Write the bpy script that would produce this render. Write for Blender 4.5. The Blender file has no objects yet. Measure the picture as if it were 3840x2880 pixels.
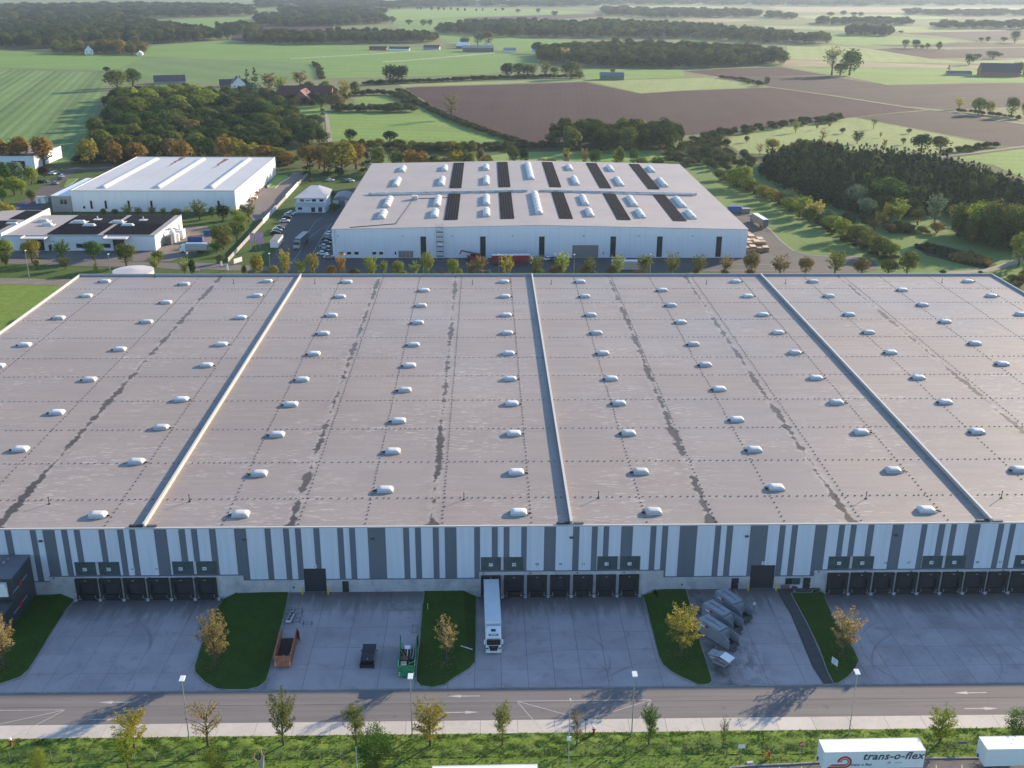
import bpy, bmesh, math, random
import numpy as np
from mathutils import Vector, Matrix

R = math.radians
scene = bpy.context.scene
COL = scene.collection

# ------------------------------------------------------------------ camera
cam_data = bpy.data.cameras.new('camera')
cam = bpy.data.objects.new('camera', cam_data)
COL.objects.link(cam)
cam_data.sensor_width = 36.0
cam_data.lens = 37.03
cam_data.clip_start = 0.5
cam_data.clip_end = 30000
_rows = ((0.99970485, -0.00320983, 0.02408112),
         (-0.02363886, -0.35718324, 0.93373515),
         (0.00560424, -0.93402881, -0.35715370))
_m = Matrix(_rows)
_cols = [_m @ Vector((1, 0, 0)), _m @ Vector((0, -1, 0)), _m @ Vector((0, 0, -1))]
cam.matrix_world = Matrix(((_cols[0].x, _cols[1].x, _cols[2].x, 0.0),
                           (_cols[0].y, _cols[1].y, _cols[2].y, 0.0),
                           (_cols[0].z, _cols[1].z, _cols[2].z, 98.66),
                           (0, 0, 0, 1)))
scene.camera = cam

# ------------------------------------------------------------------ sky and sun
SUN_EL, SUN_AZ = 16.8, 48.7            # degrees; azimuth from +Y towards +X
world = bpy.data.worlds.new('World')
scene.world = world
world.use_nodes = True
wn = world.node_tree
for n in list(wn.nodes):
    wn.nodes.remove(n)
sky = wn.nodes.new('ShaderNodeTexSky')
sky.sky_type = 'NISHITA'
sky.sun_disc = False
sky.sun_elevation = R(SUN_EL)
sky.sun_rotation = R(SUN_AZ)
sky.altitude = 60
sky.air_density = 1.0
sky.dust_density = 0.35
sky.ozone_density = 3.2
bg = wn.nodes.new('ShaderNodeBackground')
bg.inputs['Strength'].default_value = 0.135
wo = wn.nodes.new('ShaderNodeOutputWorld')
wn.links.new(sky.outputs[0], bg.inputs[0])
wn.links.new(bg.outputs[0], wo.inputs[0])

sun_data = bpy.data.lights.new('sun', 'SUN')
sun_data.energy = 4.9
sun_data.angle = R(0.53)
sun_data.color = (1.0, 0.80, 0.56)
sun = bpy.data.objects.new('sun', sun_data)
COL.objects.link(sun)
_d = Vector((math.sin(R(SUN_AZ)) * math.cos(R(SUN_EL)), math.cos(R(SUN_AZ)) * math.cos(R(SUN_EL)), math.sin(R(SUN_EL))))
sun.rotation_euler = _d.to_track_quat('Z', 'Y').to_euler()
sun.location = (0, 0, 300)

scene.view_settings.view_transform = 'Standard'
scene.view_settings.look = 'None'
scene.view_settings.exposure = 1.1
scene.view_settings.gamma = 1.0
scene.view_settings.use_curve_mapping = False
scene.render.engine = 'CYCLES'
scene.cycles.use_denoising = True
scene.cycles.max_bounces = 5
scene.cycles.diffuse_bounces = 2
scene.cycles.glossy_bounces = 2
scene.cycles.transmission_bounces = 3
scene.cycles.transparent_max_bounces = 6
scene.cycles.volume_bounces = 0
scene.cycles.caustics_reflective = False
scene.cycles.caustics_refractive = False

# ------------------------------------------------------------------ materials
MATS = {}

def _nodes(name):
    m = bpy.data.materials.new(name)
    m.use_nodes = True
    nt = m.node_tree
    for n in list(nt.nodes):
        nt.nodes.remove(n)
    return m, nt

def _noise(nt, vec, scale, detail=3.0, rough=0.55, dist=0.0):
    n = nt.nodes.new('ShaderNodeTexNoise')
    n.inputs['Scale'].default_value = scale
    n.inputs['Detail'].default_value = detail
    n.inputs['Roughness'].default_value = rough
    n.inputs['Distortion'].default_value = dist
    if vec is not None:
        nt.links.new(vec, n.inputs['Vector'])
    return n.outputs['Fac']

def _math(nt, op, a, b=None, c=None, clamp=False):
    n = nt.nodes.new('ShaderNodeMath')
    n.operation = op
    n.use_clamp = clamp
    for i, v in enumerate((a, b, c)):
        if v is None:
            continue
        if isinstance(v, (int, float)):
            n.inputs[i].default_value = v
        else:
            nt.links.new(v, n.inputs[i])
    return n.outputs[0]

def _map(nt, v, a, b, c=0.0, d=1.0):
    n = nt.nodes.new('ShaderNodeMapRange')
    n.clamp = True
    nt.links.new(v, n.inputs['Value'])
    n.inputs['From Min'].default_value = a
    n.inputs['From Max'].default_value = b
    n.inputs['To Min'].default_value = c
    n.inputs['To Max'].default_value = d
    return n.outputs['Result']

def _mixc(nt, fac, a, b, mode='MIX'):
    n = nt.nodes.new('ShaderNodeMix')
    n.data_type = 'RGBA'
    n.blend_type = mode
    n.clamp_factor = True
    for sock, v in ((n.inputs[0], fac), (n.inputs[6], a), (n.inputs[7], b)):
        if isinstance(v, (int, float)):
            sock.default_value = v
        elif isinstance(v, (tuple, list)):
            sock.default_value = (v[0], v[1], v[2], 1.0)
        else:
            nt.links.new(v, sock)
    return n.outputs[2]

def _coords(nt, kind):
    if kind == 'world':
        g = nt.nodes.new('ShaderNodeNewGeometry')
        return g.outputs['Position']
    t = nt.nodes.new('ShaderNodeTexCoord')
    return t.outputs['Object']

def _scaled(nt, vec, sx, sy, sz, rz=0.0):
    n = nt.nodes.new('ShaderNodeMapping')
    n.inputs['Scale'].default_value = (sx, sy, sz)
    n.inputs['Rotation'].default_value = (0, 0, rz)
    nt.links.new(vec, n.inputs['Vector'])
    return n.outputs[0]

def _sep(nt, vec):
    n = nt.nodes.new('ShaderNodeSeparateXYZ')
    nt.links.new(vec, n.inputs[0])
    return n.outputs

def _finish(nt, col, rough=0.6, metal=0.0, bump=None, bump_s=0.3, bump_d=0.02, spec=0.5):
    p = nt.nodes.new('ShaderNodeBsdfPrincipled')
    o = nt.nodes.new('ShaderNodeOutputMaterial')
    if isinstance(col, (tuple, list)):
        p.inputs['Base Color'].default_value = (*col, 1.0)
    else:
        nt.links.new(col, p.inputs['Base Color'])
    if isinstance(rough, (int, float)):
        p.inputs['Roughness'].default_value = rough
    else:
        nt.links.new(rough, p.inputs['Roughness'])
    p.inputs['Metallic'].default_value = metal
    p.inputs['Specular IOR Level'].default_value = spec
    if bump is not None:
        b = nt.nodes.new('ShaderNodeBump')
        b.inputs['Strength'].default_value = bump_s
        b.inputs['Distance'].default_value = bump_d
        nt.links.new(bump, b.inputs['Height'])
        nt.links.new(b.outputs[0], p.inputs['Normal'])
    nt.links.new(p.outputs[0], o.inputs[0])
    return p

def mat(name, col, rough=0.6, metal=0.0, var=0.12, scale=1.5, coords='object', dirt=None, dirt_amt=0.3, dirt_scale=0.6,
        obj_var=0.0, bump=0.0, bump_scale=20.0, spec=0.5):
    """plain painted / mineral surface: base colour, two sizes of noise, optional dirt blotches"""
    if name in MATS:
        return MATS[name]
    m, nt = _nodes(name)
    v = _coords(nt, coords)
    n1 = _noise(nt, v, scale, 4.0)
    n2 = _noise(nt, v, scale * 6.3, 3.0)
    f = _math(nt, 'ADD', _map(nt, n1, 0.25, 0.75, 1 - var, 1 + var), _map(nt, n2, 0.2, 0.8, -var * .5, var * .5))
    if obj_var:
        oi = nt.nodes.new('ShaderNodeObjectInfo')
        f = _math(nt, 'MULTIPLY', f, _map(nt, oi.outputs['Random'], 0, 1, 1 - obj_var, 1 + obj_var))
    c = _mixc(nt, 1.0, col, (1, 1, 1), 'MULTIPLY')
    cc = nt.nodes.new('ShaderNodeVectorMath')
    cc.operation = 'SCALE'
    nt.links.new(c, cc.inputs[0])
    nt.links.new(f, cc.inputs['Scale'])
    out = cc.outputs[0]
    if dirt is not None:
        d = _map(nt, _noise(nt, v, dirt_scale, 5.0, 0.65), 0.5, 0.72)
        out = _mixc(nt, _math(nt, 'MULTIPLY', d, dirt_amt), out, dirt)
    _finish(nt, out, rough, metal, n2 if not bump else _noise(nt, v, bump_scale, 4.0), bump or 0.08, 0.02, spec)
    MATS[name] = m
    return m

def leaf_mat(name, a, b, c=None, trans=0.5, tint_attr=False):
    """foliage: two or three hues mixed leaf by leaf and patch by patch, light passes through the blades"""
    m, nt = _nodes(name)
    g = nt.nodes.new('ShaderNodeNewGeometry')
    ri = g.outputs['Random Per Island']
    oi = nt.nodes.new('ShaderNodeObjectInfo')
    t = nt.nodes.new('ShaderNodeTexCoord')
    nz = _noise(nt, t.outputs['Object'], 0.45, 2.0)
    f = _math(nt, 'ADD', _math(nt, 'MULTIPLY', ri, 0.55), _map(nt, nz, 0.3, 0.7, -0.1, 0.55), clamp=True)
    col = _mixc(nt, f, a, b)
    if c is not None:
        col = _mixc(nt, _map(nt, _noise(nt, t.outputs['Object'], 0.9, 1.0), 0.55, 0.72), col, c)
    val = _map(nt, oi.outputs['Random'], 0, 1, 0.82, 1.18)
    if tint_attr:
        tf = oi.outputs['Random']
        col = _mixc(nt, _map(nt, tf, 0.0, 1.0), a, b)
        if c is not None:
            col = _mixc(nt, _map(nt, tf, 0.72, 1.0), col, c)
        val = _map(nt, ri, 0, 1, 0.85, 1.15)
    col = _mixc(nt, 1.0, col, (0.9, 1.06, 1.05), 'MULTIPLY')
    sc = nt.nodes.new('ShaderNodeVectorMath')
    sc.operation = 'SCALE'
    nt.links.new(col, sc.inputs[0])
    nt.links.new(val, sc.inputs['Scale'])
    d = nt.nodes.new('ShaderNodeBsdfDiffuse')
    tr = nt.nodes.new('ShaderNodeBsdfTranslucent')
    mx = nt.nodes.new('ShaderNodeMixShader')
    mx.inputs[0].default_value = trans
    o = nt.nodes.new('ShaderNodeOutputMaterial')
    nt.links.new(sc.outputs[0], d.inputs[0])
    nt.links.new(sc.outputs[0], tr.inputs[0])
    nt.links.new(d.outputs[0], mx.inputs[1])
    nt.links.new(tr.outputs[0], mx.inputs[2])
    nt.links.new(mx.outputs[0], o.inputs[0])
    MATS[name] = m
    return m

# ------------------------------------------------------------------ mesh helpers
class MB:
    """collects faces; build() links them as ONE mesh object"""
    def __init__(self):
        self.v, self.f, self.mi = [], [], []

    def face(self, pts, mi=0):
        i = len(self.v)
        self.v.extend([tuple(p) for p in pts])
        self.f.append(tuple(range(i, i + len(pts))))
        self.mi.append(mi)
        return self

    def box(self, x0, x1, y0, y1, z0, z1, mi=0, top=None):
        i = len(self.v)
        self.v.extend([(x0, y0, z0), (x1, y0, z0), (x1, y1, z0), (x0, y1, z0), (x0, y0, z1), (x1, y0, z1), (x1, y1, z1), (x0, y1, z1)])
        for q, f in enumerate(((0, 3, 2, 1), (4, 5, 6, 7), (0, 1, 5, 4), (1, 2, 6, 5), (2, 3, 7, 6), (3, 0, 4, 7))):
            self.f.append(tuple(i + k for k in f))
            self.mi.append(top if (top is not None and q == 1) else mi)
        return self

    def obox(self, c, sx, sy, sz, rz=0.0, rx=0.0, ry=0.0, mi=0):
        """box centred on c with sizes and rotations"""
        m = Matrix.Rotation(rz, 3, 'Z') @ Matrix.Rotation(ry, 3, 'Y') @ Matrix.Rotation(rx, 3, 'X')
        i = len(self.v)
        for (a, b, d) in ((-1, -1, -1), (1, -1, -1), (1, 1, -1), (-1, 1, -1), (-1, -1, 1), (1, -1, 1), (1, 1, 1), (-1, 1, 1)):
            p = m @ Vector((a * sx / 2, b * sy / 2, d * sz / 2))
            self.v.append((c[0] + p.x, c[1] + p.y, c[2] + p.z))
        for f in ((0, 3, 2, 1), (4, 5, 6, 7), (0, 1, 5, 4), (1, 2, 6, 5), (2, 3, 7, 6), (3, 0, 4, 7)):
            self.f.append(tuple(i + k for k in f))
            self.mi.append(mi)
        return self

    def bar(self, a, b, w, mi=0, n=4):
        return self.tube(a, b, w / 2, w / 2, n, mi)

    def tube(self, a, b, r0, r1, n=8, mi=0, cap=True):
        a, b = Vector(a), Vector(b)
        d = (b - a).normalized()
        u = d.orthogonal().normalized()
        w = d.cross(u)
        i = len(self.v)
        for p, r in ((a, r0), (b, r1)):
            for k in range(n):
                t = 2 * math.pi * (k + .5) / n
                q = p + (u * math.cos(t) + w * math.sin(t)) * r
                self.v.append((q.x, q.y, q.z))
        for k in range(n):
            self.f.append((i + k, i + (k + 1) % n, i + n + (k + 1) % n, i + n + k))
            self.mi.append(mi)
        if cap:
            self.f.append(tuple(i + k for k in range(n))[::-1])
            self.f.append(tuple(i + n + k for k in range(n)))
            self.mi += [mi, mi]
        return self

    def prism(self, poly, z0, z1, mi=0, top=None, bottom=True):
        """vertical extrusion of an xy polygon"""
        n = len(poly)
        area = sum(poly[k][0] * poly[(k + 1) % n][1] - poly[(k + 1) % n][0] * poly[k][1] for k in range(n))
        if area < 0:
            poly = poly[::-1]
        i = len(self.v)
        self.v.extend([(p[0], p[1], z0) for p in poly])
        self.v.extend([(p[0], p[1], z1) for p in poly])
        for k in range(n):
            self.f.append((i + k, i + (k + 1) % n, i + n + (k + 1) % n, i + n + k))
            self.mi.append(mi)
        self.f.append(tuple(i + n + k for k in range(n)))
        self.mi.append(mi if top is None else top)
        if bottom:
            self.f.append(tuple(i + k for k in range(n))[::-1])
            self.mi.append(mi)
        return self

    def loft(self, sections, mi=0, cap=True):
        """skin a list of equally long closed loops"""
        n = len(sections[0])
        i = len(self.v)
        for s in sections:
            self.v.extend([tuple(p) for p in s])
        for j in range(len(sections) - 1):
            for k in range(n):
                a = i + j * n
                self.f.append((a + k, a + (k + 1) % n, a + n + (k + 1) % n, a + n + k))
                self.mi.append(mi)
        if cap:
            self.f.append(tuple(i + k for k in range(n))[::-1])
            self.f.append(tuple(i + (len(sections) - 1) * n + k for k in range(n)))
            self.mi += [mi, mi]
        return self

    def mesh(self, name, mats):
        me = bpy.data.meshes.new(name)
        me.from_pydata(self.v, [], self.f)
        for m in (mats if isinstance(mats, (list, tuple)) else [mats]):
            me.materials.append(m)
        me.polygons.foreach_set('material_index', self.mi)
        me.update()
        return me

    def build(self, name, mats, parent=None, loc=None, rz=0.0, bevel=0.0, smooth=False):
        me = self.mesh(name, mats)
        if bevel:
            bm = bmesh.new()
            bm.from_mesh(me)
            bmesh.ops.remove_doubles(bm, verts=bm.verts, dist=1e-4)
            bmesh.ops.bevel(bm, geom=[e for e in bm.edges if len(e.link_faces) == 2 and e.calc_face_angle(0) > 0.5], offset=bevel, segments=2, affect='EDGES', clamp_overlap=True)
            bm.to_mesh(me)
            bm.free()
        if smooth:
            for p in me.polygons:
                p.use_smooth = True
        return link(name, me, parent, loc, rz)

def link(name, me, parent=None, loc=None, rz=0.0):
    o = bpy.data.objects.new(name, me)
    COL.objects.link(o)
    if loc is not None:
        o.location = loc
    if rz:
        o.rotation_euler = (0, 0, rz)
    o.parent = parent
    return o

def tag(o, label=None, cat=None, group=None, kind=None):
    if label:
        o['label'] = label
    if cat:
        o['category'] = cat
    if group:
        o['group'] = group
    if kind:
        o['kind'] = kind
    return o

def thing(name, label, cat, loc=(0, 0, 0), rz=0.0, group=None):
    o = bpy.data.objects.new(name, None)
    COL.objects.link(o)
    o.empty_display_size = 0.3
    o.location = loc
    o.rotation_euler = (0, 0, rz)
    return tag(o, label, cat, group)

KIDS = {}

def copy_tree(root, loc=None, rz=None, label=None):
    """a copy of a thing with copies of its parts and sub-parts (mesh data shared)"""
    def rec(o, parent):
        c = o.copy()
        COL.objects.link(c)
        c.parent = parent
        for ch in o.children:
            rec(ch, c)
        return c
    c = rec(root, None)
    if loc is not None:
        c.location = loc
    if rz is not None:
        c.rotation_euler = (0, 0, rz)
    if label:
        c['label'] = label
    return c

def sheet(name, poly, z, m, kind='structure', label=None):
    b = MB()
    n = len(poly)
    area = sum(poly[k][0] * poly[(k + 1) % n][1] - poly[(k + 1) % n][0] * poly[k][1] for k in range(n))
    b.face([(p[0], p[1], z) for p in (poly if area > 0 else poly[::-1])])
    o = b.build(name, m)
    return tag(o, label, None, None, kind)

_FONT = {}

def text_mesh(body, size, name, m, parent, loc, rot, align='CENTER', shear=0.0, extrude=0.004, bold=0.0, spacing=1.0):
    """lettering as a thin mesh"""
    cu = bpy.data.curves.new(name, 'FONT')
    cu.body = body
    cu.size = size
    cu.align_x = align
    cu.align_y = 'CENTER'
    cu.extrude = extrude
    cu.shear = shear
    cu.offset = bold
    cu.resolution_u = 2
    cu.space_character = spacing
    tmp = bpy.data.objects.new(name, cu)
    COL.objects.link(tmp)
    dg = bpy.context.evaluated_depsgraph_get()
    me = bpy.data.meshes.new_from_object(tmp.evaluated_get(dg))
    bpy.data.objects.remove(tmp)
    bpy.data.curves.remove(cu)
    me.materials.clear()
    me.materials.append(m)
    o = link(name, me, parent, loc)
    o.rotation_euler = rot
    return o

ORD = ['first', 'second', 'third', 'fourth', 'fifth', 'sixth', 'seventh', 'eighth', 'ninth', 'tenth', 'eleventh', 'twelfth', 'thirteenth',
       'fourteenth', 'fifteenth', 'sixteenth', 'seventeenth', 'eighteenth', 'nineteenth', 'twentieth', 'twenty-first', 'twenty-second',
       'twenty-third', 'twenty-fourth', 'twenty-fifth', 'twenty-sixth', 'twenty-seventh', 'twenty-eighth', 'twenty-ninth', 'thirtieth',
       'thirty-first', 'thirty-second', 'thirty-third', 'thirty-fourth', 'thirty-fifth', 'thirty-sixth', 'thirty-seventh', 'thirty-eighth',
       'thirty-ninth', 'fortieth']
rng = np.random.default_rng(7)
random.seed(7)

# ------------------------------------------------------------------ ground materials
def ground_mat(name, a, b, scale=0.05, fine=1.2, stripe=None, rough=0.95, c=None, bump=0.0, spec=0.1):
    m, nt = _nodes(name)
    v = _coords(nt, 'world')
    big = _map(nt, _noise(nt, v, scale, 4.0, 0.6), 0.33, 0.67)
    col = _mixc(nt, big, a, b)
    fn = _noise(nt, v, fine, 5.0, 0.7)
    if c is not None:
        col = _mixc(nt, _map(nt, _noise(nt, v, fine * .31, 5.0, 0.7), 0.52, 0.72), col, c)
    k = _map(nt, fn, 0.25, 0.75, 0.72, 1.28)
    if stripe is not None:
        ang, per, amt = stripe
        sv = _scaled(nt, v, 1, 1, 1, R(ang))
        sx = _sep(nt, sv)[0]
        w = _math(nt, 'SINE', _math(nt, 'MULTIPLY', sx, 2 * math.pi / per))
        w2 = _math(nt, 'SINE', _math(nt, 'MULTIPLY', sx, 2 * math.pi / (per * 5.1)))
        br = _noise(nt, _scaled(nt, v, .02, .02, .02), 3.0, 2.0)
        s = _math(nt, 'MULTIPLY', _math(nt, 'ADD', _math(nt, 'MULTIPLY', w, 0.6), _math(nt, 'MULTIPLY', w2, 0.5)), _map(nt, br, .3, .7, amt * .4, amt * 1.3))
        k = _math(nt, 'ADD', k, s)
        tr = _math(nt, 'ABSOLUTE', _math(nt, 'SUBTRACT', _math(nt, 'FRACT', _math(nt, 'DIVIDE', sx, per * 2.9)), 0.5))
        k = _math(nt, 'SUBTRACT', k, _map(nt, tr, 0.455, 0.475, 0.0, amt * .9))
    sc = nt.nodes.new('ShaderNodeVectorMath')
    sc.operation = 'SCALE'
    nt.links.new(col, sc.inputs[0])
    nt.links.new(k, sc.inputs['Scale'])
    _finish(nt, sc.outputs[0], rough, 0.0, fn if bump else None, bump, 0.1, spec)
    MATS[name] = m
    return m

G_WILD = ground_mat('meadow', (0.075, 0.10, 0.035), (0.12, 0.13, 0.05), 0.03, 0.5)
G_FAR = ground_mat('farmland', (0.12, 0.165, 0.06), (0.19, 0.19, 0.10), 0.0035, 0.08)
G_FIELD = ground_mat('winter_crop', (0.125, 0.20, 0.07), (0.15, 0.225, 0.08), 0.012, 0.35, (-15, 8.5, 0.26))
G_FIELD3 = ground_mat('thin_crop', (0.12, 0.195, 0.068), (0.145, 0.215, 0.078), 0.012, 0.35, (-40, 12, 0.12))
G_FIELD2 = ground_mat('young_crop', (0.14, 0.235, 0.06), (0.165, 0.26, 0.072), 0.01, 0.3, (70, 9, 0.08))
G_PASTURE = ground_mat('pasture', (0.16, 0.255, 0.06), (0.20, 0.285, 0.08), 0.02, 0.4, (100, 16, 0.10))
G_PALE = ground_mat('pale_pasture', (0.225, 0.28, 0.10), (0.27, 0.31, 0.125), 0.014, 0.3, (15, 22, 0.06))
G_SOIL = ground_mat('ploughed_soil', (0.05, 0.027, 0.028), (0.066, 0.037, 0.038), 0.016, 0.6, (4, 5.0, 0.10))
G_SOIL2 = ground_mat('harrowed_soil', (0.062, 0.048, 0.043), (0.082, 0.064, 0.057), 0.02, 0.6, (62, 7.0, 0.10))
G_STUB = ground_mat('stubble', (0.26, 0.22, 0.13), (0.33, 0.28, 0.17), 0.01, 0.3, (40, 9, 0.06))
G_LAWN = ground_mat('lawn', (0.032, 0.072, 0.008), (0.052, 0.092, 0.014), 0.25, 3.0, None, 0.95, (0.045, 0.05, 0.02), 0.4)
G_ESTATE = ground_mat('estate_lawn', (0.06, 0.105, 0.025), (0.085, 0.13, 0.035), 0.06, 1.0, None, 0.95, (0.10, 0.11, 0.045))
G_VERGE = ground_mat('verge_grass', (0.12, 0.20, 0.034), (0.18, 0.255, 0.052), 0.35, 2.6, None, 0.95, (0.15, 0.13, 0.05), 0.6)
G_DIRT = ground_mat('gravel', (0.19, 0.16, 0.135), (0.24, 0.205, 0.175), 0.2, 2.0)
G_TRACK = ground_mat('farm_track', (0.27, 0.25, 0.2), (0.33, 0.3, 0.25), 0.1, 1.0)
G_REED = ground_mat('pond_bed', (0.05, 0.045, 0.03), (0.07, 0.06, 0.04), 0.1, 1.0)

def asphalt(name, a, b, rough=0.85):
    m, nt = _nodes(name)
    v = _coords(nt, 'world')
    col = _mixc(nt, _map(nt, _noise(nt, v, 0.07, 5.0, 0.6), 0.3, 0.7), a, b)
    lane = _map(nt, _noise(nt, _scaled(nt, v, 0.03, 1.1, 1), 1.0, 3.0), 0.35, 0.65, 0.88, 1.1)
    fine = _map(nt, _noise(nt, v, 9.0, 3.0, 0.8), 0.2, 0.8, 0.86, 1.14)
    spots = _map(nt, _noise(nt, v, 0.8, 3.0, 0.5), 0.66, 0.74, 1.0, 0.78)
    k = _math(nt, 'MULTIPLY', _math(nt, 'MULTIPLY', lane, fine), spots)
    sc = nt.nodes.new('ShaderNodeVectorMath')
    sc.operation = 'SCALE'
    nt.links.new(col, sc.inputs[0])
    nt.links.new(k, sc.inputs['Scale'])
    _finish(nt, sc.outputs[0], rough, 0.0, None, spec=0.3)
    MATS[name] = m
    return m

G_ROAD = asphalt('road_asphalt', (0.165, 0.155, 0.155), (0.19, 0.178, 0.176))
G_LOT = asphalt('lot_asphalt', (0.085, 0.078, 0.076), (0.105, 0.097, 0.093))
G_LOT2 = asphalt('worn_asphalt', (0.15, 0.132, 0.122), (0.175, 0.155, 0.143))

def slab_mat():
    """yard concrete: slab by slab shade, dock-side grime, tyre arcs"""
    m, nt = _nodes('yard_concrete')
    v = _coords(nt, 'world')
    X, Y, Z = _sep(nt, v)
    oi = nt.nodes.new('ShaderNodeObjectInfo')
    col = _mixc(nt, _map(nt, _noise(nt, v, 0.16, 5.0, 0.62), 0.3, 0.7), (0.37, 0.315, 0.315), (0.485, 0.42, 0.42))
    slab = _map(nt, oi.outputs['Random'], 0, 1, 0.955, 1.045)
    fine = _map(nt, _noise(nt, v, 5.0, 4.0, 0.75), 0.25, 0.75, 0.85, 1.15)
    # grime where lorries stand: long streaks across the dock fronts
    st = _noise(nt, _scaled(nt, v, 0.85, 0.10, 1), 1.0, 4.0, 0.6)
    near = _map(nt, Y, 148.0, 157.0, 0.0, 1.0)
    grime = _math(nt, 'MULTIPLY', _map(nt, _math(nt, 'ADD', st, _math(nt, 'MULTIPLY', near, 0.42)), 0.58, 0.80), _map(nt, near, 0, 1, 0.15, 1.0))
    blot = _math(nt, 'MAXIMUM', _map(nt, _noise(nt, v, 0.42, 5.0, 0.6), 0.58, 0.74), _math(nt, 'MULTIPLY', _map(nt, _noise(nt, _scaled(nt, v, 1, 1.4, 1), 0.13, 5.0, 0.65), 0.5, 0.72), _map(nt, X, 20, 75, 0.35, 0.9)))
    wet = _math(nt, 'MULTIPLY', _map(nt, Y, 151.5, 156.6, 0.0, 1.0), _map(nt, _noise(nt, _scaled(nt, v, .6, .22, 1), 1.0, 4.0, .6), 0.32, 0.6, 0.25, 0.85))
    d = _math(nt, 'MAXIMUM', _math(nt, 'MAXIMUM', wet, _math(nt, 'MULTIPLY', grime, 0.78)), _math(nt, 'MULTIPLY', blot, 0.34))
    # tyre arcs
    for (cx, cy, r, w) in ((8.0, 137.2, 7.6, 0.11), (9.5, 138.0, 9.6, 0.10), (10.0, 131.5, 9.0, 0.09), (-50.5, 131.0, 4.6, 0.10),
                           (-59.0, 131.5, 6.2, 0.10), (-66, 141, 12.5, 0.16), (30.0, 121.0, 17.0, 0.10), (70, 139, 10.5, 0.09), (73, 133, 13.5, 0.09)):
        dx = _math(nt, 'SUBTRACT', X, cx)
        dy = _math(nt, 'SUBTRACT', Y, cy)
        rr = _math(nt, 'SQRT', _math(nt, 'ADD', _math(nt, 'MULTIPLY', dx, dx), _math(nt, 'MULTIPLY', dy, dy)))
        a = _map(nt, _math(nt, 'ABSOLUTE', _math(nt, 'SUBTRACT', rr, r)), w, w * 2.6, 1.0, 0.0)
        a = _math(nt, 'MULTIPLY', a, _map(nt, _noise(nt, v, 0.12, 2.0), 0.46, 0.62, 0.0, 0.32))
        d = _math(nt, 'MAXIMUM', d, a)
    # leak under the press containers
    lx = _math(nt, 'SUBTRACT', X, 39.5)
    ly = _math(nt, 'SUBTRACT', Y, 137.0)
    rr = _math(nt, 'SQRT', _math(nt, 'ADD', _math(nt, 'MULTIPLY', lx, lx), _math(nt, 'MULTIPLY', _math(nt, 'MULTIPLY', ly, ly), 0.35)))
    lk = _math(nt, 'MULTIPLY', _map(nt, rr, 1.0, 5.5, 1, 0), _map(nt, _noise(nt, _scaled(nt, v, 1, .5, 1, R(25)), 0.7, 4.0, .6), 0.45, 0.56))
    d = _math(nt, 'MAXIMUM', d, _math(nt, 'MULTIPLY', lk, 0.6))
    # trodden dirt along the planted beds
    for (x0, x1, amt) in ((31.5, 40.5, 0.95), (-36.5, -31.0, 0.75), (-11.8, -9.5, 0.35), (54.5, 59.5, 0.5), (-78.5, -73.0, 0.45)):
        bx = _math(nt, 'MULTIPLY', _map(nt, X, x0, x0 + (x1 - x0) * .4), _map(nt, X, x0 + (x1 - x0) * .55, x1, 1.0, 0.0))
        bx = _math(nt, 'MULTIPLY', bx, _map(nt, _noise(nt, v, 0.35, 4.0, .6), 0.3, 0.62, 0.2 * amt, amt))
        d = _math(nt, 'MAXIMUM', d, bx)
    col = _mixc(nt, d, col, (0.085, 0.07, 0.063))
    k = _math(nt, 'MULTIPLY', slab, fine)
    sc = nt.nodes.new('ShaderNodeVectorMath')
    sc.operation = 'SCALE'
    nt.links.new(col, sc.inputs[0])
    nt.links.new(k, sc.inputs['Scale'])
    _finish(nt, sc.outputs[0], _map(nt, d, 0, 1, 0.8, 0.55), 0.0, None, spec=0.35)
    MATS['slab'] = m
    return m

G_SLAB = slab_mat()
M_JOINT = mat('joint_fill', (0.07, 0.065, 0.06), 0.95, coords='world')
M_WALK = mat('pale_concrete', (0.51, 0.475, 0.435), 0.85, var=0.10, scale=0.25, coords='world', dirt=(0.33, 0.29, 0.25), dirt_amt=0.5, dirt_scale=0.5, obj_var=0.06)
M_KERB = mat('kerb_concrete', (0.30, 0.28, 0.26), 0.9, var=0.2, scale=0.8, coords='world', dirt=(0.1, 0.1, 0.07), dirt_amt=0.6, dirt_scale=0.7)
M_LINE = mat('road_paint', (0.43, 0.42, 0.405), 0.7, var=0.2, scale=1.2, coords='world', dirt=(0.3, 0.28, 0.26), dirt_amt=0.7, dirt_scale=1.3)

# ------------------------------------------------------------------ open country
def framed(name, outer, hole, z, m, label):
    """one sheet with a rectangular opening"""
    (X0, Y0, X1, Y1), (x0, y0, x1, y1) = outer, hole
    b = MB()
    for (a, c, d, e) in ((X0, Y0, X1, y0), (X0, y1, X1, Y1), (X0, y0, x0, y1), (x1, y0, X1, y1)):
        b.face([(a, c, z), (d, c, z), (d, e, z), (a, e, z)])
    return tag(b.build(name, m), label, None, None, 'structure')
framed('ground', (-8000, -700, 8000, 9500), (-126, 101, 160, 330), -0.2, G_FAR, 'farmland reaching to the horizon')
sheet('sub_ground', [(-130, 100), (165, 100), (165, 332), (-130, 332)], -1.9, G_DIRT, label='subsoil below the sloping yards')
framed('meadow', (-330, 90, 360, 700), (-126.2, 101, 160.2, 330), -0.19, G_WILD, 'rough meadow around the warehouse')
YD = (130.9, 1.2 / 27.0)

def zdock(y):
    return -max(0.0, (y - YD[0])) * YD[1]

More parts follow.
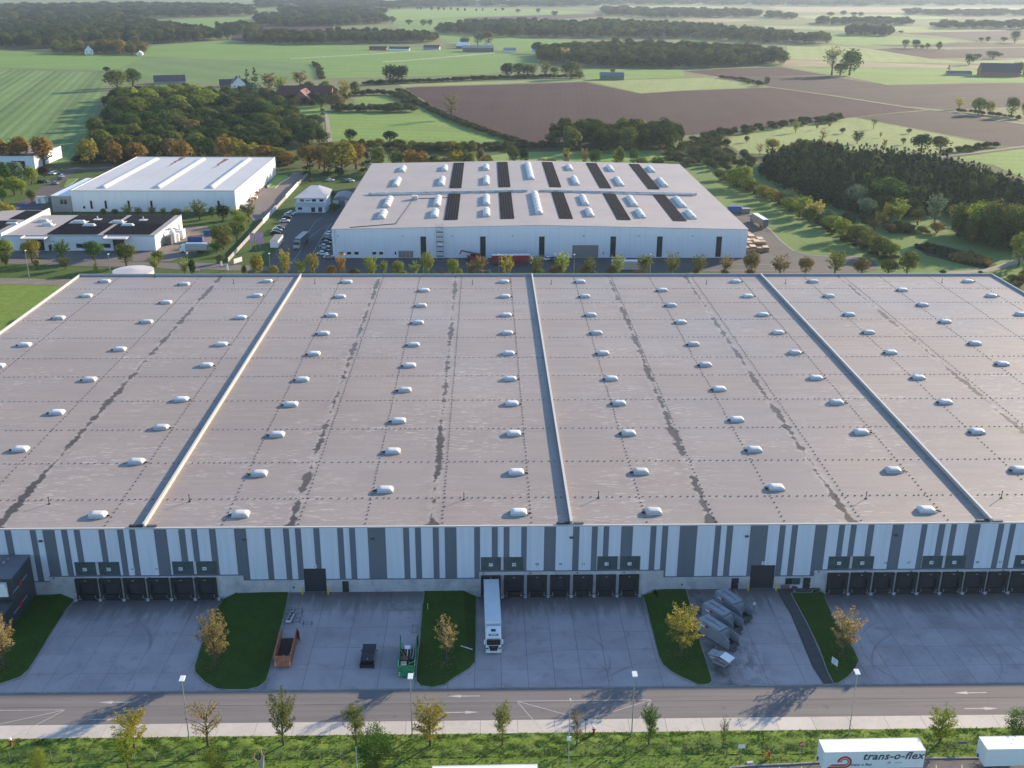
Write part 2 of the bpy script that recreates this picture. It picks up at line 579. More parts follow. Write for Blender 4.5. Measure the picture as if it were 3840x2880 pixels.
FIELDS = [
    ('field', [(-728.5, 1337.6), (-427.5, 1242.4), (-371.2, 1063.1), (-305.7, 854.8), (-264.68, 712.8), (-238.52, 614.7), (-360.6, 613.3)], G_FIELD, 'green drilled field at the left edge below the forest'),
    ('field', [(-821.6, 1653.9), (-631.8, 1601.6), (-460.8, 1494.3), (-430.0, 1281.9), (-462.7, 1287.1), (-736.2, 1352.2)], G_FIELD2, 'bright green field in front of the far left forest'),
    ('field', [(-472.5, 1512.2), (-530.0, 1773.3), (-454.0, 1919.4), (-397.6, 1955.1), (-265.03, 1821.0), (-71.75, 1733.3), (75.57, 1547.2), (67.99, 1388.9), (5.83, 1256.7), (-95.97, 1202.1), (-174.70, 1186.7), (-210.53, 1397.3), (-348.7, 1465.1)], G_FIELD2, 'wide bright green field below the far farm yard'),
    ('field', [(-429.0, 1282.0), (-458.1, 1485.3), (-346.7, 1456.4), (-212.25, 1389.2), (-177.18, 1186.6), (-232.82, 1128.6), (-298.34, 1125.9), (-363.9, 1155.7), (-426.4, 1236.1)], G_FIELD3, 'duller green field behind the white farmhouse'),
    ('field', [(-823.0, 2775.0), (-784.0, 3022.5), (-655.4, 3120.1), (-559.8, 2659.4), (-549.8, 2353.6), (-659.5, 2536.1)], G_FIELD2, 'small green clearing between the far left woods'),
    ('field', [(-521.1, 2290.7), (-522.2, 2580.2), (-452.6, 2673.5), (-362.0, 2656.5), (-331.0, 2425.3), (-333.2, 2059.6), (-401.1, 1894.2), (-445.1, 1950.9)], G_SOIL, 'brown field behind the oak row at upper left'),
    ('field', [(-102.95, 2272.4), (-35.55, 2198.9), (96.08, 2065.7), (166.38, 1973.8), (118.23, 1747.6), (75.10, 1607.9), (-6.45, 1738.2), (-70.29, 1893.2)], G_FIELD2, 'green paddock beside the far farm yard'),
    ('pasture', [(-106.67, 709.0), (-128.12, 875.3), (-87.01, 889.5), (-56.47, 917.9), (-22.27, 806.0), (18.82, 696.1), (-14.73, 687.3), (-99.17, 698.4)], G_PASTURE, 'sunlit pasture left of the ploughed field'),
    ('pasture', [(-119.94, 976.2), (-85.82, 1014.7), (-57.57, 903.9), (-82.64, 883.0), (-110.62, 930.7)], G_PASTURE, 'small strip of pasture behind the long hedge'),
    ('pasture', [(-173.66, 900.7), (-137.11, 922.7), (-123.75, 844.1), (-143.44, 820.1), (-163.84, 855.3)], G_PASTURE, 'lawn in front of the brick farm house'),
    ('field', [(-80.64, 1074.0), (-69.13, 1094.0), (104.76, 1158.9), (101.19, 1187.2), (-23.65, 1137.2), (-89.14, 1113.5)], G_PALE, 'thin pale grass strip along the top of the ploughed field'),
    ('ploughed_field', [(-80.53, 1078.9), (103.79, 1147.9), (146.34, 1027.0), (194.17, 1055.8), (286.08, 1092.7), (325.7, 1011.4), (370.2, 901.9), (333.8, 877.5), (292.73, 848.1), (261.98, 829.5), (199.66, 781.2), (144.97, 742.8), (109.25, 719.2), (45.14, 692.4), (25.99, 702.6), (-20.61, 808.8), (-49.76, 939.9)], G_SOIL, 'large red brown ploughed field in the middle distance'),
    ('ploughed_field', [(259.45, 1218.0), (389.3, 1236.3), (419.1, 1123.2), (517.1, 1148.4), (676.8, 1165.9), (538.7, 920.5), (467.0, 929.2), (386.5, 902.3), (363.7, 926.3), (328.5, 1020.1), (289.60, 1102.8), (272.37, 1160.4)], G_SOIL2, 'long brown ploughed field at the right behind the farm track'),
    ('ploughed_field', [(292.46, 845.1), (334.5, 874.3), (372.2, 895.1), (394.0, 866.2), (406.6, 804.3), (428.5, 724.7), (393.1, 661.6), (341.1, 694.9), (317.5, 768.1)], G_SOIL2, 'ploughed field at the right edge beside the farm road'),
    ('ploughed_field', [(236.65, 1294.6), (290.38, 1339.9), (370.6, 1366.5), (391.6, 1249.0), (308.4, 1226.4), (261.78, 1224.3)], G_SOIL, 'dark ploughed strip in front of the oak wood'),
    ('field', [(107.23, 1159.0), (176.64, 1184.6), (259.22, 1211.9), (286.88, 1097.7), (192.72, 1060.4), (146.95, 1031.5)], G_PALE, 'pale green triangular field beside the green barn'),
    ('field', [(117.62, 1331.0), (237.02, 1315.6), (222.73, 1216.4), (167.28, 1190.1), (107.75, 1170.2)], G_PASTURE, 'green strip behind the green barn'),
    ('field', [(513.2, 1870.1), (590.2, 1862.4), (622.3, 1760.4), (626.0, 1533.7), (648.6, 1471.5), (763.2, 1542.2), (887.3, 1540.2), (820.9, 1422.2), (529.3, 1464.6), (415.4, 1511.5)], G_PALE, 'pale field below the far ploughed strips at right'),
    ('field', [(412.9, 1502.2), (526.2, 1455.8), (607.2, 1410.5), (816.2, 1413.8), (793.5, 1373.5), (494.3, 1365.4), (376.0, 1382.2)], G_STUB, 'thin olive stubble strip at right'),
    ('pasture', [(372.7, 1374.3), (423.0, 1361.7), (503.5, 1358.4), (789.1, 1365.7), (680.0, 1171.7), (519.6, 1154.0), (421.1, 1128.6), (407.6, 1237.1), (395.2, 1255.6)], G_PASTURE, 'bright pasture around the far right farm'),
    ('pasture', [(158.00, 720.0), (197.14, 770.8), (241.68, 809.1), (289.60, 842.0), (313.1, 765.5), (328.9, 709.7), (321.3, 680.2), (288.50, 650.8), (250.71, 627.1), (224.58, 632.0), (182.75, 653.1), (158.12, 658.4)], G_PALE, 'pale orchard meadow dotted with small trees at right'),
    ('pasture', [(279.15, 638.0), (345.9, 678.6), (435.0, 724.8), (334.4, 548.5), (293.67, 570.6), (296.33, 614.1)], G_PASTURE, 'green field at the right edge below the farm road'),
    ('pasture', [(-2.68, 641.6), (20.18, 660.3), (72.37, 664.8), (107.86, 669.2), (107.47, 630.6), (-2.59, 617.4)], G_PASTURE, 'grass strip with young trees behind the gabled hall'),
    ('field', [(715.2, 2295.6), (776.8, 2365.7), (823.9, 2207.3), (895.4, 2005.7), (769.8, 1904.9), (642.5, 1852.8), (603.7, 1905.8)], G_PASTURE, 'light green field behind the lone far grove'),
    ('field', [(688.0, 2733.6), (778.7, 2687.8), (866.5, 2643.4), (799.3, 2435.6), (731.8, 2523.9), (646.0, 2564.4)], G_PALE, 'pale far strip left of the grove'),
    ('ploughed_field', [(661.2, 1896.1), (764.0, 1890.2), (855.6, 1986.6), (1021.1, 1925.3), (983.1, 1852.2), (818.6, 1839.5), (686.1, 1842.7)], G_SOIL2, 'far brown strip at right behind three round trees'),
    ('ploughed_field', [(622.3, 1760.4), (687.1, 1803.2), (742.5, 1769.3), (739.6, 1674.8), (685.2, 1556.6), (629.8, 1543.5)], G_SOIL, 'dark far ploughed wedge at right'),
    ('ploughed_field', [(741.2, 1756.8), (983.1, 1852.2), (834.1, 1565.9), (696.4, 1567.1), (741.1, 1674.9)], G_SOIL2, 'far brown field at the right edge'),
    ('ploughed_field', [(890.5, 2334.6), (1148.3, 2497.7), (1444.4, 2530.6), (1265.1, 2211.8), (907.1, 2022.6), (916.9, 2216.3)], G_SOIL2, 'very far brown field at upper right'),
    ('field', [(1010.9, 2716.5), (1090.0, 2698.0), (1193.3, 2502.7), (1082.1, 2443.4), (912.7, 2380.2), (910.4, 2471.3)], G_PALE, 'very far pale field at upper right'),
    ('field', [(589.8, 3318.8), (707.9, 3253.8), (767.6, 3106.6), (641.8, 2946.8), (533.8, 3000.4)], G_STUB, 'far stubble field above the long wood'),
    ('field', [(1000.4, 3568.5), (1278.2, 3769.4), (1506.9, 3704.8), (1427.2, 3365.3), (1141.0, 3199.8), (951.2, 3291.5)], G_PALE, 'hazy pale field near the upper right edge'),
    ('field', [(1236.2, 4858.6), (2412.8, 4955.3), (2302.6, 4388.0), (1578.5, 4052.6), (1092.0, 4020.5)], G_STUB, 'hazy bright field at the top right'),
    ('field', [(-359.5, 3980.3), (-88.16, 4388.0), (227.08, 4168.5), (373.0, 3881.8), (218.99, 3483.2), (-66.54, 3298.6), (-238.16, 2890.4), (-304.1, 3440.1)], G_PASTURE, 'far green meadow with hedge trees at the top'),
    ('field', [(-51.57, 3216.5), (192.38, 3526.9), (382.6, 3661.9), (352.1, 3367.5), (168.91, 3092.7), (-35.58, 2988.9)], G_SOIL2, 'far brown band at the top middle'),
    ('field', [(-244.44, 2823.8), (-64.87, 3214.4), (-46.87, 2917.7), (-106.76, 2358.3), (-178.10, 2395.9)], G_FIELD2, 'far green wedge beside the hill wood'),
    ('field', [(477.0, 4765.7), (861.5, 5044.2), (1150.0, 4838.3), (819.2, 4364.6), (475.5, 4220.8)], G_PALE, 'hazy strip at the top middle'),
]
for k, (nm, poly, m, lab) in enumerate(FIELDS):
    z = -0.182 + 0.0045 * k
    sheet(nm, poly, z if 'meadow' not in lab else z, m, label=lab)

def band(name, pts, w, z, m, label=None):
    """a strip of constant width along a polyline"""
    L, Rr = [], []
    for i, p in enumerate(pts):
        a = Vector(pts[max(0, i - 1)]); b = Vector(pts[min(len(pts) - 1, i + 1)])
        t = (b - a).normalized()
        nrm = Vector((-t.y, t.x)) * (w / 2)
        L.append((p[0] + nrm.x, p[1] + nrm.y))
        Rr.append((p[0] - nrm.x, p[1] - nrm.y))
    b = MB()
    for i in range(len(pts) - 1):
        b.face([(*Rr[i], z), (*Rr[i + 1], z), (*L[i + 1], z), (*L[i], z)])
    o = b.build(name, m)
    return tag(o, label, None, None, 'structure')

band('farm_road', [(268.20, 636.1), (288.50, 650.8), (315.7, 666.3), (350.8, 688.8), (405.8, 724.3)], 4.0, 0.015, G_LOT2, 'narrow asphalt farm road at the right edge')
band('farm_track', [(254.19, 1217.8), (272.37, 1160.4), (288.79, 1097.8), (325.7, 1011.4), (359.6, 915.5), (384.1, 878.8), (396.3, 829.7), (414.2, 785.6)], 3.5, 0.02, G_TRACK, 'pale track between the two brown fields')
band('farm_track', [(-131.26, 881.7), (-121.68, 829.3), (-103.93, 715.6), (-94.47, 655.0)], 3.0, 0.025, G_TRACK, 'lane leading to the brick farm house')
band('farm_track', [(376.0, 1382.2), (395.4, 1288.7), (409.9, 1231.0), (419.1, 1123.2)], 3.0, 0.025, G_TRACK, 'pale path along the dark ploughed strip')
band('farm_track', [(646.5, 2442.0), (617.8, 1951.2), (608.1, 1688.2), (622.1, 1524.1)], 5.0, 0.03, G_TRACK, 'winding path across the pale right fields')

# ------------------------------------------------------------------ industrial estate ground
sheet('estate_meadow', [(-330, 361), (-60, 361), (-60, 592), (-330, 592)], -0.12, G_ESTATE, label='mown grass around the left hall and the solar roofed building')
sheet('estate_meadow', [(-60, 361), (215, 361), (190, 560), (150, 640), (-60, 640)], -0.125, ground_mat('damp_meadow', (0.12, 0.195, 0.05), (0.165, 0.235, 0.07), 0.05, 0.7, None, 0.95, (0.16, 0.19, 0.10)), label='sunlit meadow right of the gabled hall')
sheet('side_meadow', [(-330, 100), (-126.4, 100), (-126.4, 361), (-330, 361)], -0.10, G_VERGE, label='grass left of the long warehouse')
sheet('side_meadow', [(160.4, 100), (330, 100), (330, 361), (160.4, 361)], -0.10, G_WILD, label='rough grass right of the long warehouse')
sheet('ground_strip', [(-126.4, 300), (160.4, 300), (160.4, 361), (-126.4, 361)], -0.11, G_ESTATE, label='grass strip behind the long warehouse')
sheet('gravel_path', [(-174.70, 364.6), (-145.36, 362.4), (-145.08, 354.4), (-171.18, 356.5)], -0.05, G_DIRT, label='pale gravel track left of the long warehouse')
# street behind the warehouse
sheet('street', [(-190.66, 394.4), (-179.64, 393.7), (-159.37, 389.0), (-142.80, 387.7), (-124.90, 387.0), (-106.19, 383.1), (-103.83, 373.7), (-122.46, 378.7), (-142.02, 380.6), (-156.72, 381.9), (-175.56, 383.9), (-187.17, 386.5)], -0.06, G_LOT2, label='street in front of the solar roofed building')
sheet('street', [(-114.89, 387.7), (-97.19, 383.7), (-79.46, 379.9), (-78.28, 373.7), (-95.16, 374.9), (-112.13, 377.4)], -0.055, G_LOT2, label='street bend before the office car park')
# solar building yard
sheet('yard', [(-187.14, 406.1), (-129.28, 405.4), (-124.48, 431.7), (-121.72, 444.8), (-111.09, 402.6), (-114.61, 395.7), (-118.64, 387.7), (-158.88, 387.7), (-167.35, 393.0), (-182.20, 394.4)], -0.05, G_LOT2, label='worn yard in front of the solar roofed building')
sheet('yard', [(-129.41, 445.7), (-119.61, 449.1), (-113.46, 435.8), (-109.27, 409.7), (-116.75, 397.0), (-122.47, 391.6), (-126.66, 411.1)], -0.045, G_DIRT, label='yard behind the parked white lorry')
sheet('path', [(-218.35, 491.7), (-221.67, 514.9), (-224.18, 530.8), (-227.67, 560.2), (-232.28, 587.2), (-232.18, 597.3), (-227.40, 597.4), (-224.08, 579.0), (-218.47, 547.6), (-215.28, 537.9), (-210.51, 538.0), (-205.36, 530.9), (-207.14, 510.6), (-203.72, 481.8), (-205.34, 474.1), (-211.11, 474.1)], -0.05, G_LOT, label='access road with parked cars left of the white hall')
sheet('path', [(-238.04, 600.2), (-214.53, 601.9), (-205.68, 636.4), (-201.76, 623.5), (-208.28, 588.9), (-224.83, 590.2)], -0.048, G_LOT, label='shaded lane behind the white hall')
# hall yard + office car park + lot round the gabled hall
sheet('hall_yard', [(-113.14, 486.1), (-116.12, 538.6), (-107.35, 538.7), (-108.77, 556.1), (-105.61, 571.9), (-106.57, 585.6), (-100.20, 581.5), (-97.72, 571.9), (-99.30, 553.6), (-98.03, 513.4), (-98.34, 490.1), (-98.70, 463.3), (-101.41, 457.9), (-106.33, 470.7)], -0.05, G_LOT2, label='asphalt yard right of the white hall')
sheet('car_park', [(-79.38, 371.2), (-82.22, 399.7), (-82.38, 409.7), (-84.76, 409.7), (-87.07, 420.1), (-90.47, 457.9), (-88.28, 478.3), (-86.47, 479.3), (-72.13, 475.5), (-68.76, 511.3), (-66.43, 566.8), (-57.18, 566.9), (-38.78, 371.1)], -0.05, G_LOT, label='dark car park between the office and the gabled hall')
sheet('lot', [(-60, 371.5), (101, 371.5), (101, 393.5), (-60, 393.5)], -0.046, G_LOT, label='shaded asphalt in front of the gabled hall')
sheet('lot', [(112.72, 470.4), (119.95, 474.2), (120.75, 467.6), (121.95, 444.4), (120.89, 423.2), (121.35, 405.2), (125.18, 398.1), (132.50, 395.4), (139.27, 395.3), (143.55, 394.0), (147.34, 391.2), (146.78, 382.0), (144.55, 375.6), (135.37, 369.4), (92.82, 369.5), (87.75, 369.6), (98.11, 392.7), (104.77, 409.6), (111.43, 444.4)], -0.042, G_LOT, label='asphalt apron right of the gabled hall')
band('kerb_line', [(120.40, 476.1), (120.53, 466.6), (121.65, 443.2), (120.69, 422.4), (121.15, 404.5), (124.98, 397.4), (132.37, 394.9), (139.27, 395.3), (143.78, 394.7)], 0.5, -0.01, M_KERB, 'kerb along the meadow right of the gabled hall')
sheet('bin_pad', [(-112.17, 538.6), (-112.08, 549.7), (-110.96, 549.7), (-110.64, 538.7)], -0.03, M_WALK, label='small pale slab by the white hall')
band('kerb_line', [(-106.77, 536.8), (-106.95, 551.0), (-104.92, 569.2)], 0.6, -0.015, M_WALK, 'pale kerb at the end of the white hall')
band('kerb_line', [(-213.78, 540.3), (-213.18, 547.7), (-215.57, 564.2)], 0.6, -0.015, M_WALK, 'pale kerb beside the parked cars at left')
sheet('grass_patch', [(-112.17, 538.6), (-107.13, 537.5), (-107.17, 552.3), (-105.15, 569.2), (-108.18, 575.9), (-113.79, 575.9)], -0.035, G_FIELD2, label='sunlit grass beside the white hall')
sheet('grass_patch', [(-214.88, 541.5), (-220.52, 562.9), (-216.49, 565.6), (-213.62, 547.7)], -0.035, G_FIELD2, label='sunlit grass wedge beside the parked cars')

# lane markings of the car park (thin painted arcs)
band('lane_marking', [(-72.47, 383.7), (-72.45, 401.1), (-73.09, 415.6), (-72.10, 429.4), (-70.44, 442.4), (-67.95, 450.9)], 0.16, -0.03, M_LINE, 'curved painted line left on the car park')
band('lane_marking', [(-73.99, 427.8), (-74.57, 440.7), (-74.71, 456.2), (-72.88, 467.0)], 0.16, -0.03, M_LINE, 'short painted curve near the office')
band('lane_marking', [(-66.88, 399.7), (-67.40, 421.6), (-67.50, 442.4), (-67.31, 454.4)], 0.16, -0.03, M_LINE, 'painted line along the parked cars')
band('lane_marking', [(87.61, 384.0), (97.20, 383.0), (106.37, 383.0), (106.47, 378.8)], 0.2, -0.03, M_LINE, 'painted line on the apron right of the gabled hall')
band('lane_marking', [(79.53, 374.5), (95.17, 374.2), (116.03, 374.2), (116.18, 371.3)], 0.2, -0.03, M_LINE, 'painted line close behind the warehouse')

# ------------------------------------------------------------------ road, footway, verge in front
YK = 130.85
def road_strip(name, y0, y1, z, m, label):
    return sheet(name, [(-170, y0), (190, y0), (190, y1), (-170, y1)], z, m, label=label)
road_strip('road', 123.45, 130.6, -0.02, G_ROAD, 'grey two lane service road in front of the warehouse')
road_strip('road_base', 110, 131, -0.10, M_JOINT, 'dark bedding under road and footway')
walk = thing('footway', None, None, (0, 122, 0))
walk['kind'] = 'structure'
walk['label'] = 'pale concrete slab footway along the service road'
_sm = MB().box(-2.62, 2.62, -1.42, 1.42, -0.09, 0.03).mesh('footway_slab', M_WALK)
for k in range(-14, 20):
    link('footway_slab', _sm, walk, (k * 5.28 + 1.6, 0, 0))
sheet('seam', [(-170, 127.35), (190, 127.35), (190, 127.43), (-170, 127.43)], -0.015, M_JOINT, label='dark seam along the middle of the road')
kerb = MB().box(-170, 190, 130.6, 130.86, -0.1, 0.02).build('kerb', M_KERB)
tag(kerb, 'low kerb between road and yards', None, None, 'structure')

def arrow(x, y, d, L, lab):
    b = MB()
    b.face([(x - d * L / 2, y - .09, -.014), (x + d * L * .08, y - .09, -.014), (x + d * L * .08, y + .09, -.014), (x - d * L / 2, y + .09, -.014)][::(1 if d > 0 else -1)])
    b.face([(x + d * L * .08, y - .33, -.014), (x + d * L / 2, y, -.014), (x + d * L * .08, y + .33, -.014)][::(1 if d > 0 else -1)])
    tag(b.build('road_arrow', M_LINE), lab, None, None, 'structure')
arrow(-3.55, 129.0, -1, 4.8, 'white arrow pointing left on the far lane, middle of the road')
arrow(-3.65, 125.3, 1, 4.9, 'white arrow pointing right on the near lane, middle of the road')
arrow(71.9, 128.55, -1, 4.9, 'white arrow pointing left on the far lane at the right')
arrow(72.0, 124.9, 1, 5.0, 'white arrow pointing right on the near lane at the right')
arrow(-54.4, 128.4, -1, 4.8, 'white arrow pointing left on the far lane at the left')
arrow(-54.6, 124.6, 1, 4.7, 'white arrow pointing right on the near lane at the left')
for nm, pts in (('middle', [(4.3, 127.7), (24.1, 127.7), (20.2, 120.7)]), ('middle', [(4.3, 127.7), (7.8, 120.9)]), ('middle', [(4.3, 127.7), (19.4, 120.9)]), ('middle', [(24.1, 127.7), (8.5, 120.9)]),
                ('left', [(-110, 126.8), (-61, 126.8), (-66.3, 120.8)]), ('left', [(-61, 126.8), (-77, 120.9)])):
    for k in range(len(pts) - 1):
        band('box_marking', [pts[k], pts[k + 1]], 0.11, 0.036 if 0 else -0.0125, M_LINE, 'thin white line of the crossed box marked on the road, %s' % nm)
        if min(pts[k][1], pts[k + 1][1]) < 123.4:
            a, b_ = (pts[k], pts[k + 1]) if pts[k][1] > pts[k + 1][1] else (pts[k + 1], pts[k])
            t = (a[1] - 123.4) / (a[1] - b_[1])
            q = (a[0] + (b_[0] - a[0]) * t, 123.38)
            band('box_marking', [q, b_], 0.10, 0.035, M_LINE, 'thin white line of the crossed box on the footway, %s' % nm)

# grass bank between footway and fence: uneven sheet
def rough_sheet(name, x0, x1, y0, y1, dx, zf, m, label):
    nx, ny = int((x1 - x0) / dx) + 1, int((y1 - y0) / dx) + 1
    xs, ys = np.linspace(x0, x1, nx), np.linspace(y0, y1, ny)
    gx, gy_ = np.meshgrid(xs, ys)
    z = zf(gx, gy_)
    v = np.stack([gx, gy_, z], -1).reshape(-1, 3)
    i = np.arange(nx * ny).reshape(ny, nx)
    f = np.stack([i[:-1, :-1], i[:-1, 1:], i[1:, 1:], i[1:, :-1]], -1).reshape(-1, 4)
    me = bpy.data.meshes.new(name)
    me.from_pydata(v.tolist(), [], f.tolist())
    me.materials.append(m)
    for p in me.polygons:
        p.use_smooth = True
    return tag(link(name, me), label, None, None, 'structure')

def lumps(seed, amp, n=40, lo=0.6, hi=3.0):
    r = np.random.default_rng(seed)
    k = r.uniform(lo, hi, n); th = r.uniform(0, math.pi, n); ph = r.uniform(0, 6.28, n)
    def f(x, y):
        s = 0
        for a, t, p in zip(k, th, ph):
            s = s + np.sin(a * (x * np.cos(t) + y * np.sin(t)) + p)
        return amp * s / math.sqrt(n)
    return f
_l1, _l2 = lumps(3, 0.055), lumps(4, 0.03)
rough_sheet('verge', -100, 120, 115.7, 120.62, 0.35, lambda x, y: 0.02 + _l1(x, y) + np.clip(np.minimum(120.5 - y, (y - 115.7) * .6) * .05, 0, .1) , G_VERGE, 'grass bank between footway and wire fence')
rough_sheet('verge', -100, 120, 95, 115.7, 0.8, lambda x, y: 0.0 + _l2(x, y), G_VERGE, 'mown grass in front of the wire fence')
# lorry park in the lower right corner
sheet('lorry_park', [(34.05, 113.00), (40.80, 113.24), (45.20, 113.95), (59.23, 114.19), (66.45, 114.19), (77.08, 114.16), (78.65, 105.41), (32.51, 106.22)], 0.18, G_LOT2, label='asphalt lorry park in the lower right corner')
_k = [(32.37, 112.91), (35.37, 113.28), (40.87, 113.48), (45.15, 113.77), (59.28, 114.31), (66.48, 114.25), (77.09, 114.19)]
kb = MB()
for k in range(len(_k) - 1):
    a, b_ = _k[k], _k[k + 1]
    kb.prism([(a[0], a[1] - .1), (b_[0], b_[1] - .1), (b_[0], b_[1] + .12), (a[0], a[1] + .12)], -0.05, 0.32)
tag(kb.build('kerb', M_KERB), 'dark kerb of the lorry park', None, None, 'structure')
for x in (39.2, 42.2, 60.5, 64.0):
    band('parking_line', [(x, 113.0), (x - 1.6, 109)], 0.14, 0.19, M_LINE, 'white bay line on the lorry park')

# ------------------------------------------------------------------ yards: slab by slab
def yard(name, label, x0, x1, w, rows, sloped, xoff):
    o = thing(name, None, None, ((x0 + x1) / 2, 144, 0))
    o['kind'] = 'structure'
    o['label'] = label
    ox = (x0 + x1) / 2
    x = x0 + xoff
    first = True
    edges = [x0]
    while x < x1 - 0.3:
        if x > x0 + .3:
            edges.append(x)
        x += w
    edges.append(x1)
    cache = {}
    for i in range(len(edges) - 1):
        for j in range(len(rows) - 1):
            wx, wy = edges[i + 1] - edges[i] - .05, rows[j + 1] - rows[j] - .05
            key = (round(wx, 2), j)
            if key not in cache:
                if sloped:
                    za, zb = zdock(rows[j]), zdock(rows[j + 1])
                else:
                    za = zb = 0.0
                zm = (za + zb) / 2
                b = MB()
                s = [(-wx / 2, -wy / 2, za - zm), (wx / 2, -wy / 2, za - zm), (wx / 2, wy / 2, zb - zm), (-wx / 2, wy / 2, zb - zm)]
                b.loft([[(p[0], p[1], p[2] - .22) for p in s], s])
                cache[key] = (b.mesh('slab', G_SLAB), zm)
            me, zm = cache[key]
            link('slab', me, o, ((edges[i] + edges[i + 1]) / 2 - ox, (rows[j] + rows[j + 1]) / 2 - 144, zm))
    b = MB()
    z1 = zdock(157.9) if sloped else 0
    b.face([(x0 - ox, rows[0] - 144, -.03), (x1 - ox, rows[0] - 144, -.03), (x1 - ox, rows[-1] - 144, z1 - .03), (x0 - ox, rows[-1] - 144, z1 - .03)])
    b.build('joint_bed', M_JOINT, o)
    return o
ROWD = [130.9, 135.6, 140.9, 146.1, 151.7, 157.88]
ROWG = [130.9, 135.85, 141.4, 147.0, 152.25, 157.88]
yard('loading_yard', 'sloping concrete loading yard at the left with six docks', -118, -38.5, 4.05, ROWD, True, 3.4)
yard('gate_yard', 'flat concrete yard with the orange and green containers', -38.5, -8.5, 5.6, ROWG, False, 5.2)
yard('loading_yard', 'sloping concrete loading yard in the middle with the white lorry', -8.5, 33.5, 4.05, ROWD, True, 2.5)
yard('gate_yard', 'flat concrete yard with the grey press containers', 33.5, 53.2, 5.6, ROWG, False, 3.3)
yard('loading_yard', 'sloping concrete loading yard at the right edge', 53.2, 126, 4.05, ROWD, True, 0.6)
sheet('gravel_path', [(50.72, 157.39), (52.84, 157.36), (52.84, 151.91), (52.65, 145.51), (52.31, 137.81), (52.17, 131.03), (50.75, 130.95), (50.30, 135.04), (50.56, 141.90), (50.83, 149.32), (50.49, 155.66)], 0.03, G_LOT, label='dark paved path beside the press container yard')
band('kerb', [(50.72, 157.39), (50.49, 155.66), (50.83, 149.32), (50.56, 141.90), (50.30, 135.04), (50.75, 130.95)], 0.28, 0.05, M_JOINT, 'dark kerb joint along the paved path')
sheet('gravel_path', [(52.96, 157.78), (58.10, 157.77), (57.40, 156.04), (52.58, 156.04)], 0.034, G_LOT, label='dark paved strip under the office window')

# ------------------------------------------------------------------ grass beds between the yards
def grass_bed(name, pts, label):
    """pts: outline (x, y, z); a planted bed with its kerb"""
    n = len(pts)
    cx = sum(p[0] for p in pts) / n
    bm = bmesh.new()
    rim = [bm.verts.new((p[0], p[1], p[2] + .11)) for p in pts]
    ins = []
    for p, r in zip(pts, rim):
        if p[2] < -.03:
            s_ = 1.0 if cx > p[0] else -1.0
            ins.append(bm.verts.new((p[0] + s_ * min(2.2, 0.4 + abs(p[2]) * 1.8), p[1], .11)))
        else:
            ins.append(r)
    f = bm.faces.new(ins)
    for k in range(n):
        q = [rim[k], rim[(k + 1) % n], ins[(k + 1) % n], ins[k]]
        q = [v for i, v in enumerate(q) if v not in q[:i]]
        if len(q) > 2:
            bm.faces.new(q)
    bmesh.ops.triangulate(bm, faces=[f])
    low = [bm.verts.new((p[0], p[1], p[2] - .5)) for p in pts]
    for k in range(n):
        bm.faces.new((rim[k], rim[(k + 1) % n], low[(k + 1) % n], low[k]))
    bmesh.ops.recalc_face_normals(bm, faces=bm.faces)
    me = bpy.data.meshes.new(name)
    bm.to_mesh(me)
    bm.free()
    me.materials.append(G_LAWN)
    o = tag(link(name, me), label, None, None, 'structure')
    kb = MB()
    for k in range(n):
        a, b = Vector(pts[k]), Vector(pts[(k + 1) % n])
        t = (b - a).normalized()
        nr = Vector((-t.y, t.x, 0)) * .07
        s = lambda p, dz: [(p.x - nr.x, p.y - nr.y, p.z + dz[0]), (p.x + nr.x, p.y + nr.y, p.z + dz[0]), (p.x + nr.x, p.y + nr.y, p.z + dz[1]), (p.x - nr.x, p.y - nr.y, p.z + dz[1])]
        kb.loft([s(a, (-.3, .13)), s(b, (-.3, .13))])
    kb.build('kerb', M_KERB, o)
    return o
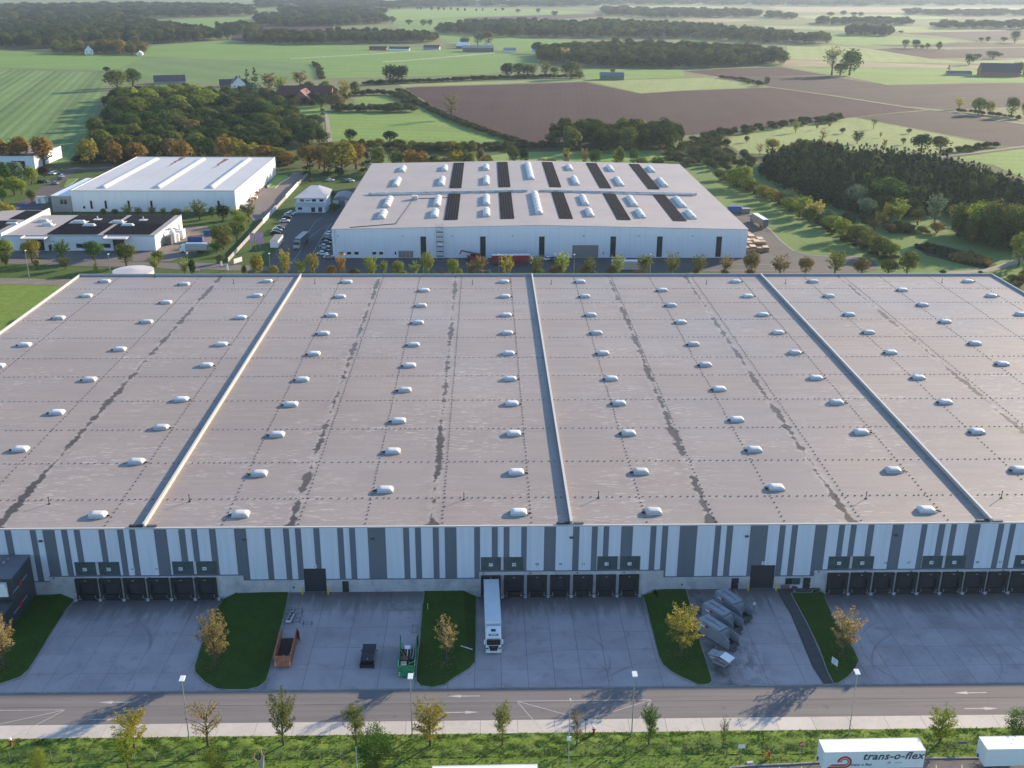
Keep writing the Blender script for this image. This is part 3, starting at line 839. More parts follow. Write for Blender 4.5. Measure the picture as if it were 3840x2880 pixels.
BEDS = [
    ('grass bed beside the dark annex at the left', [(-77.17, 157.27, 0.00), (-74.54, 157.35, 0.00), (-70.94, 157.65, -1.19), (-71.16, 153.88, -1.02), (-70.81, 146.74, -0.70), (-70.34, 139.79, -0.40), (-70.22, 136.52, -0.25), (-70.56, 134.54, 0.00), (-71.64, 133.68, 0.00), (-72.93, 132.91, 0.00), (-74.60, 131.85, 0.00), (-77.81, 131.90, 0.00), (-89.48, 157.45, 0.00)]),
    ('grass bed with a bronze tree left of the orange container', [(-45.34, 157.70, -1.20), (-42.93, 157.38, 0.00), (-38.49, 157.70, 0.00), (-34.29, 157.70, 0.00), (-34.06, 156.18, 0.00), (-33.79, 151.75, 0.00), (-33.67, 147.17, 0.00), (-33.45, 140.23, 0.00), (-33.30, 134.98, 0.00), (-33.35, 132.91, 0.00), (-34.09, 131.62, 0.00), (-35.72, 130.87, 0.00), (-38.58, 130.92, 0.00), (-40.24, 131.15, 0.00), (-42.42, 132.77, 0.00), (-44.56, 135.44, -0.20), (-45.09, 137.06, -0.27), (-45.45, 141.06, -0.45), (-45.83, 146.33, -0.69), (-46.13, 152.31, -0.95), (-45.55, 156.64, -1.14)]),
    ('grass bed with a sparse tree right of the green container', [(-10.90, 157.70, 0.00), (-5.24, 157.66, 0.00), (-1.92, 157.70, -1.22), (-1.90, 151.20, -0.90), (-1.86, 140.33, -0.42), (-1.93, 137.64, -0.30), (-2.84, 135.69, -0.21), (-5.00, 133.34, 0.00), (-6.39, 131.61, 0.00), (-8.17, 131.00, 0.00), (-9.99, 131.37, 0.00), (-10.78, 132.55, 0.00), (-10.93, 135.53, 0.00), (-10.85, 143.12, 0.00), (-10.95, 151.77, 0.00)]),
    ('grass bed with the yellow tree left of the press containers', [(27.04, 157.70, -1.21), (28.55, 157.19, 0.00), (30.96, 157.70, 0.00), (34.11, 157.70, 0.00), (34.58, 157.62, 0.00), (34.49, 155.55, 0.00), (34.38, 148.93, 0.00), (34.00, 141.27, 0.00), (34.02, 136.97, 0.00), (33.99, 133.40, 0.00), (33.91, 131.80, 0.00), (33.37, 131.15, 0.00), (32.35, 130.94, 0.00), (31.55, 131.05, 0.00), (29.99, 132.40, 0.00), (28.32, 134.23, -0.15), (27.18, 136.44, -0.25), (26.90, 139.00, -0.36), (26.96, 142.73, -0.53), (27.05, 148.64, -0.79), (27.15, 154.95, -1.07)]),
    ('grass bed with the white sign at the right', [(52.54, 156.07, 0.00), (56.26, 156.19, 0.00), (56.52, 156.95, 0.00), (58.03, 157.70, 0.00), (59.01, 157.70, -1.24), (58.57, 155.92, -1.11), (58.16, 151.59, -0.92), (58.03, 147.12, -0.72), (58.07, 142.85, -0.53), (58.29, 140.32, -0.42), (58.02, 136.96, -0.27), (56.71, 134.67, 0.00), (54.84, 132.53, 0.00), (52.87, 131.02, 0.00), (52.13, 131.04, 0.00), (52.10, 133.92, 0.00), (52.60, 139.52, 0.00), (52.69, 147.70, 0.00), (52.51, 153.58, 0.00)]),
]
for lab, pts in BEDS:
    grass_bed('grass_bed', pts, lab)

# ------------------------------------------------------------------ the long warehouse
YF = 157.9          # facade plane
WX0, WX1, WY1 = -126.2, 160.2, 320.3
WO = Vector((17.0, YF, 0.0))
ZR = 12.5           # roof membrane

def roof_mat():
    m, nt = _nodes('roof_membrane')
    v = _coords(nt, 'world')
    X, Y, Z = _sep(nt, v)
    base = _mixc(nt, _map(nt, _noise(nt, v, 0.022, 4.0, 0.6), 0.35, 0.65), (0.272, 0.238, 0.222), (0.312, 0.273, 0.254))
    # membrane rolls run along X, 1.05 m wide
    row = _math(nt, 'FLOOR', _math(nt, 'DIVIDE', Y, 1.05))
    cb = nt.nodes.new('ShaderNodeCombineXYZ')
    nt.links.new(row, cb.inputs[1])
    nt.links.new(_math(nt, 'FLOOR', _math(nt, 'DIVIDE', X, 12.0)), cb.inputs[0])
    wnn = nt.nodes.new('ShaderNodeTexWhiteNoise')
    nt.links.new(cb.outputs[0], wnn.inputs['Vector'])
    roll = _map(nt, wnn.outputs['Value'], 0, 1, 0.955, 1.045)
    fr = _math(nt, 'FRACT', _math(nt, 'DIVIDE', Y, 1.05))
    seam = _map(nt, _math(nt, 'ABSOLUTE', _math(nt, 'SUBTRACT', fr, 0.5)), 0.455, 0.5, 1.0, 0.90)
    fx = _math(nt, 'FRACT', _math(nt, 'DIVIDE', X, 6.02))
    seamx = _map(nt, _math(nt, 'ABSOLUTE', _math(nt, 'SUBTRACT', fx, 0.5)), 0.492, 0.5, 1.0, 0.96)
    fine = _map(nt, _noise(nt, v, 2.2, 4.0, 0.7), 0.25, 0.75, 0.94, 1.06)
    k = _math(nt, 'MULTIPLY', _math(nt, 'MULTIPLY', roll, seam), _math(nt, 'MULTIPLY', seamx, fine))
    sc = nt.nodes.new('ShaderNodeVectorMath')
    sc.operation = 'SCALE'
    nt.links.new(base, sc.inputs[0])
    nt.links.new(k, sc.inputs['Scale'])
    col = sc.outputs[0]
    # pale scuffs: short dashes on the rolls, in patches
    dash = _noise(nt, _scaled(nt, v, 0.55, 2.6, 1), 1.0, 2.0, 0.5)
    patch = _noise(nt, v, 0.05, 3.0, 0.55)
    nearf = _map(nt, Y, 158, 262, 1.0, 0.12)
    scm = _math(nt, 'MULTIPLY', _map(nt, dash, 0.58, 0.66), _map(nt, _math(nt, 'ADD', patch, _math(nt, 'MULTIPLY', nearf, 0.13)), 0.52, 0.68))
    col = _mixc(nt, _math(nt, 'MULTIPLY', scm, 0.6), col, (0.50, 0.46, 0.42))
    # dirt lines in the roof valleys, dried puddles with a pale rim
    dmin = None
    wob = _math(nt, 'MULTIPLY', _math(nt, 'SUBTRACT', _noise(nt, v, 0.3, 3.0), 0.5), 1.6)
    for x in (-82.35, -33.3, -9.4, 38.3, 62.35, 110.6):
        d = _math(nt, 'ABSOLUTE', _math(nt, 'ADD', _math(nt, 'SUBTRACT', X, x), wob))
        dmin = d if dmin is None else _math(nt, 'MINIMUM', dmin, d)
    wid = _math(nt, 'ADD', _math(nt, 'ADD', _map(nt, _noise(nt, _scaled(nt, v, 0.03, 0.12, 1), 1.0, 3.0, 0.6), 0.34, 0.62, -0.12, 0.8), _map(nt, _noise(nt, _scaled(nt, v, 0.4, 0.7, 1), 1.0, 2.0, 0.5), 0.35, 0.65, -0.3, 0.35)),
                _map(nt, Y, 158, 162, 1.1, 0.0))
    rim = _math(nt, 'MULTIPLY', _map(nt, dmin, 0.5, 1.3, 1.0, 0.0), _map(nt, _noise(nt, v, 0.9, 3.0, .6), .4, .6))
    col = _mixc(nt, _math(nt, 'MULTIPLY', rim, 0.55), col, (0.42, 0.38, 0.35))
    pud = _map(nt, _math(nt, 'SUBTRACT', dmin, wid), -0.25, 0.05, 1.0, 0.0)
    col = _mixc(nt, _math(nt, 'MULTIPLY', pud, _map(nt, Y, 160, 315, 0.9, 0.72)), col, (0.032, 0.026, 0.025))
    soft = _map(nt, dmin, 0.4, 3.4, 0.30, 0.0)
    col = _mixc(nt, _math(nt, 'MULTIPLY', soft, _map(nt, _noise(nt, v, 0.2, 3.0), 0.4, 0.7)), col, (0.15, 0.13, 0.122))
    blo = _map(nt, _noise(nt, v, 0.16, 4.0, 0.6), 0.62, 0.72, 0.0, 0.16)
    col = _mixc(nt, blo, col, (0.19, 0.165, 0.155))
    rg = _map(nt, _noise(nt, v, 0.03, 3.0), 0.3, 0.7, 0.42, 0.62)
    _finish(nt, col, rg, 0.0, None, spec=0.2)
    MATS['roof'] = m
    return m
M_ROOF = roof_mat()

def panel_mat(name, col, var=0.05, spec=0.5, rough=0.42):
    """trapezoid sheet cladding: fine vertical ribs, faint streaks"""
    m, nt = _nodes(name)
    v = _coords(nt, 'world')
    X, Y, Z = _sep(nt, v)
    st = _noise(nt, _scaled(nt, v, 1.3, 1.3, 0.08), 1.0, 4.0)
    k = _map(nt, st, 0.3, 0.7, 1 - var, 1 + var)
    jf = _math(nt, 'FRACT', _math(nt, 'DIVIDE', _math(nt, 'ADD', _math(nt, 'ADD', X, Y), 0.3), 1.02))
    k = _math(nt, 'MULTIPLY', k, _map(nt, _math(nt, 'ABSOLUTE', _math(nt, 'SUBTRACT', jf, 0.5)), 0.46, 0.5, 1.0, 0.86))
    k = _math(nt, 'MULTIPLY', k, _map(nt, _noise(nt, _scaled(nt, v, .9, .9, .05), 1.0, 3.0), 0.55, 0.8, 1.0, 0.88))
    rib = _math(nt, 'SINE', _math(nt, 'MULTIPLY', _math(nt, 'ADD', X, Y), 2 * math.pi / 0.2))
    sc = nt.nodes.new('ShaderNodeVectorMath')
    sc.operation = 'SCALE'
    c = _mixc(nt, 1.0, col, (1, 1, 1), 'MULTIPLY')
    nt.links.new(c, sc.inputs[0])
    nt.links.new(k, sc.inputs['Scale'])
    _finish(nt, sc.outputs[0], rough, 0.0, rib, 0.25, 0.02, spec)
    MATS[name] = m
    return m
M_PL = panel_mat('silver_cladding', (0.62, 0.66, 0.74))
M_PD = panel_mat('slate_cladding', (0.135, 0.152, 0.185))
M_PLINTH = mat('plinth_concrete', (0.47, 0.46, 0.475), 0.85, var=0.16, scale=0.5, coords='world', dirt=(0.2, 0.2, 0.2), dirt_amt=0.55, dirt_scale=0.35)
M_COPE = mat('coping_metal', (0.55, 0.52, 0.49), 0.35, var=0.06)
M_COPE2 = mat('coping_dark', (0.30, 0.32, 0.35), 0.4, var=0.08)
M_FIRE = mat('firewall_felt', (0.40, 0.37, 0.34), 0.7, var=0.12, coords='world', scale=0.4)
M_BLACK = mat('black_rubber', (0.018, 0.018, 0.02), 0.7, var=0.2)
M_DOOR = mat('dark_door', (0.028, 0.030, 0.038), 0.5, var=0.1)
M_DARKGLASS = mat('dark_glass', (0.02, 0.03, 0.035), 0.08, var=0.1, spec=0.8)
M_POLY = mat('green_polycarbonate', (0.06, 0.088, 0.095), 0.25, var=0.3, scale=0.9)
M_WHITE = mat('white_paint', (0.80, 0.80, 0.78), 0.4, var=0.04)
M_SIGNW = mat('sign_white', (0.75, 0.76, 0.76), 0.5, var=0.03)
M_INK = mat('sign_ink', (0.03, 0.03, 0.035), 0.6, var=0.03)
M_GREYTXT = mat('grey_lettering', (0.09, 0.10, 0.12), 0.6, var=0.03)
M_STEEL = mat('galvanised_steel', (0.42, 0.43, 0.44), 0.45, 0.5, var=0.15, scale=2.0)
M_DSTEEL = mat('dark_steel', (0.09, 0.09, 0.095), 0.55, 0.2, var=0.2)
M_YELLOW = mat('safety_yellow', (0.72, 0.56, 0.03), 0.5, var=0.12)
M_DOME = mat('acrylic_dome', (0.56, 0.57, 0.58), 0.3, var=0.08, scale=1.2, spec=0.5, obj_var=0.16, dirt=(0.36, 0.35, 0.32), dirt_amt=0.4, dirt_scale=0.9)
M_CURB = mat('skylight_curb', (0.52, 0.52, 0.50), 0.5, var=0.12)

wh = thing('warehouse', 'huge flat roofed warehouse with grey and silver striped cladding', 'warehouse', WO)
def wb(b, name, mats, parent=wh, **k):
    """place a mesh given in world coordinates under the warehouse"""
    b.v = [(p[0] - WO.x, p[1] - WO.y, p[2] - WO.z) for p in b.v]
    return b.build(name, mats, parent, **k)

# body and roof
body = MB()
body.box(WX0, WX1, YF, WY1, -1.6, 12.3)
wb(body, 'wall', [M_PL])
roof = wb(MB().box(WX0 + .3, WX1 - .3, YF + .2, WY1 - .3, 12.3, ZR), 'roof', M_ROOF)
wb(MB().box(WX0, WX1, YF - .14, YF + .2, 12.42, 12.66), 'front_coping', M_COPE)
wb(MB().box(WX0, WX1, WY1 - .3, WY1 + .05, 12.3, 13.15), 'rear_parapet', M_COPE2)
wb(MB().box(WX0 - .05, WX0 + .35, YF + .2, WY1 - .3, 12.3, 13.05), 'side_parapet', M_COPE)
wb(MB().box(WX1 - .35, WX1 + .05, YF + .2, WY1 - .3, 12.3, 13.05), 'side_parapet', M_COPE2)
for x in (-57.65, 14.3, 86.35):
    f = wb(MB().box(x - .16, x + .16, YF + .22, WY1 - .32, 12.3, 13.22), 'fire_wall', M_FIRE)
    wb(MB().box(x - .21, x + .21, YF + .21, WY1 - .31, 13.22, 13.29), 'coping', M_COPE, parent=f)
    wb(MB().box(x - 2.5, x - .35, YF + .22, YF + .75, 12.48, 12.9), 'gutter_box', M_BLACK)  # left drain box coloured black to stand for the fire wall's shadow
    wb(MB().box(x + .35, x + 2.1, YF + .22, YF + .8, 12.48, 12.82), 'gutter_box', M_DSTEEL)

# cladding stripes: x where the colour changes, from the left end
EDGES = [-80.8, -79.7, -76.6, -75.6, -74.5, -72.5, -71.4, -70.4, -69.3, -68.3, -65.2, -64.2, -62.1, -61.1, -60.1, -59.1, -56.0, -53.9, -51.9, -50.8,
         -49.8, -48.8, -46.8, -45.7, -42.6, -40.6, -37.5, -36.5, -34.4, -33.4, -32.4, -31.4, -29.3, -28.3, -25.3, -24.3, -23.3, -22.3, -20.2, -17.2,
         -14.2, -13.2, -12.2, -11.2, -9.2, -8.2, -7.2, -5.2, -2.2, -1.2, 0.8, 1.8, 2.8, 3.8, 5.8, 6.75, 9.7, 11.7, 14.6, 15.7, 17.8, 18.8, 19.8,
         20.75, 22.8, 24.8, 27.8, 28.8, 29.8, 30.8, 32.8, 35.8, 38.85, 39.85, 40.85, 41.9, 44.9, 47.9, 49.9, 50.9, 52.0, 53.0, 56.0, 58.1, 60.1,
         61.1, 62.1, 63.1, 65.1, 66.15, 69.3, 71.25, 74.3, 75.3, 77.3, 78.4, 79.4, 80.4, 82.4, 84.5, 87.6, 88.6, 89.6, 90.6]
# the pattern goes on beyond the frame
pat = [3.0, 1.0, 1.0, 2.0, 1.0, 1.0, 2.0, 1.0]
x = EDGES[-1]
k = 0
while x < WX1 - 3:
    x += pat[k % 8]; k += 1
    EDGES.append(min(x, WX1))
x, k, pre = EDGES[0], 0, []
while x > WX0 + 3:
    x -= pat[k % 8]; k += 1
    pre.append(max(x, WX0))
odd = len(pre) % 2
EDGES = pre[::-1] + EDGES
ZONES = [(-74.6, -41.75, 3.5), (-1.4, 30.45, 3.85), (56.75, 130.0, 3.65)]           # dock fronts: cladding starts higher
WINS = [(-70.1, -62.5, 3.62, 6.2), (-53.65, -46.0, 3.7, 6.2), (-1.1, 6.25, 4.0, 6.6), (18.9, 26.35, 4.0, 6.6), (58.95, 66.95, 3.8, 6.25),
        (75.35, 83.0, 3.8, 6.25), (91.55, 99.2, 3.8, 6.25)]
GATES = [(-31.45, -27.65, 4.6), (45.6, 49.85, 4.6)]

def cut_spans(a, b):
    """lower edge of the cladding over a..b, split where it changes"""
    cuts = {a, b}
    for z in ZONES + [(w[0], w[1], 0) for w in WINS] + [(g[0], g[1], 0) for g in GATES]:
        for q in z[:2]:
            if a < q < b:
                cuts.add(q)
    cuts = sorted(cuts)
    out = []
    for p, q in zip(cuts[:-1], cuts[1:]):
        m = (p + q) / 2
        lo = 2.5
        for z in ZONES:
            if z[0] < m < z[1]:
                lo = z[2]
        for w in WINS:
            if w[0] < m < w[1]:
                lo = w[3]
        for g in GATES:
            if g[0] < m < g[1]:
                lo = g[2]
        out.append((p, q, lo))
    return out
dark = True if (len(pre) % 2 == 0) else False
for i in range(len(EDGES) - 1):
    b = MB()
    for (p, q, lo) in cut_spans(EDGES[i] + .01, EDGES[i + 1] - .01):
        b.box(p, q, YF - (.10 if dark else .085), YF - .005, lo, 12.42)
    wb(b, 'panel', M_PD if dark else M_PL)
    dark = not dark
# plinth, stepped up round the docks
DOCKS = [(-70.3 + 4.05 * i, 3.65) for i in range(6)] + [(-1.1 + 3.98 * i, 3.45) for i in range(7)] + [(59.1 + 4.03 * i, 3.6) for i in range(9)]
b = MB()
xs = sorted({WX0, WX1} | {q for z in ZONES for q in z[:2]} | {q for g in GATES for q in g[:2]} | {d[0] for d in DOCKS} | {d[0] + d[1] for d in DOCKS})
for p, q in zip(xs[:-1], xs[1:]):
    m = (p + q) / 2
    if any(g[0] < m < g[1] for g in GATES):
        continue
    lo, hi = -1.5, 2.46
    for z in ZONES:
        if z[0] < m < z[1]:
            hi = z[2] - .05
    if any(d[0] < m < d[0] + d[1] for d in DOCKS):
        lo = 3.12
    b.box(p, q, YF - .22, YF - .003, lo, hi)
wb(b, 'plinth', M_PLINTH)
b = MB()
for p, q, z in [(-126, -74.6, 2.48), (-41.75, -31.5, 2.48), (-27.6, -1.4, 2.48), (30.45, 45.55, 2.48), (49.9, 56.75, 2.48)] + [(z[0], z[1], z[2] - .03) for z in ZONES]:
    b.box(p, q, YF - .25, YF - .02, z - .04, z + .07)
wb(b, 'drip_flashing', M_PD)

# docks
for (x, w) in DOCKS:
    z0 = -1.2
    d = wb(MB().box(x + .02, x + w - .02, YF - .12, YF - .004, -.05, 3.1), 'loading_dock', M_DOOR)
    s = MB()
    s.box(x + .02, x + .32, YF - .62, YF - .13, -.75, 3.1).box(x + w - .32, x + w - .02, YF - .62, YF - .13, -.75, 3.1)
    s.box(x + .02, x + w - .02, YF - .70, YF - .13, 2.72, 3.11)
    s.box(x + .32, x + .62, YF - .60, YF - .50, -.7, 2.72).box(x + w - .62, x + w - .32, YF - .60, YF - .50, -.7, 2.72)
    s.box(x + .32, x + w - .32, YF - .64, YF - .56, 2.15, 2.72)
    wb(s, 'dock_shelter', M_BLACK, parent=d)
    wb(MB().box(x + .65, x + w - .65, YF - .45, YF - .13, -1.15, -.06), 'dock_leveller', M_BLACK, parent=d)
    wb(MB().box(x + .42, x + .50, YF - .78, YF - .62, -.6, -.05), 'bumper', M_STEEL, parent=d)
    wb(MB().box(x + w - .50, x + w - .42, YF - .78, YF - .62, -.6, -.05), 'bumper', M_STEEL, parent=d)
    wb(MB().box(x + w / 2 - .17, x + w / 2 + .17, YF - .76, YF - .70, 2.82, 2.94), 'dock_lamp', M_STEEL, parent=d)
    wb(MB().box(x + w + .02, x + w + .5 - .02, YF - .80, YF - .22, -1.4, -.72), 'wheel_guide', M_PLINTH, parent=d)
wb(MB().box(-70.9, -70.35, YF - .8, YF - .22, -1.4, -.72), 'wheel_guide', M_PLINTH)
b = MB()
for z in ZONES:
    x = z[0] + .6
    while x < z[1]:
        b.box(x, x + .25, YF - .34, YF - .22, z[2] - .45, z[2] - .25)
        x += 8.1
wb(b, 'junction_box', M_DSTEEL)

# translucent windows above the docks with the dock numbers
NUM = 1
SIGN_X = []
for i, (x0, x1, z0, z1) in enumerate(WINS):
    xm = (x0 + x1) / 2
    w = wb(MB().box(x0 + .02, x1 - .02, YF - .06, YF - .003, z0, z1), 'window', M_DSTEEL)
    wb(MB().box(x0 + .25, xm - .3, YF - .075, YF - .062, z0 + .12, z1 - .15), 'pane', M_POLY, parent=w)
    wb(MB().box(xm + .3, x1 - .25, YF - .075, YF - .062, z0 + .12, z1 - .15), 'pane', M_POLY, parent=w)
    wb(MB().box(xm - .22, xm + .22, YF - .10, YF - .062, z0 + .02, z1 - .02), 'mullion', M_PLINTH, parent=w)
    mb = MB()
    for fx in (0.28, 0.36, 0.64, 0.72):
        pass
    for k in range(1, 8):
        xx = x0 + .25 + (xm - .55 - x0) * k / 8
        mb.box(xx - .02, xx + .02, YF - .085, YF - .076, z0 + .12, z1 - .15)
        xx = xm + .3 + (x1 - .55 - xm) * k / 8
        mb.box(xx - .02, xx + .02, YF - .085, YF - .076, z0 + .12, z1 - .15)
    tag(wb(mb, 'glazing_bar', M_DSTEEL, parent=w), kind='stuff')
    wb(MB().box(x0 - .05, x1 + .05, YF - .13, YF - .01, z0 - .12, z0 - .005), 'sill', M_PD, parent=w)

def number_sign(x, z, s, board=True):
    if board:
        o = wb(MB().box(x - .33, x + .33, YF - .125, YF - .10, z - .3, z + .3), 'number_sign', M_SIGNW)
        text_mesh(s, .5, 'numeral', M_GREYTXT, o, (x - WO.x, -.135, z), (R(90), 0, 0), bold=0.012)
    else:
        text_mesh(s, .62, 'numeral', M_GREYTXT, wh, (x - WO.x, -.115, z), (R(90), 0, 0), bold=0.012)
for k, (x, w) in enumerate(DOCKS):
    xm = x + w / 2
    inw = any(a[0] < xm < a[1] for a in WINS)
    zz = [a for a in ZONES if a[0] < xm < a[1]][0][2] + 1.25
    number_sign(xm, zz, '%02d' % (k + 1), inw or k in (2, 3))
number_sign(-29.5, 5.05, 'A')
number_sign(47.75, 5.05, 'B')

# gates, doors and the small office window
for x0, x1, z1 in GATES:
    g = wb(MB().box(x0 + .02, x1 - .02, YF - .03, YF - .004, .02, z1 - .02), 'gate', M_DOOR)
    s = MB()
    for k in range(1, 9):
        s.box(x0 + .1, x1 - .1, YF - .045, YF - .031, .02 + k * .5, .04 + k * .5)
    wb(s, 'gate_slat', M_DSTEEL, parent=g)
for x0, x1 in ((-24.95, -23.85), (42.4, 43.65), (54.95, 56.2)):
    g = wb(MB().box(x0, x1, YF - .26, YF - .224, .03, 2.15), 'door', M_DOOR)
    wb(MB().box(x1 - .22, x1 - .14, YF - .33, YF - .262, 1.0, 1.1), 'handle', M_STEEL, parent=g)
g = wb(MB().box(51.8, 54.4, YF - .26, YF - .224, .8, 2.1), 'window', M_DSTEEL)
wb(MB().box(51.9, 53.0, YF - .275, YF - .262, .9, 2.0), 'pane', M_DARKGLASS, parent=g)
wb(MB().box(53.1, 54.3, YF - .275, YF - .262, .9, 2.0), 'pane', M_POLY, parent=g)
for x in (-75, -41, -19.4, 14.3, 44.3, 70.0, 100.5):
    wb(MB().box(x - .3, x + .3, YF - .45, YF - .11, 10.25, 10.5), 'floodlight', M_DSTEEL)
for x in (-33.3, 33.8):
    wb(MB().tube((x, YF - .3, 1.0), (x, YF - .2, 1.0), .16, .16, 10), 'drain_hole', M_BLACK)

# rooflights
SKY_ME = None
def skylight_meshes():
    c = MB().box(-1.42, 1.42, -1.0, 1.0, 0.0, .26).mesh('skylight', M_CURB)
    b = MB()
    n = 9
    secs = []
    for xx, hs, ws in ((-1.38, .30, .92), (-1.34, .42, .95), (-.6, .46, .95), (.6, .45, .95), (1.12, .38, .95), (1.38, .05, .92)):
        s = []
        for k in range(n):
            t = math.pi * k / (n - 1)
            s.append((xx, -math.cos(t) * ws, .265 + max(math.sin(t), 0.0) ** .36 * hs))
        secs.append(s)
    b.loft(secs)
    d = b.mesh('dome', M_DOME)
    for p in d.polygons:
        p.use_smooth = len(p.vertices) == 4
    a = MB().obox((0, 0, .22), .55, .25, .22).mesh('actuator', M_BLACK)
    return c, d, a
SKC, SKD, SKA = skylight_meshes()
SK_A = [312.6, 296.5, 278.1, 262.2, 246.1, 228.2, 212.9, 196.6, 178.5, 162.5]
SK_B = [303.0, 287.3, 271.4, 252.9, 237.5, 221.3, 203.5, 188.2, 171.5]
SK_L = [313.4, 297.6, 276.2, 253.5, 238.0, 216.0, 200.5, 184.0, 162.5]
SK_M = [310.2, 290.9, 272.5, 249.9, 228.6, 208.8, 190.0, 172.0]
for x, ys, side in ((-115.9, SK_L, -1), (-91.1, SK_M, -1), (-66.8, SK_L, 1), (-42.4, SK_A, -1), (-18.35, SK_B, -1), (5.5, SK_A, 1), (28.95, SK_A, -1), (52.75, SK_B, -1),
                    (76.85, SK_A, 1), (100.9, SK_A, -1), (125.1, SK_B, -1), (149.2, SK_A, 1)):
    for y in ys:
        o = link('skylight', SKC, wh, (x - WO.x, y - WO.y, ZR))
        link('dome', SKD, o)
        link('actuator', SKA, o, (side * 1.85, -.35, 0))

# lightning conductor: concrete feet and wire
b = MB()
def foot(x, y):
    b.obox((x + random.uniform(-.08, .08), y + random.uniform(-.08, .08), ZR + .06), .22, .22, .12, random.uniform(-.5, .5))
for y in (305.2, 290.3, 274.3, 259.0, 243.4, 230.7, 215.4, 199.6, 183.6, 168.5):
    x = WX0 + 1.5
    while x < WX1 - 1:
        if min(abs(x - q) for q in (-57.65, 14.3, 86.35)) > .5:
            foot(x, y)
        x += random.choice((1.0, 1.15, 1.3, 1.5))
for x in (-113.4, -88.7, -64.4, -44.7, -32.0, -20.6, -7.6, 7.6, 27.3, 39.1, 51.0, 64.3, 79.3, 99.7, 112.3, 123.8, 139.3, 151.6):
    y = YF + 1.2
    while y < WY1 - 1:
        foot(x, y)
        y += random.choice((1.3, 1.5, 1.6, 1.8))
tag(wb(b, 'conductor_foot', M_DSTEEL), kind='stuff')
for (x, y) in ((-76.8, 167.0), (-52.5, 167.6), (-4.1, 167.8), (19.9, 168.0), (67.8, 167.2), (92.3, 167.2), (-76.6, 311.2), (-52.1, 311.4), (-102.3, 318.0), (-4.2, 310.4),
               (19.8, 310.3), (67.3, 310.2), (91.7, 310.6), (140.6, 311.7)):
    p = wb(MB().tube((x, y, ZR), (x, y, ZR + 1.25), .07, .07, 8).tube((x, y, ZR), (x, y, ZR + .12), .28, .2, 8), 'vent_pipe', M_BLACK)
    wb(MB().tube((x, y, ZR + 1.25), (x, y, ZR + 1.4), .12, .10, 8), 'cap', M_BLACK, parent=p)

# yellow gate posts
M_POSTCAP = mat('post_cap', (0.6, 0.47, 0.05), 0.5)
for k, (x, lab) in enumerate(((-31.75, 'yellow bollard left of the left gate'), (-27.35, 'yellow bollard right of the left gate'),
                              (45.3, 'yellow bollard left of the right gate'), (50.15, 'yellow bollard right of the right gate'))):
    t = thing('bollard', lab, 'bollard', (x, 157.05, 0), group='yellow gate bollards')
    MB().tube((0, 0, 0), (0, 0, 1.25), .13, .13, 12).build('post', M_YELLOW, t)
    MB().tube((0, 0, 1.25), (0, 0, 1.31), .13, .05, 12).build('cap', M_POSTCAP, t)

# dark annex at the left edge
an = thing('annex', 'dark grey office annex with red marks at the left edge', 'building', (-95, 154.2, 0))
def ab(b, name, mats, parent=an, **k):
    b.v = [(p[0] + 95, p[1] - 154.2, p[2]) for p in b.v]
    return b.build(name, mats, parent, **k)
M_ANX = panel_mat('anthracite_cladding', (0.055, 0.058, 0.066), 0.12)
M_ANXR = mat('annex_roof', (0.16, 0.16, 0.165), 0.7, var=0.15, coords='world', scale=0.4)
M_RED = mat('red_paint', (0.50, 0.03, 0.03), 0.5, var=0.1)
ab(MB().prism([(-115, 150.4), (-81.5, 150.4), (-81.5, 146.2), (-77.25, 146.2), (-77.25, 157.7), (-115, 157.7)], -1.0, 3.6), 'wall', M_ANX)
ab(MB().prism([(-115, 150.4), (-77.25, 150.4), (-77.25, 157.7), (-115, 157.7)], 3.602, 7.55), 'upper_wall', M_ANX)
ab(MB().box(-115, -77.2, 150.3, 157.72, 7.552, 7.75), 'roof', M_ANXR)
for (x, y, s) in ((-81.6, 155.4, .9), (-80.4, 155.0, .5), (-80.1, 156.1, .4), (-81.2, 153.6, .35), (-84, 155, 1.1)):
    ab(MB().box(x - s / 2, x + s / 2, y - s / 3, y + s / 3, 7.752, 7.75 + s * .6), 'roof_unit', M_STEEL)
ab(MB().box(-84, -78.2, 150.1, 150.38, 4.3, 6.9).box(-84, -78.2, 149.6, 150.1, 6.3, 6.9), 'window_band', M_WHITE)
for (y, z) in ((152.9, 5.2), (151.8, 1.9)):
    r = ab(MB().box(-77.24, -77.2, y - .45, y + .45, z - .45, z + .5), 'logo_mark', M_RED)
    ab(MB().box(-77.24, -77.2, y + .7, y + 2.6, z - .1, z + .15), 'lettering', M_STEEL, parent=r)
    ab(MB().box(-77.24, -77.2, y - 2.8, y - .7, z - .2, z + .05), 'lettering', M_STEEL, parent=r)

# ------------------------------------------------------------------ vehicles and containers: materials
M_TRUCKW = mat('truck_white', (0.80, 0.81, 0.82), 0.28, var=0.03, dirt=(0.55, 0.54, 0.52), dirt_amt=0.3, dirt_scale=0.8)
M_TARP = mat('trailer_roof_sheet', (0.72, 0.74, 0.76), 0.5, var=0.05, scale=0.5, dirt=(0.5, 0.52, 0.55), dirt_amt=0.3, dirt_scale=0.35)
M_BOXW = mat('trailer_white', (0.84, 0.835, 0.82), 0.35, var=0.03, scale=0.6, dirt=(0.6, 0.58, 0.55), dirt_amt=0.25, dirt_scale=0.5)
M_TYRE = mat('tyre', (0.02, 0.02, 0.02), 0.85, var=0.2)
M_RIM = mat('wheel_rim', (0.45, 0.45, 0.46), 0.35, 0.6, var=0.1)
M_GLASS = mat('windscreen', (0.012, 0.013, 0.015), 0.06, var=0.1, spec=0.8)
M_LAMP = mat('headlamp', (0.6, 0.62, 0.65), 0.15, var=0.05)
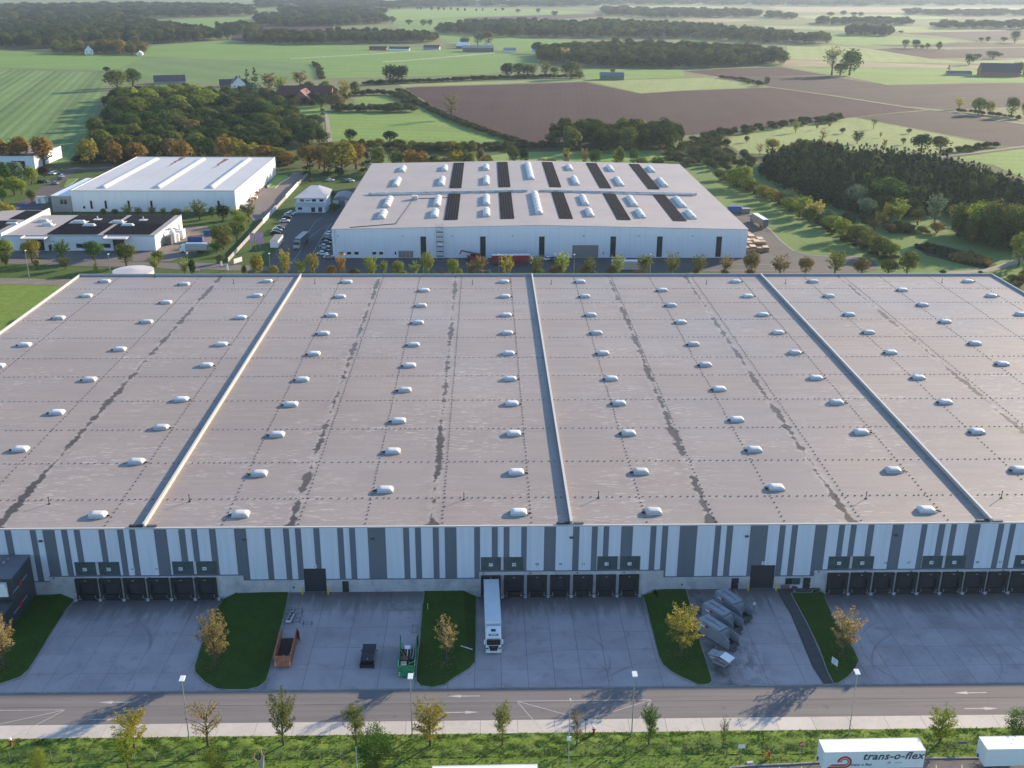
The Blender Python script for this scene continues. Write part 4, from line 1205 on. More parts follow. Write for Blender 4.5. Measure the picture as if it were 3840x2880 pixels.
M_RUSTO = mat('rusty_orange_paint', (0.44, 0.165, 0.095), 0.6, var=0.22, scale=1.6, dirt=(0.11, 0.05, 0.03), dirt_amt=0.85, dirt_scale=1.1)
M_RUSTIN = mat('rusty_floor', (0.075, 0.035, 0.026), 0.8, var=0.35, scale=1.2)
M_GREENC = mat('scuffed_green_paint', (0.02, 0.26, 0.11), 0.55, var=0.25, scale=1.8, dirt=(0.03, 0.06, 0.045), dirt_amt=0.85, dirt_scale=1.0)
M_SKIPB = mat('black_skip_paint', (0.022, 0.022, 0.027), 0.5, var=0.3, scale=1.0)
M_PRESS = mat('press_grey_paint', (0.25, 0.265, 0.30), 0.5, var=0.14, scale=1.0, dirt=(0.09, 0.09, 0.09), dirt_amt=0.4, dirt_scale=0.8)
M_PRESSR = mat('press_roof', (0.33, 0.33, 0.35), 0.6, var=0.2, scale=1.3, dirt=(0.12, 0.11, 0.1), dirt_amt=0.5, dirt_scale=0.9)
M_WOOD = mat('raw_wood', (0.38, 0.25, 0.15), 0.8, var=0.25, scale=2.0)
M_WOODD = mat('weathered_wood', (0.20, 0.125, 0.085), 0.85, var=0.3, scale=2.0)
M_BOARD = mat('chipboard', (0.52, 0.42, 0.33), 0.8, var=0.15, scale=2.0)
M_REDST = mat('red_sticker', (0.42, 0.02, 0.03), 0.5, var=0.1)
M_REFL = mat('reflector_white', (0.7, 0.7, 0.7), 0.4, var=0.05)
M_NAVY = mat('navy_lettering', (0.05, 0.065, 0.10), 0.5, var=0.03)
M_LOGOR = mat('logo_red', (0.50, 0.045, 0.035), 0.5, var=0.04)

def wheel(parent, x, y, z, r=.5, w=.32):
    """wheel with its axle along x"""
    t = MB().tube((-w / 2, 0, 0), (w / 2, 0, 0), r, r, 16).build('wheel', M_TYRE, parent, (x, y, z))
    MB().tube((-w / 2 - .015, 0, 0), (w / 2 + .015, 0, 0), r * .55, r * .55, 12).build('rim', M_RIM, t)
    return t

def semi_trailer_box(parent, y0, y1, top, body, roofm, z0=1.15, w=2.55):
    b = MB().box(-w / 2, w / 2, y0, y1, z0, top - .06)
    b.build('trailer_body', body, parent, bevel=.03)
    r = MB().box(-w / 2 + .04, w / 2 - .04, y0 + .04, y1 - .04, top - .058, top)
    r.build('trailer_roof', roofm, parent)
    rails = MB().box(-w / 2 - .012, -w / 2 + .05, y0, y1, top - .09, top + .025).box(w / 2 - .05, w / 2 + .012, y0, y1, top - .09, top + .025)
    rails.build('roof_rail', M_BOXW, parent)
    MB().box(-.55, .55, y0 + 1.0, y1 - .2, .85, z0).build('chassis', M_DSTEEL, parent)

# white articulated lorry backed up to the first middle dock
slope = math.atan(1.2 / 27.0)
lorry = thing('lorry', 'white articulated lorry backed up to a dock in the middle yard', 'lorry', (0.97, 139.8, zdock(139.8) + .01))
lorry.rotation_euler = (-slope, 0, R(1.0))
semi_trailer_box(lorry, 3.05, 16.9, 4.0, M_TRUCKW, M_TARP)
cb = MB()
def sec(y, w, z0, z1, ch):
    return [(-w / 2, y, z0), (w / 2, y, z0), (w / 2, y, z1 - ch), (w / 2 - ch, y, z1), (-w / 2 + ch, y, z1), (-w / 2, y, z1 - ch)]
cb.loft([sec(.02, 2.36, .35, 1.55, .06), sec(.0, 2.42, .35, 1.7, .08), sec(.12, 2.46, .4, 2.55, .12), sec(.42, 2.46, .55, 3.02, .2), sec(1.1, 2.42, .6, 3.45, .28), sec(2.1, 2.42, .7, 3.72, .25), sec(2.3, 2.42, .7, 3.72, .22)])
cb.build('cab', M_TRUCKW, lorry, bevel=.02)
MB().loft([[(-1.08, -.028, 1.66), (1.08, -.028, 1.66), (1.08, -.02, 1.72), (-1.08, -.02, 1.72)], [(-1.12, .10, 2.52), (1.12, .10, 2.52), (1.12, .13, 2.54), (-1.12, .13, 2.54)]]).build('windscreen', M_GLASS, lorry)
MB().obox((0, .06, 2.66), 2.1, .28, .1, rx=-.5).build('sun_visor', M_GLASS, lorry)
gr = MB().face([(-.78, -.03, 1.56), (-.55, -.03, .62), (.55, -.03, .62), (.78, -.03, 1.56)]).build('grille', M_GLASS, lorry)
text_mesh('MAN', .2, 'lettering', M_STEEL, gr, (0, -.045, 1.36), (R(90), 0, 0))
MB().box(-1.24, 1.24, -.10, .3, .28, .55).build('bumper', M_TRUCKW, lorry, bevel=.05)
for s in (-1, 1):
    MB().box(s * .95 - .2, s * .95 + .2, -.05, .05, .68, .9).build('headlight', M_LAMP, lorry)
    MB().box(s * .98 - .2, s * .98 + .2, -.035, .0, 1.0, 1.2).build('marker_lamp', M_GLASS, lorry)
    m_ = MB().box(s * 1.42 - .11, s * 1.42 + .11, .1, .3, 1.72, 2.5).build('mirror', M_TRUCKW, lorry, bevel=.03)
    MB().bar((s * 1.2, .25, 2.4), (s * 1.36, .2, 2.4), .06).build('mirror_arm', M_BLACK, m_)
    MB().box(s * 1.2 - .05, s * 1.2 + .05, 2.1, 2.85, .9, 3.7).build('side_deflector', M_TRUCKW, lorry)
    for yy in (1.4, 4.9):
        wheel(lorry, s * 1.05, yy, .5)
    for yy in (11.6, 12.95, 14.3):
        wheel(lorry, s * 1.05, yy, .5)
MB().obox((0, 1.28, 3.53), .72, .5, .06, rx=.24).build('roof_hatch', M_GLASS, lorry)
nb = MB().obox((0, .58, 3.14), 1.5, .34, .05, rx=.55).build('name_board', M_NAVY, lorry)
MB().obox((0, .55, 3.165), 1.1, .14, .03, rx=.55).build('name_strip', M_REFL, nb)
MB().box(-1.1, 1.1, 2.3, 4.9, .55, .95).build('tractor_chassis', M_DSTEEL, lorry)

def rolloff(name, label, loc, rz, L, W, H, paint, inner, doors):
    t = thing(name, label, 'container', loc, rz)
    MB().box(-W / 2, W / 2, 0, L, .18, .30).build('floor', inner, t)
    for s in (-1, 1):
        sd = MB().box(s * (W / 2 - .04), s * W / 2, 0.02, L - .02, .30, H).build('side_wall', paint, t) if s > 0 else MB().box(-W / 2, -W / 2 + .04, 0.02, L - .02, .30, H).build('side_wall', paint, t)
        for k in range(int(L / .62)):
            y = .3 + k * .62
            MB().box(min(s * W / 2, s * (W / 2 + .09)), max(s * W / 2, s * (W / 2 + .09)), y, y + .12, .25, H - .06).build('rib', paint, sd)
        MB().box(s * (W / 2 + .03) - .07, s * (W / 2 + .03) + .07, 0, L, H - .05, H + .05).build('top_rail', paint, sd)
        MB().box(s * .5 - .07, s * .5 + .07, .1, L - .1, 0, .18).build('skid', M_DSTEEL, t)
    f = MB().box(-W / 2, W / 2, -.06, .02, .2, H + .02).build('front_wall', paint, t)
    MB().box(-W / 2, W / 2, -.12, -.062, H - .12, H + .04).build('front_rail', paint, f)
    for s in (-1, 1):
        MB().box(s * .42 - .05, s * .42 + .05, -.16, -.062, .05, 1.15).build('hook_frame', paint, f)
        for k in range(3):
            MB().obox((s * (W / 2 - .12), -.075, .5 + k * .26), .2, .02, .11, ry=s * .5).build('reflector', M_REFL, f)
    MB().box(-.48, .48, -.18, -.162, 1.05, 1.16).build('hook_bar', paint, f)
    for (s, ang) in doors:
        dm = M_SKIPB if paint is M_GREENC else paint
        d = MB().box(min(0, s * W / 2), max(0, s * W / 2), -.04, .04, .3, H).build('door', dm, t, (-s * W / 2 if abs(ang) > 200 else s * W / 2, L, 0), 0)
        d.rotation_euler = (0, 0, R(ang))
        for zz in (.6, 1.2, 1.8):
            MB().box(min(0, s * W / 2) + .03, max(0, s * W / 2) - .03, -.075, -.042, zz, zz + .08).build('door_bar', dm, d)
    return t
rolloff('roll_off_container', 'rusty orange open container with its rear door swung wide', (-31.4, 136.3, 0), R(2.0), 7.4, 2.45, 2.15, M_RUSTO, M_RUSTIN, [(1, -62)])
fr = thing('scrap_frame', 'bent steel frame lying inside the orange container', 'scrap', (-31.3, 137.3, .3))
for k, (a, b_) in enumerate((((-.7, 0, .2), (-.2, .7, .9)), ((-.2, .7, .9), (.3, -.2, .5)), ((.3, -.2, .5), (.8, .9, 1.2)), ((.8, .9, 1.2), (.9, 1.6, .6)))):
    MB().bar(a, b_, .09).build('bar', M_STEEL, fr)
grn = rolloff('roll_off_container', 'scuffed green open container heaped with scrap wood', (-12.25, 133.5, 0), R(1.0), 7.0, 2.4, 2.15, M_GREENC, M_RUSTIN, [(1, 80), (-1, -80)])

def pallet(name, label, loc, rz, rx=0.0, ry=0.0, m=None, group=None):
    t = thing(name, label, 'pallet', loc, rz, group)
    t.rotation_euler = (rx, ry, rz)
    m = m or M_WOOD
    for k in range(5):
        MB().box(-.6, .6, -.4 + k * .17, -.4 + k * .17 + .12, .12, .145).build('board', m, t)
    for y in (-.38, -.05, .28):
        MB().box(-.6, .6, y, y + .1, 0, .1).build('skid', m, t)
    return t
pallet('pallet', 'brown pallet lying flat across the green container', (-12.8, 136.0, 1.65), .05, m=M_WOODD)
bx = thing('crate', 'pale chipboard crate in the green container', 'crate', (-12.75, 134.6, .95), R(4))
for k in range(4):
    MB().box(-.45 + k * .225, -.45 + k * .225 + .215, -.5, .5, 0, .9).build('board', M_BOARD, bx)
pn = thing('panel_board', 'white board leaning in the green container', 'board', (-11.6, 134.9, 1.0), R(30))
MB().obox((0, 0, .5), .95, .06, 1.0, rx=.5).build('sheet', M_SIGNW, pn)
MB().obox((.1, .12, .42), .8, .06, .8, rx=.5).build('backing', M_WOODD, pn)
fr = thing('chair_frame', 'white broken furniture frame on top of the green container', 'scrap', (-12.4, 138.3, 1.3))
MB().obox((0, .1, .75), .9, .7, .07, rx=.3).build('seat', M_SIGNW, fr)
for (x, y) in ((-.4, -.3), (.4, -.3), (-.4, .4), (.4, .4)):
    MB().bar((x, y, 0), (x * .9, y, .75), .07).build('leg', M_STEEL, fr)
MB().bar((.05, -.3, .7), (.05, -1.4, .2), .12).build('post', M_SIGNW, fr)
for k in range(7):
    x, y = random.uniform(-13.1, -11.4), random.uniform(135.2, 138.6)
    pl = thing('plank', ('weathered plank, %s from the front in the green container heap' % ORD[k]), 'plank', (x, y, 1.1 + .1 * k), random.uniform(-.5, .5) + 1.57, group='planks in the green container')
    MB().obox((0, 0, .2), random.uniform(1.4, 2.4), .14, .05, ry=random.uniform(-.5, .2)).build('board', (M_WOODD, M_STEEL, M_WOOD)[k % 3], pl)

# black covered skip
sk = thing('skip', 'low black covered skip alone in the left gate yard', 'skip', (-18.5, 136.4, 0), R(-1))
MB().loft([[(-.98, .15, .15), (.98, .15, .15), (1.0, .0, .95), (-1.0, .0, .95)], [(-.98, 3.3, .15), (.98, 3.3, .15), (1.0, 3.7, 1.45), (-1.0, 3.7, 1.45)]]).build('hull', M_SKIPB, sk)
for (y0, y1, z0, z1) in ((.0, 1.75, 1.0, 1.2), (1.8, 3.7, 1.22, 1.5)):
    MB().loft([[(-1.03, y0, z0), (1.03, y0, z0), (1.03, y0, z0 + .06), (-1.03, y0, z0 + .06)], [(-1.03, y1, z1), (1.03, y1, z1), (1.03, y1, z1 + .06), (-1.03, y1, z1 + .06)]]).build('lid', M_SKIPB, sk)
MB().box(1.03, 1.09, .2, 3.6, 1.05, 1.14).build('side_rail', M_STEEL, sk)
MB().box(-1.12, 1.12, -.42, -.30, .02, .55).build('front_bar', M_SKIPB, sk)
for s in (-1, 1):
    MB().box(s * 1.0 - .1, s * 1.0 + .1, -.5, .1, 0, .8).build('lifting_arm', M_SKIPB, sk)
    MB().tube((s * 1.1, 2.7, 1.0), (s * 1.35, 2.7, 1.0), .1, .1, 8).build('lifting_pin', M_DSTEEL, sk)
MB().box(-.1, .1, .35, .45, 1.10, 1.125).build('sticker', M_REFL, sk)

# three press containers
def press(loc, ang, label):
    t = thing('press_container', label, 'container', loc, R(ang), 'grey press containers')
    H, Wd, L1, L2 = 2.5, 2.35, 4.5, 7.0
    MB().loft([[(0, -Wd / 2, .25), (0, Wd / 2, .25), (0, Wd / 2, H - .12), (0, Wd / 2 - .12, H), (0, -Wd / 2 + .12, H), (0, -Wd / 2, H - .12)],
               [(L1, -Wd / 2, .25), (L1, Wd / 2, .25), (L1, Wd / 2, H - .12), (L1, Wd / 2 - .12, H), (L1, -Wd / 2 + .12, H), (L1, -Wd / 2, H - .12)]]).build('body', M_PRESS, t)
    rf = MB().box(.1, L1 - .05, -Wd / 2 + .16, Wd / 2 - .16, H + .004, H + .03).build('roof_plate', M_PRESSR, t)
    MB().box(.6, L1 - .6, -.05, .05, H + .03, H + .06).build('ridge_bar', M_DSTEEL, rf)
    for s in (-1, 1):
        MB().loft([[(L1 + .02, s * Wd / 2, .3), (L1 + .02, s * (Wd / 2 - .07), .3), (L1 + .02, s * (Wd / 2 - .07), 2.45), (L1 + .02, s * Wd / 2, 2.45)],
                   [(L2, s * Wd / 2, .3), (L2, s * (Wd / 2 - .07), .3), (L2, s * (Wd / 2 - .07), 2.15), (L2, s * Wd / 2, 2.15)]]).build('hopper_wall', M_PRESS, t)
    MB().box(L1 + .02, L2 - .5, -Wd / 2 + .08, Wd / 2 - .08, .3, .55).build('hopper_floor', M_BLACK, t)
    MB().obox((L1 + .45, 0, 1.5), .1, Wd - .18, 1.7, ry=-.25).build('press_plate', M_PRESS, t)
    MB().box(L2 - .48, L2 + .15, -Wd / 2 + .1, Wd / 2 - .1, .35, .85).build('drive_housing', M_DSTEEL, t)
    for s in (-1, 1):
        MB().box(.2, L2, s * .55 - .08, s * .55 + .08, 0, .25).build('skid', M_DSTEEL, t)
        for k in range(3):
            MB().obox((-.012, s * (Wd / 2 - .14), .9 + k * .28), .02, .22, .12, rx=s * .5).build('reflector', M_REFL, t)
    st = MB().box(.75, 2.35, -Wd / 2 - .012, -Wd / 2 - .002, 1.55, 2.1).build('sticker', M_REFL, t)
    MB().box(1.65, 2.35, -Wd / 2 - .02, -Wd / 2 - .013, 1.62, 2.1).build('red_field', M_REDST, st)
    MB().box(.8, 1.6, -Wd / 2 - .02, -Wd / 2 - .013, 1.9, 2.05).build('red_stripe', M_REDST, st)
    for k in range(3):
        MB().tube((L2 + .25, -.5 + k * .4, .2), (L2 + .65, -.7 + k * .5, .12), .07, .07, 6).build('hose', M_DSTEEL, t)
    return t
def mid(a, b): return ((a[0] + b[0]) / 2, (a[1] + b[1]) / 2, 0)
press(mid((38.6, 153.2), (40.7, 154.2)), -63, 'grey press container nearest to the warehouse wall')
press(mid((35.7, 149.3), (37.6, 150.7)), -56, 'middle one of the three grey press containers')
press(mid((34.1, 145.0), (36.0, 146.4)), -56, 'grey press container nearest to the road')
ctl = thing('control_post', 'control box on a post beside the rear press container', 'control box', (44.6, 150.3, 0))
MB().bar((0, 0, 0), (0, 0, 1.5), .09).build('post', M_DSTEEL, ctl)
MB().obox((0, 0, 1.75), .5, .3, .5, rx=-.3).build('box', M_STEEL, ctl)
MB().bar((0, 0, .1), (.4, -.5, .05), .08).build('foot', M_DSTEEL, ctl)
# trough skip with white lid
ts = thing('skip', 'grey trough skip with a white lid below the press containers', 'skip', (36.2, 136.3, 0), R(-42))
hp = lambda x, w: None
MB().loft([[(-1.0, -.75, .12), (1.0, -.75, .12), (1.95, -.82, 1.35), (-1.95, -.82, 1.35)], [(-1.0, .75, .12), (1.0, .75, .12), (1.95, .82, 1.35), (-1.95, .82, 1.35)]]).build('hull', M_PRESS, ts)
rim = MB()
for s in (-1, 1):
    MB().box(-2.0, 2.0, s * .85 - .06, s * .85 + .06, 1.28, 1.42).build('rim', M_PRESS, ts)
    MB().obox((.4 * 0, s * .84, .75), 2.3, .05, .12, ry=.0).build('side_bar', M_DSTEEL, ts)
    for k in range(4):
        MB().obox((-1.5 + k * .2, s * .86, 1.05), .1, .03, .2, ry=.6).build('reflector', M_REFL, ts)
MB().obox((.98, 0, 1.60), 1.75, 1.75, .07, ry=.18).build('lid', M_BOXW, ts, bevel=.02)
MB().obox((-.35, 0, 1.62), .85, 1.7, .07, ry=-.2).build('lid_flap', M_PRESSR, ts)
MB().obox((-1.35, 0, 1.44), 1.2, 1.65, .06).build('cover_plate', M_PRESSR, ts)
for s in (-1, 1):
    MB().tube((-1.6, s * .9, 1.4), (-1.6, s * .9, 2.0), .05, .05, 8).build('stake', M_STEEL, ts)
MB().box(-.7, .1, -.86, -.84, .95, 1.1).build('sticker', M_REDST, ts)

# sign, bench, trestles and odds in the yards
sg = thing('sign', 'white information board on two posts in the right grass bed', 'sign', (53.4, 134.85, .1), R(-62))
MB().box(-.62, .62, -.02, .02, .55, 1.65).build('board', M_SIGNW, sg)
for s in (-1, 1):
    MB().bar((s * .5, .03, 0), (s * .5, .03, 1.6), .06).build('post', M_STEEL, sg)
for k in range(4):
    MB().box(-.4, .4 - .1 * k, -.026, -.021, 1.4 - k * .2, 1.44 - k * .2).build('text_line', M_GREYTXT, sg)

def trestle(label, loc, rz, w, d, h, mt=None):
    t = thing('trestle', label, 'trestle', loc, rz, 'steel trestles in the left gate yard')
    mt = mt or M_DSTEEL
    for (x, y) in ((0, 0), (w, 0), (0, d), (w, d)):
        MB().bar((x, y, 0), (x, y, h), .07).build('leg', mt, t)
    for a, b_ in (((0, 0, h * .6), (w, 0, h * .6)), ((0, d, h * .6), (w, d, h * .6)), ((0, 0, h * .55), (0, d, h * .55)), ((w, 0, h * .55), (w, d, h * .55))):
        MB().bar(a, b_, .07).build('rail', mt, t)
    return t
trestle('dark steel trestle standing farthest from the orange container', (-31.9, 150.1, 0), .1, 1.2, 1.3, 1.2)
trestle('small dark steel trestle right of the white trough', (-30.1, 147.4, 0), 0, 1.4, .6, .7)
trestle('low wire trestle between the white trough and the small trestle', (-32.0, 148.3, 0), 0, 1.2, 1.1, .45)
trestle('rusty steel trestle beside the sparse tree bed', (-12.2, 145.0, 0), 0, .8, 2.0, .5, M_WOODD)
tb = thing('trough', 'white plastic trough on a frame behind the orange container', 'trough', (-33.0, 148.0, 0), R(-8))
MB().box(0, .75, 0, 3.0, .45, .6).build('base', M_SIGNW, tb)
for k in range(3):
    MB().box(.1, .6, .25 + k * .9, .95 + k * .9, .602, .7).build('insert', M_DSTEEL, tb)
for (x, y) in ((.05, .1), (.7, .1), (.05, 2.9), (.7, 2.9)):
    MB().bar((x, y, 0), (x, y, .45), .07).build('leg', M_STEEL, tb)
cr = thing('cage', 'grey wire cage behind the white trough', 'cage', (-33.4, 151.4, 0), R(-8))
for (x, y) in ((0, 0), (1.1, 0), (0, 1.1), (1.1, 1.1)):
    MB().bar((x, y, 0), (x, y, .9), .06).build('post', M_STEEL, cr)
for z in (.1, .5, .9):
    for a, b_ in (((0, 0, z), (1.1, 0, z)), ((1.1, 0, z), (1.1, 1.1, z)), ((1.1, 1.1, z), (0, 1.1, z)), ((0, 1.1, z), (0, 0, z))):
        MB().bar(a, b_, .04).build('rail', M_STEEL, cr)
pt = thing('plate_stack', 'pale concrete plates laid flat beside the sparse tree bed', 'plates', (-14, 152.8, .005))
for k in range(4):
    MB().obox((-2.2 + 1.48 * k, 0, .04), 1.42, 2.3, .07, rz=random.uniform(-.02, .02)).build('plate', M_KERB, pt)
tag(MB().obox((0, 0, .08), 2.1, .16, .06, rz=-.5).build('plank', M_SIGNW, None, (-3.3, 140.8, .12)), 'white plank lying on the sparse tree bed', 'plank')
for (x, y, lab) in ((-10.0, 151.9, 'short pale post at the sparse tree bed'), (33.1, 151.9, 'short pale post at the yellow tree bed')):
    t = thing('marker_post', lab, 'post', (x, y, .1))
    MB().tube((0, 0, 0), (0, 0, .95), .07, .06, 8).build('shaft', M_BOARD, t)
    MB().tube((0, 0, .95), (0, 0, 1.1), .12, .08, 8).build('head', M_STEEL, t)
bn = thing('bench', 'dark wooden bench under the small office window', 'bench', (51.0, 156.9, 0))
MB().box(0, 1.5, 0, .35, .42, .5).build('seat', M_WOODD, bn)
MB().box(0, 1.5, .33, .4, .55, .9).build('backrest', M_WOODD, bn)
for x in (.1, 1.35):
    MB().box(x, x + .08, .02, .34, 0, .42).build('leg', M_DSTEEL, bn)
gt = thing('smoking_table', 'small round table beside the dark bench', 'table', (53.3, 156.8, 0))
MB().tube((0, 0, .7), (0, 0, .75), .5, .5, 14).build('table_top', M_DSTEEL, gt)
MB().tube((0, 0, 0), (0, 0, .7), .06, .06, 8).build('leg', M_STEEL, gt)
MB().tube((0, 0, 0), (0, 0, .05), .3, .3, 12).build('base', M_STEEL, gt)

# ------------------------------------------------------------------ lamp posts along the road
M_LEDW = mat('lamp_head_white', (0.78, 0.79, 0.80), 0.35, var=0.03)
def street_lamp(name, label, loc, h, head=1.0, rz=0.0, group=None, cat='street lamp'):
    t = thing(name, label, cat, loc, rz, group)
    MB().tube((0, 0, 0), (0, 0, h), .095, .055, 10).build('pole', M_STEEL, t)
    MB().box(-.09, .09, -.14, -.07, .7, 1.2).build('hatch', M_STEEL, t)
    a = MB().bar((0, -.1, h), (0, .5 * head, h + .06), .08).build('arm', M_STEEL, t)
    hd = MB().obox((0, .25 * head, h + .14), .62 * head, .95 * head, .14, rx=.12).build('lamp_head', M_LEDW, t, bevel=.03)
    MB().obox((0, .25 * head, h + .062), .5 * head, .8 * head, .02, rx=.12).build('lamp_glass', M_REFL, hd)
    return t
for k, x in enumerate((-41.3, -10.5, 20.1, 50.75)):
    street_lamp('street_lamp', '%s lamp post from the left along the front footway' % ['first', 'second', 'third', 'fourth'][k], (x, 119.6, 0), 10.15, 1.15, group='lamp posts along the front road')
ms = thing('camera_mast', 'slim mast with a camera and switch box in front of the fence', 'mast', (10.7, 112.6, -.1))
MB().tube((0, 0, 0), (0, 0, 11.7), .08, .05, 10).build('pole', M_STEEL, ms)
MB().box(-.28, .28, -.2, -.05, 5.5, 6.1).build('switch_box', M_SIGNW, ms)
MB().tube((0, 0, 11.7), (0, 0, 12.0), .14, .1, 10).build('camera_dome', M_LEDW, ms)
ms = thing('flag_pole', 'short white pole beside the big bush at the lower edge', 'pole', (-17.4, 113.2, -.1))
MB().tube((0, 0, 0), (0, 0, 4.2), .07, .05, 10).build('pole', M_BOXW, ms)
MB().tube((0, 0, 4.2), (0, 0, 4.3), .08, .02, 10).build('cap', M_BOXW, ms)

# ------------------------------------------------------------------ wire fence
fe = thing('wire_fence', 'thin green wire mesh fence along the grass bank', 'fence', (0, 115.9, -.05))
fx = -92.0
while fx < 110:
    p = MB().tube((0, 0, 0), (0, 0, 1.75), .035, .03, 6).build('post', M_STEEL if fx < -18 else M_DSTEEL, fe, (fx, 0, 0))
    fx += 2.77
M_WIRE = mat('green_wire', (0.06, 0.10, 0.07), 0.5, 0.2, var=0.1)
for z in (.05, .35, .65, .95, 1.25, 1.55, 1.72):
    MB().box(-92, 110, -.008, .008, z - .009, z + .009).build('wire', M_WIRE, fe)
wm = MB()
fx = -92.0
while fx < 110:
    wm.box(fx - .005, fx + .005, -.005, .005, .05, 1.72)
    fx += .25
tag(wm.build('wire_mesh', M_WIRE, fe), kind='stuff')

# ------------------------------------------------------------------ small street furniture
M_HYD = mat('hydrant_red', (0.45, 0.02, 0.02), 0.45, var=0.1)
def hydrant(label, loc, cap):
    t = thing('hydrant', label, 'hydrant', loc)
    MB().tube((0, 0, 0), (0, 0, .95), .15, .15, 12).build('barrel', M_HYD, t)
    MB().tube((0, 0, .95), (0, 0, 1.25), .2, .12, 12).build('dome_cap', cap, t)
    for s in (-1, 1):
        MB().tube((s * .12, 0, .7), (s * .3, 0, .7), .07, .07, 8).build('outlet', M_HYD, t)
    return t
hydrant('red hydrant with a pale cap at the left end of the footway', (-65.6, 119.3, 0), M_LEDW)
hydrant('red hydrant with a white cap beside the crossed box', (14.9, 120.35, 0), M_LEDW)
hydrant('red hydrant beside a yellow shrub at the wire fence', (38.2, 114.8, 0), M_HYD)
dp = thing('sign_post', 'thin dark post with a small plate at the footway', 'sign', (13.7, 120.3, 0))
MB().tube((0, 0, 0), (0, 0, 2.6), .04, .04, 8).build('post', M_DSTEEL, dp)
MB().box(-.25, .25, -.05, -.02, 2.35, 2.6).build('plate', M_DSTEEL, dp)
ne = thing('no_entry_sign', 'round red no entry sign turned aside near the fence', 'sign', (42.35, 114.6, 0), R(35))
MB().tube((0, 0, 0), (0, 0, 2.9), .035, .035, 8).build('post', M_STEEL, ne)
dd = MB().tube((0, -.06, 2.6), (0, -.03, 2.6), .42, .42, 20).build('disc', M_LOGOR, ne)
MB().box(-.3, .3, -.075, -.062, 2.53, 2.67).build('white_bar', M_SIGNW, dd)
ws = thing('sign', 'plain white rectangular sign on a post at the fence', 'sign', (34.5, 115.3, 0))
MB().tube((0, 0, 0), (0, 0, 2.0), .035, .035, 8).build('post', M_STEEL, ws)
MB().box(-.47, .47, -.06, -.035, 1.45, 2.05).build('plate', M_SIGNW, ws)
M_BLUE = mat('sign_blue', (0.02, 0.09, 0.30), 0.45, var=0.05)
bs = thing('sign', 'small blue sign behind the two trailers', 'sign', (65.3, 116.3, 0))
MB().tube((0, 0, 0), (0, 0, 1.0), .035, .035, 8).build('post', M_STEEL, bs)
MB().box(-.6, .6, -.06, -.035, .95, 1.3).build('plate', M_BLUE, bs)
tag(MB().obox((0, 0, .2), .95, .5, .4, rz=.1).build('concrete_block', M_WALK, None, (35.4, 113.8, 0), bevel=.05), 'small concrete block on the grass by the lorry park', 'block')

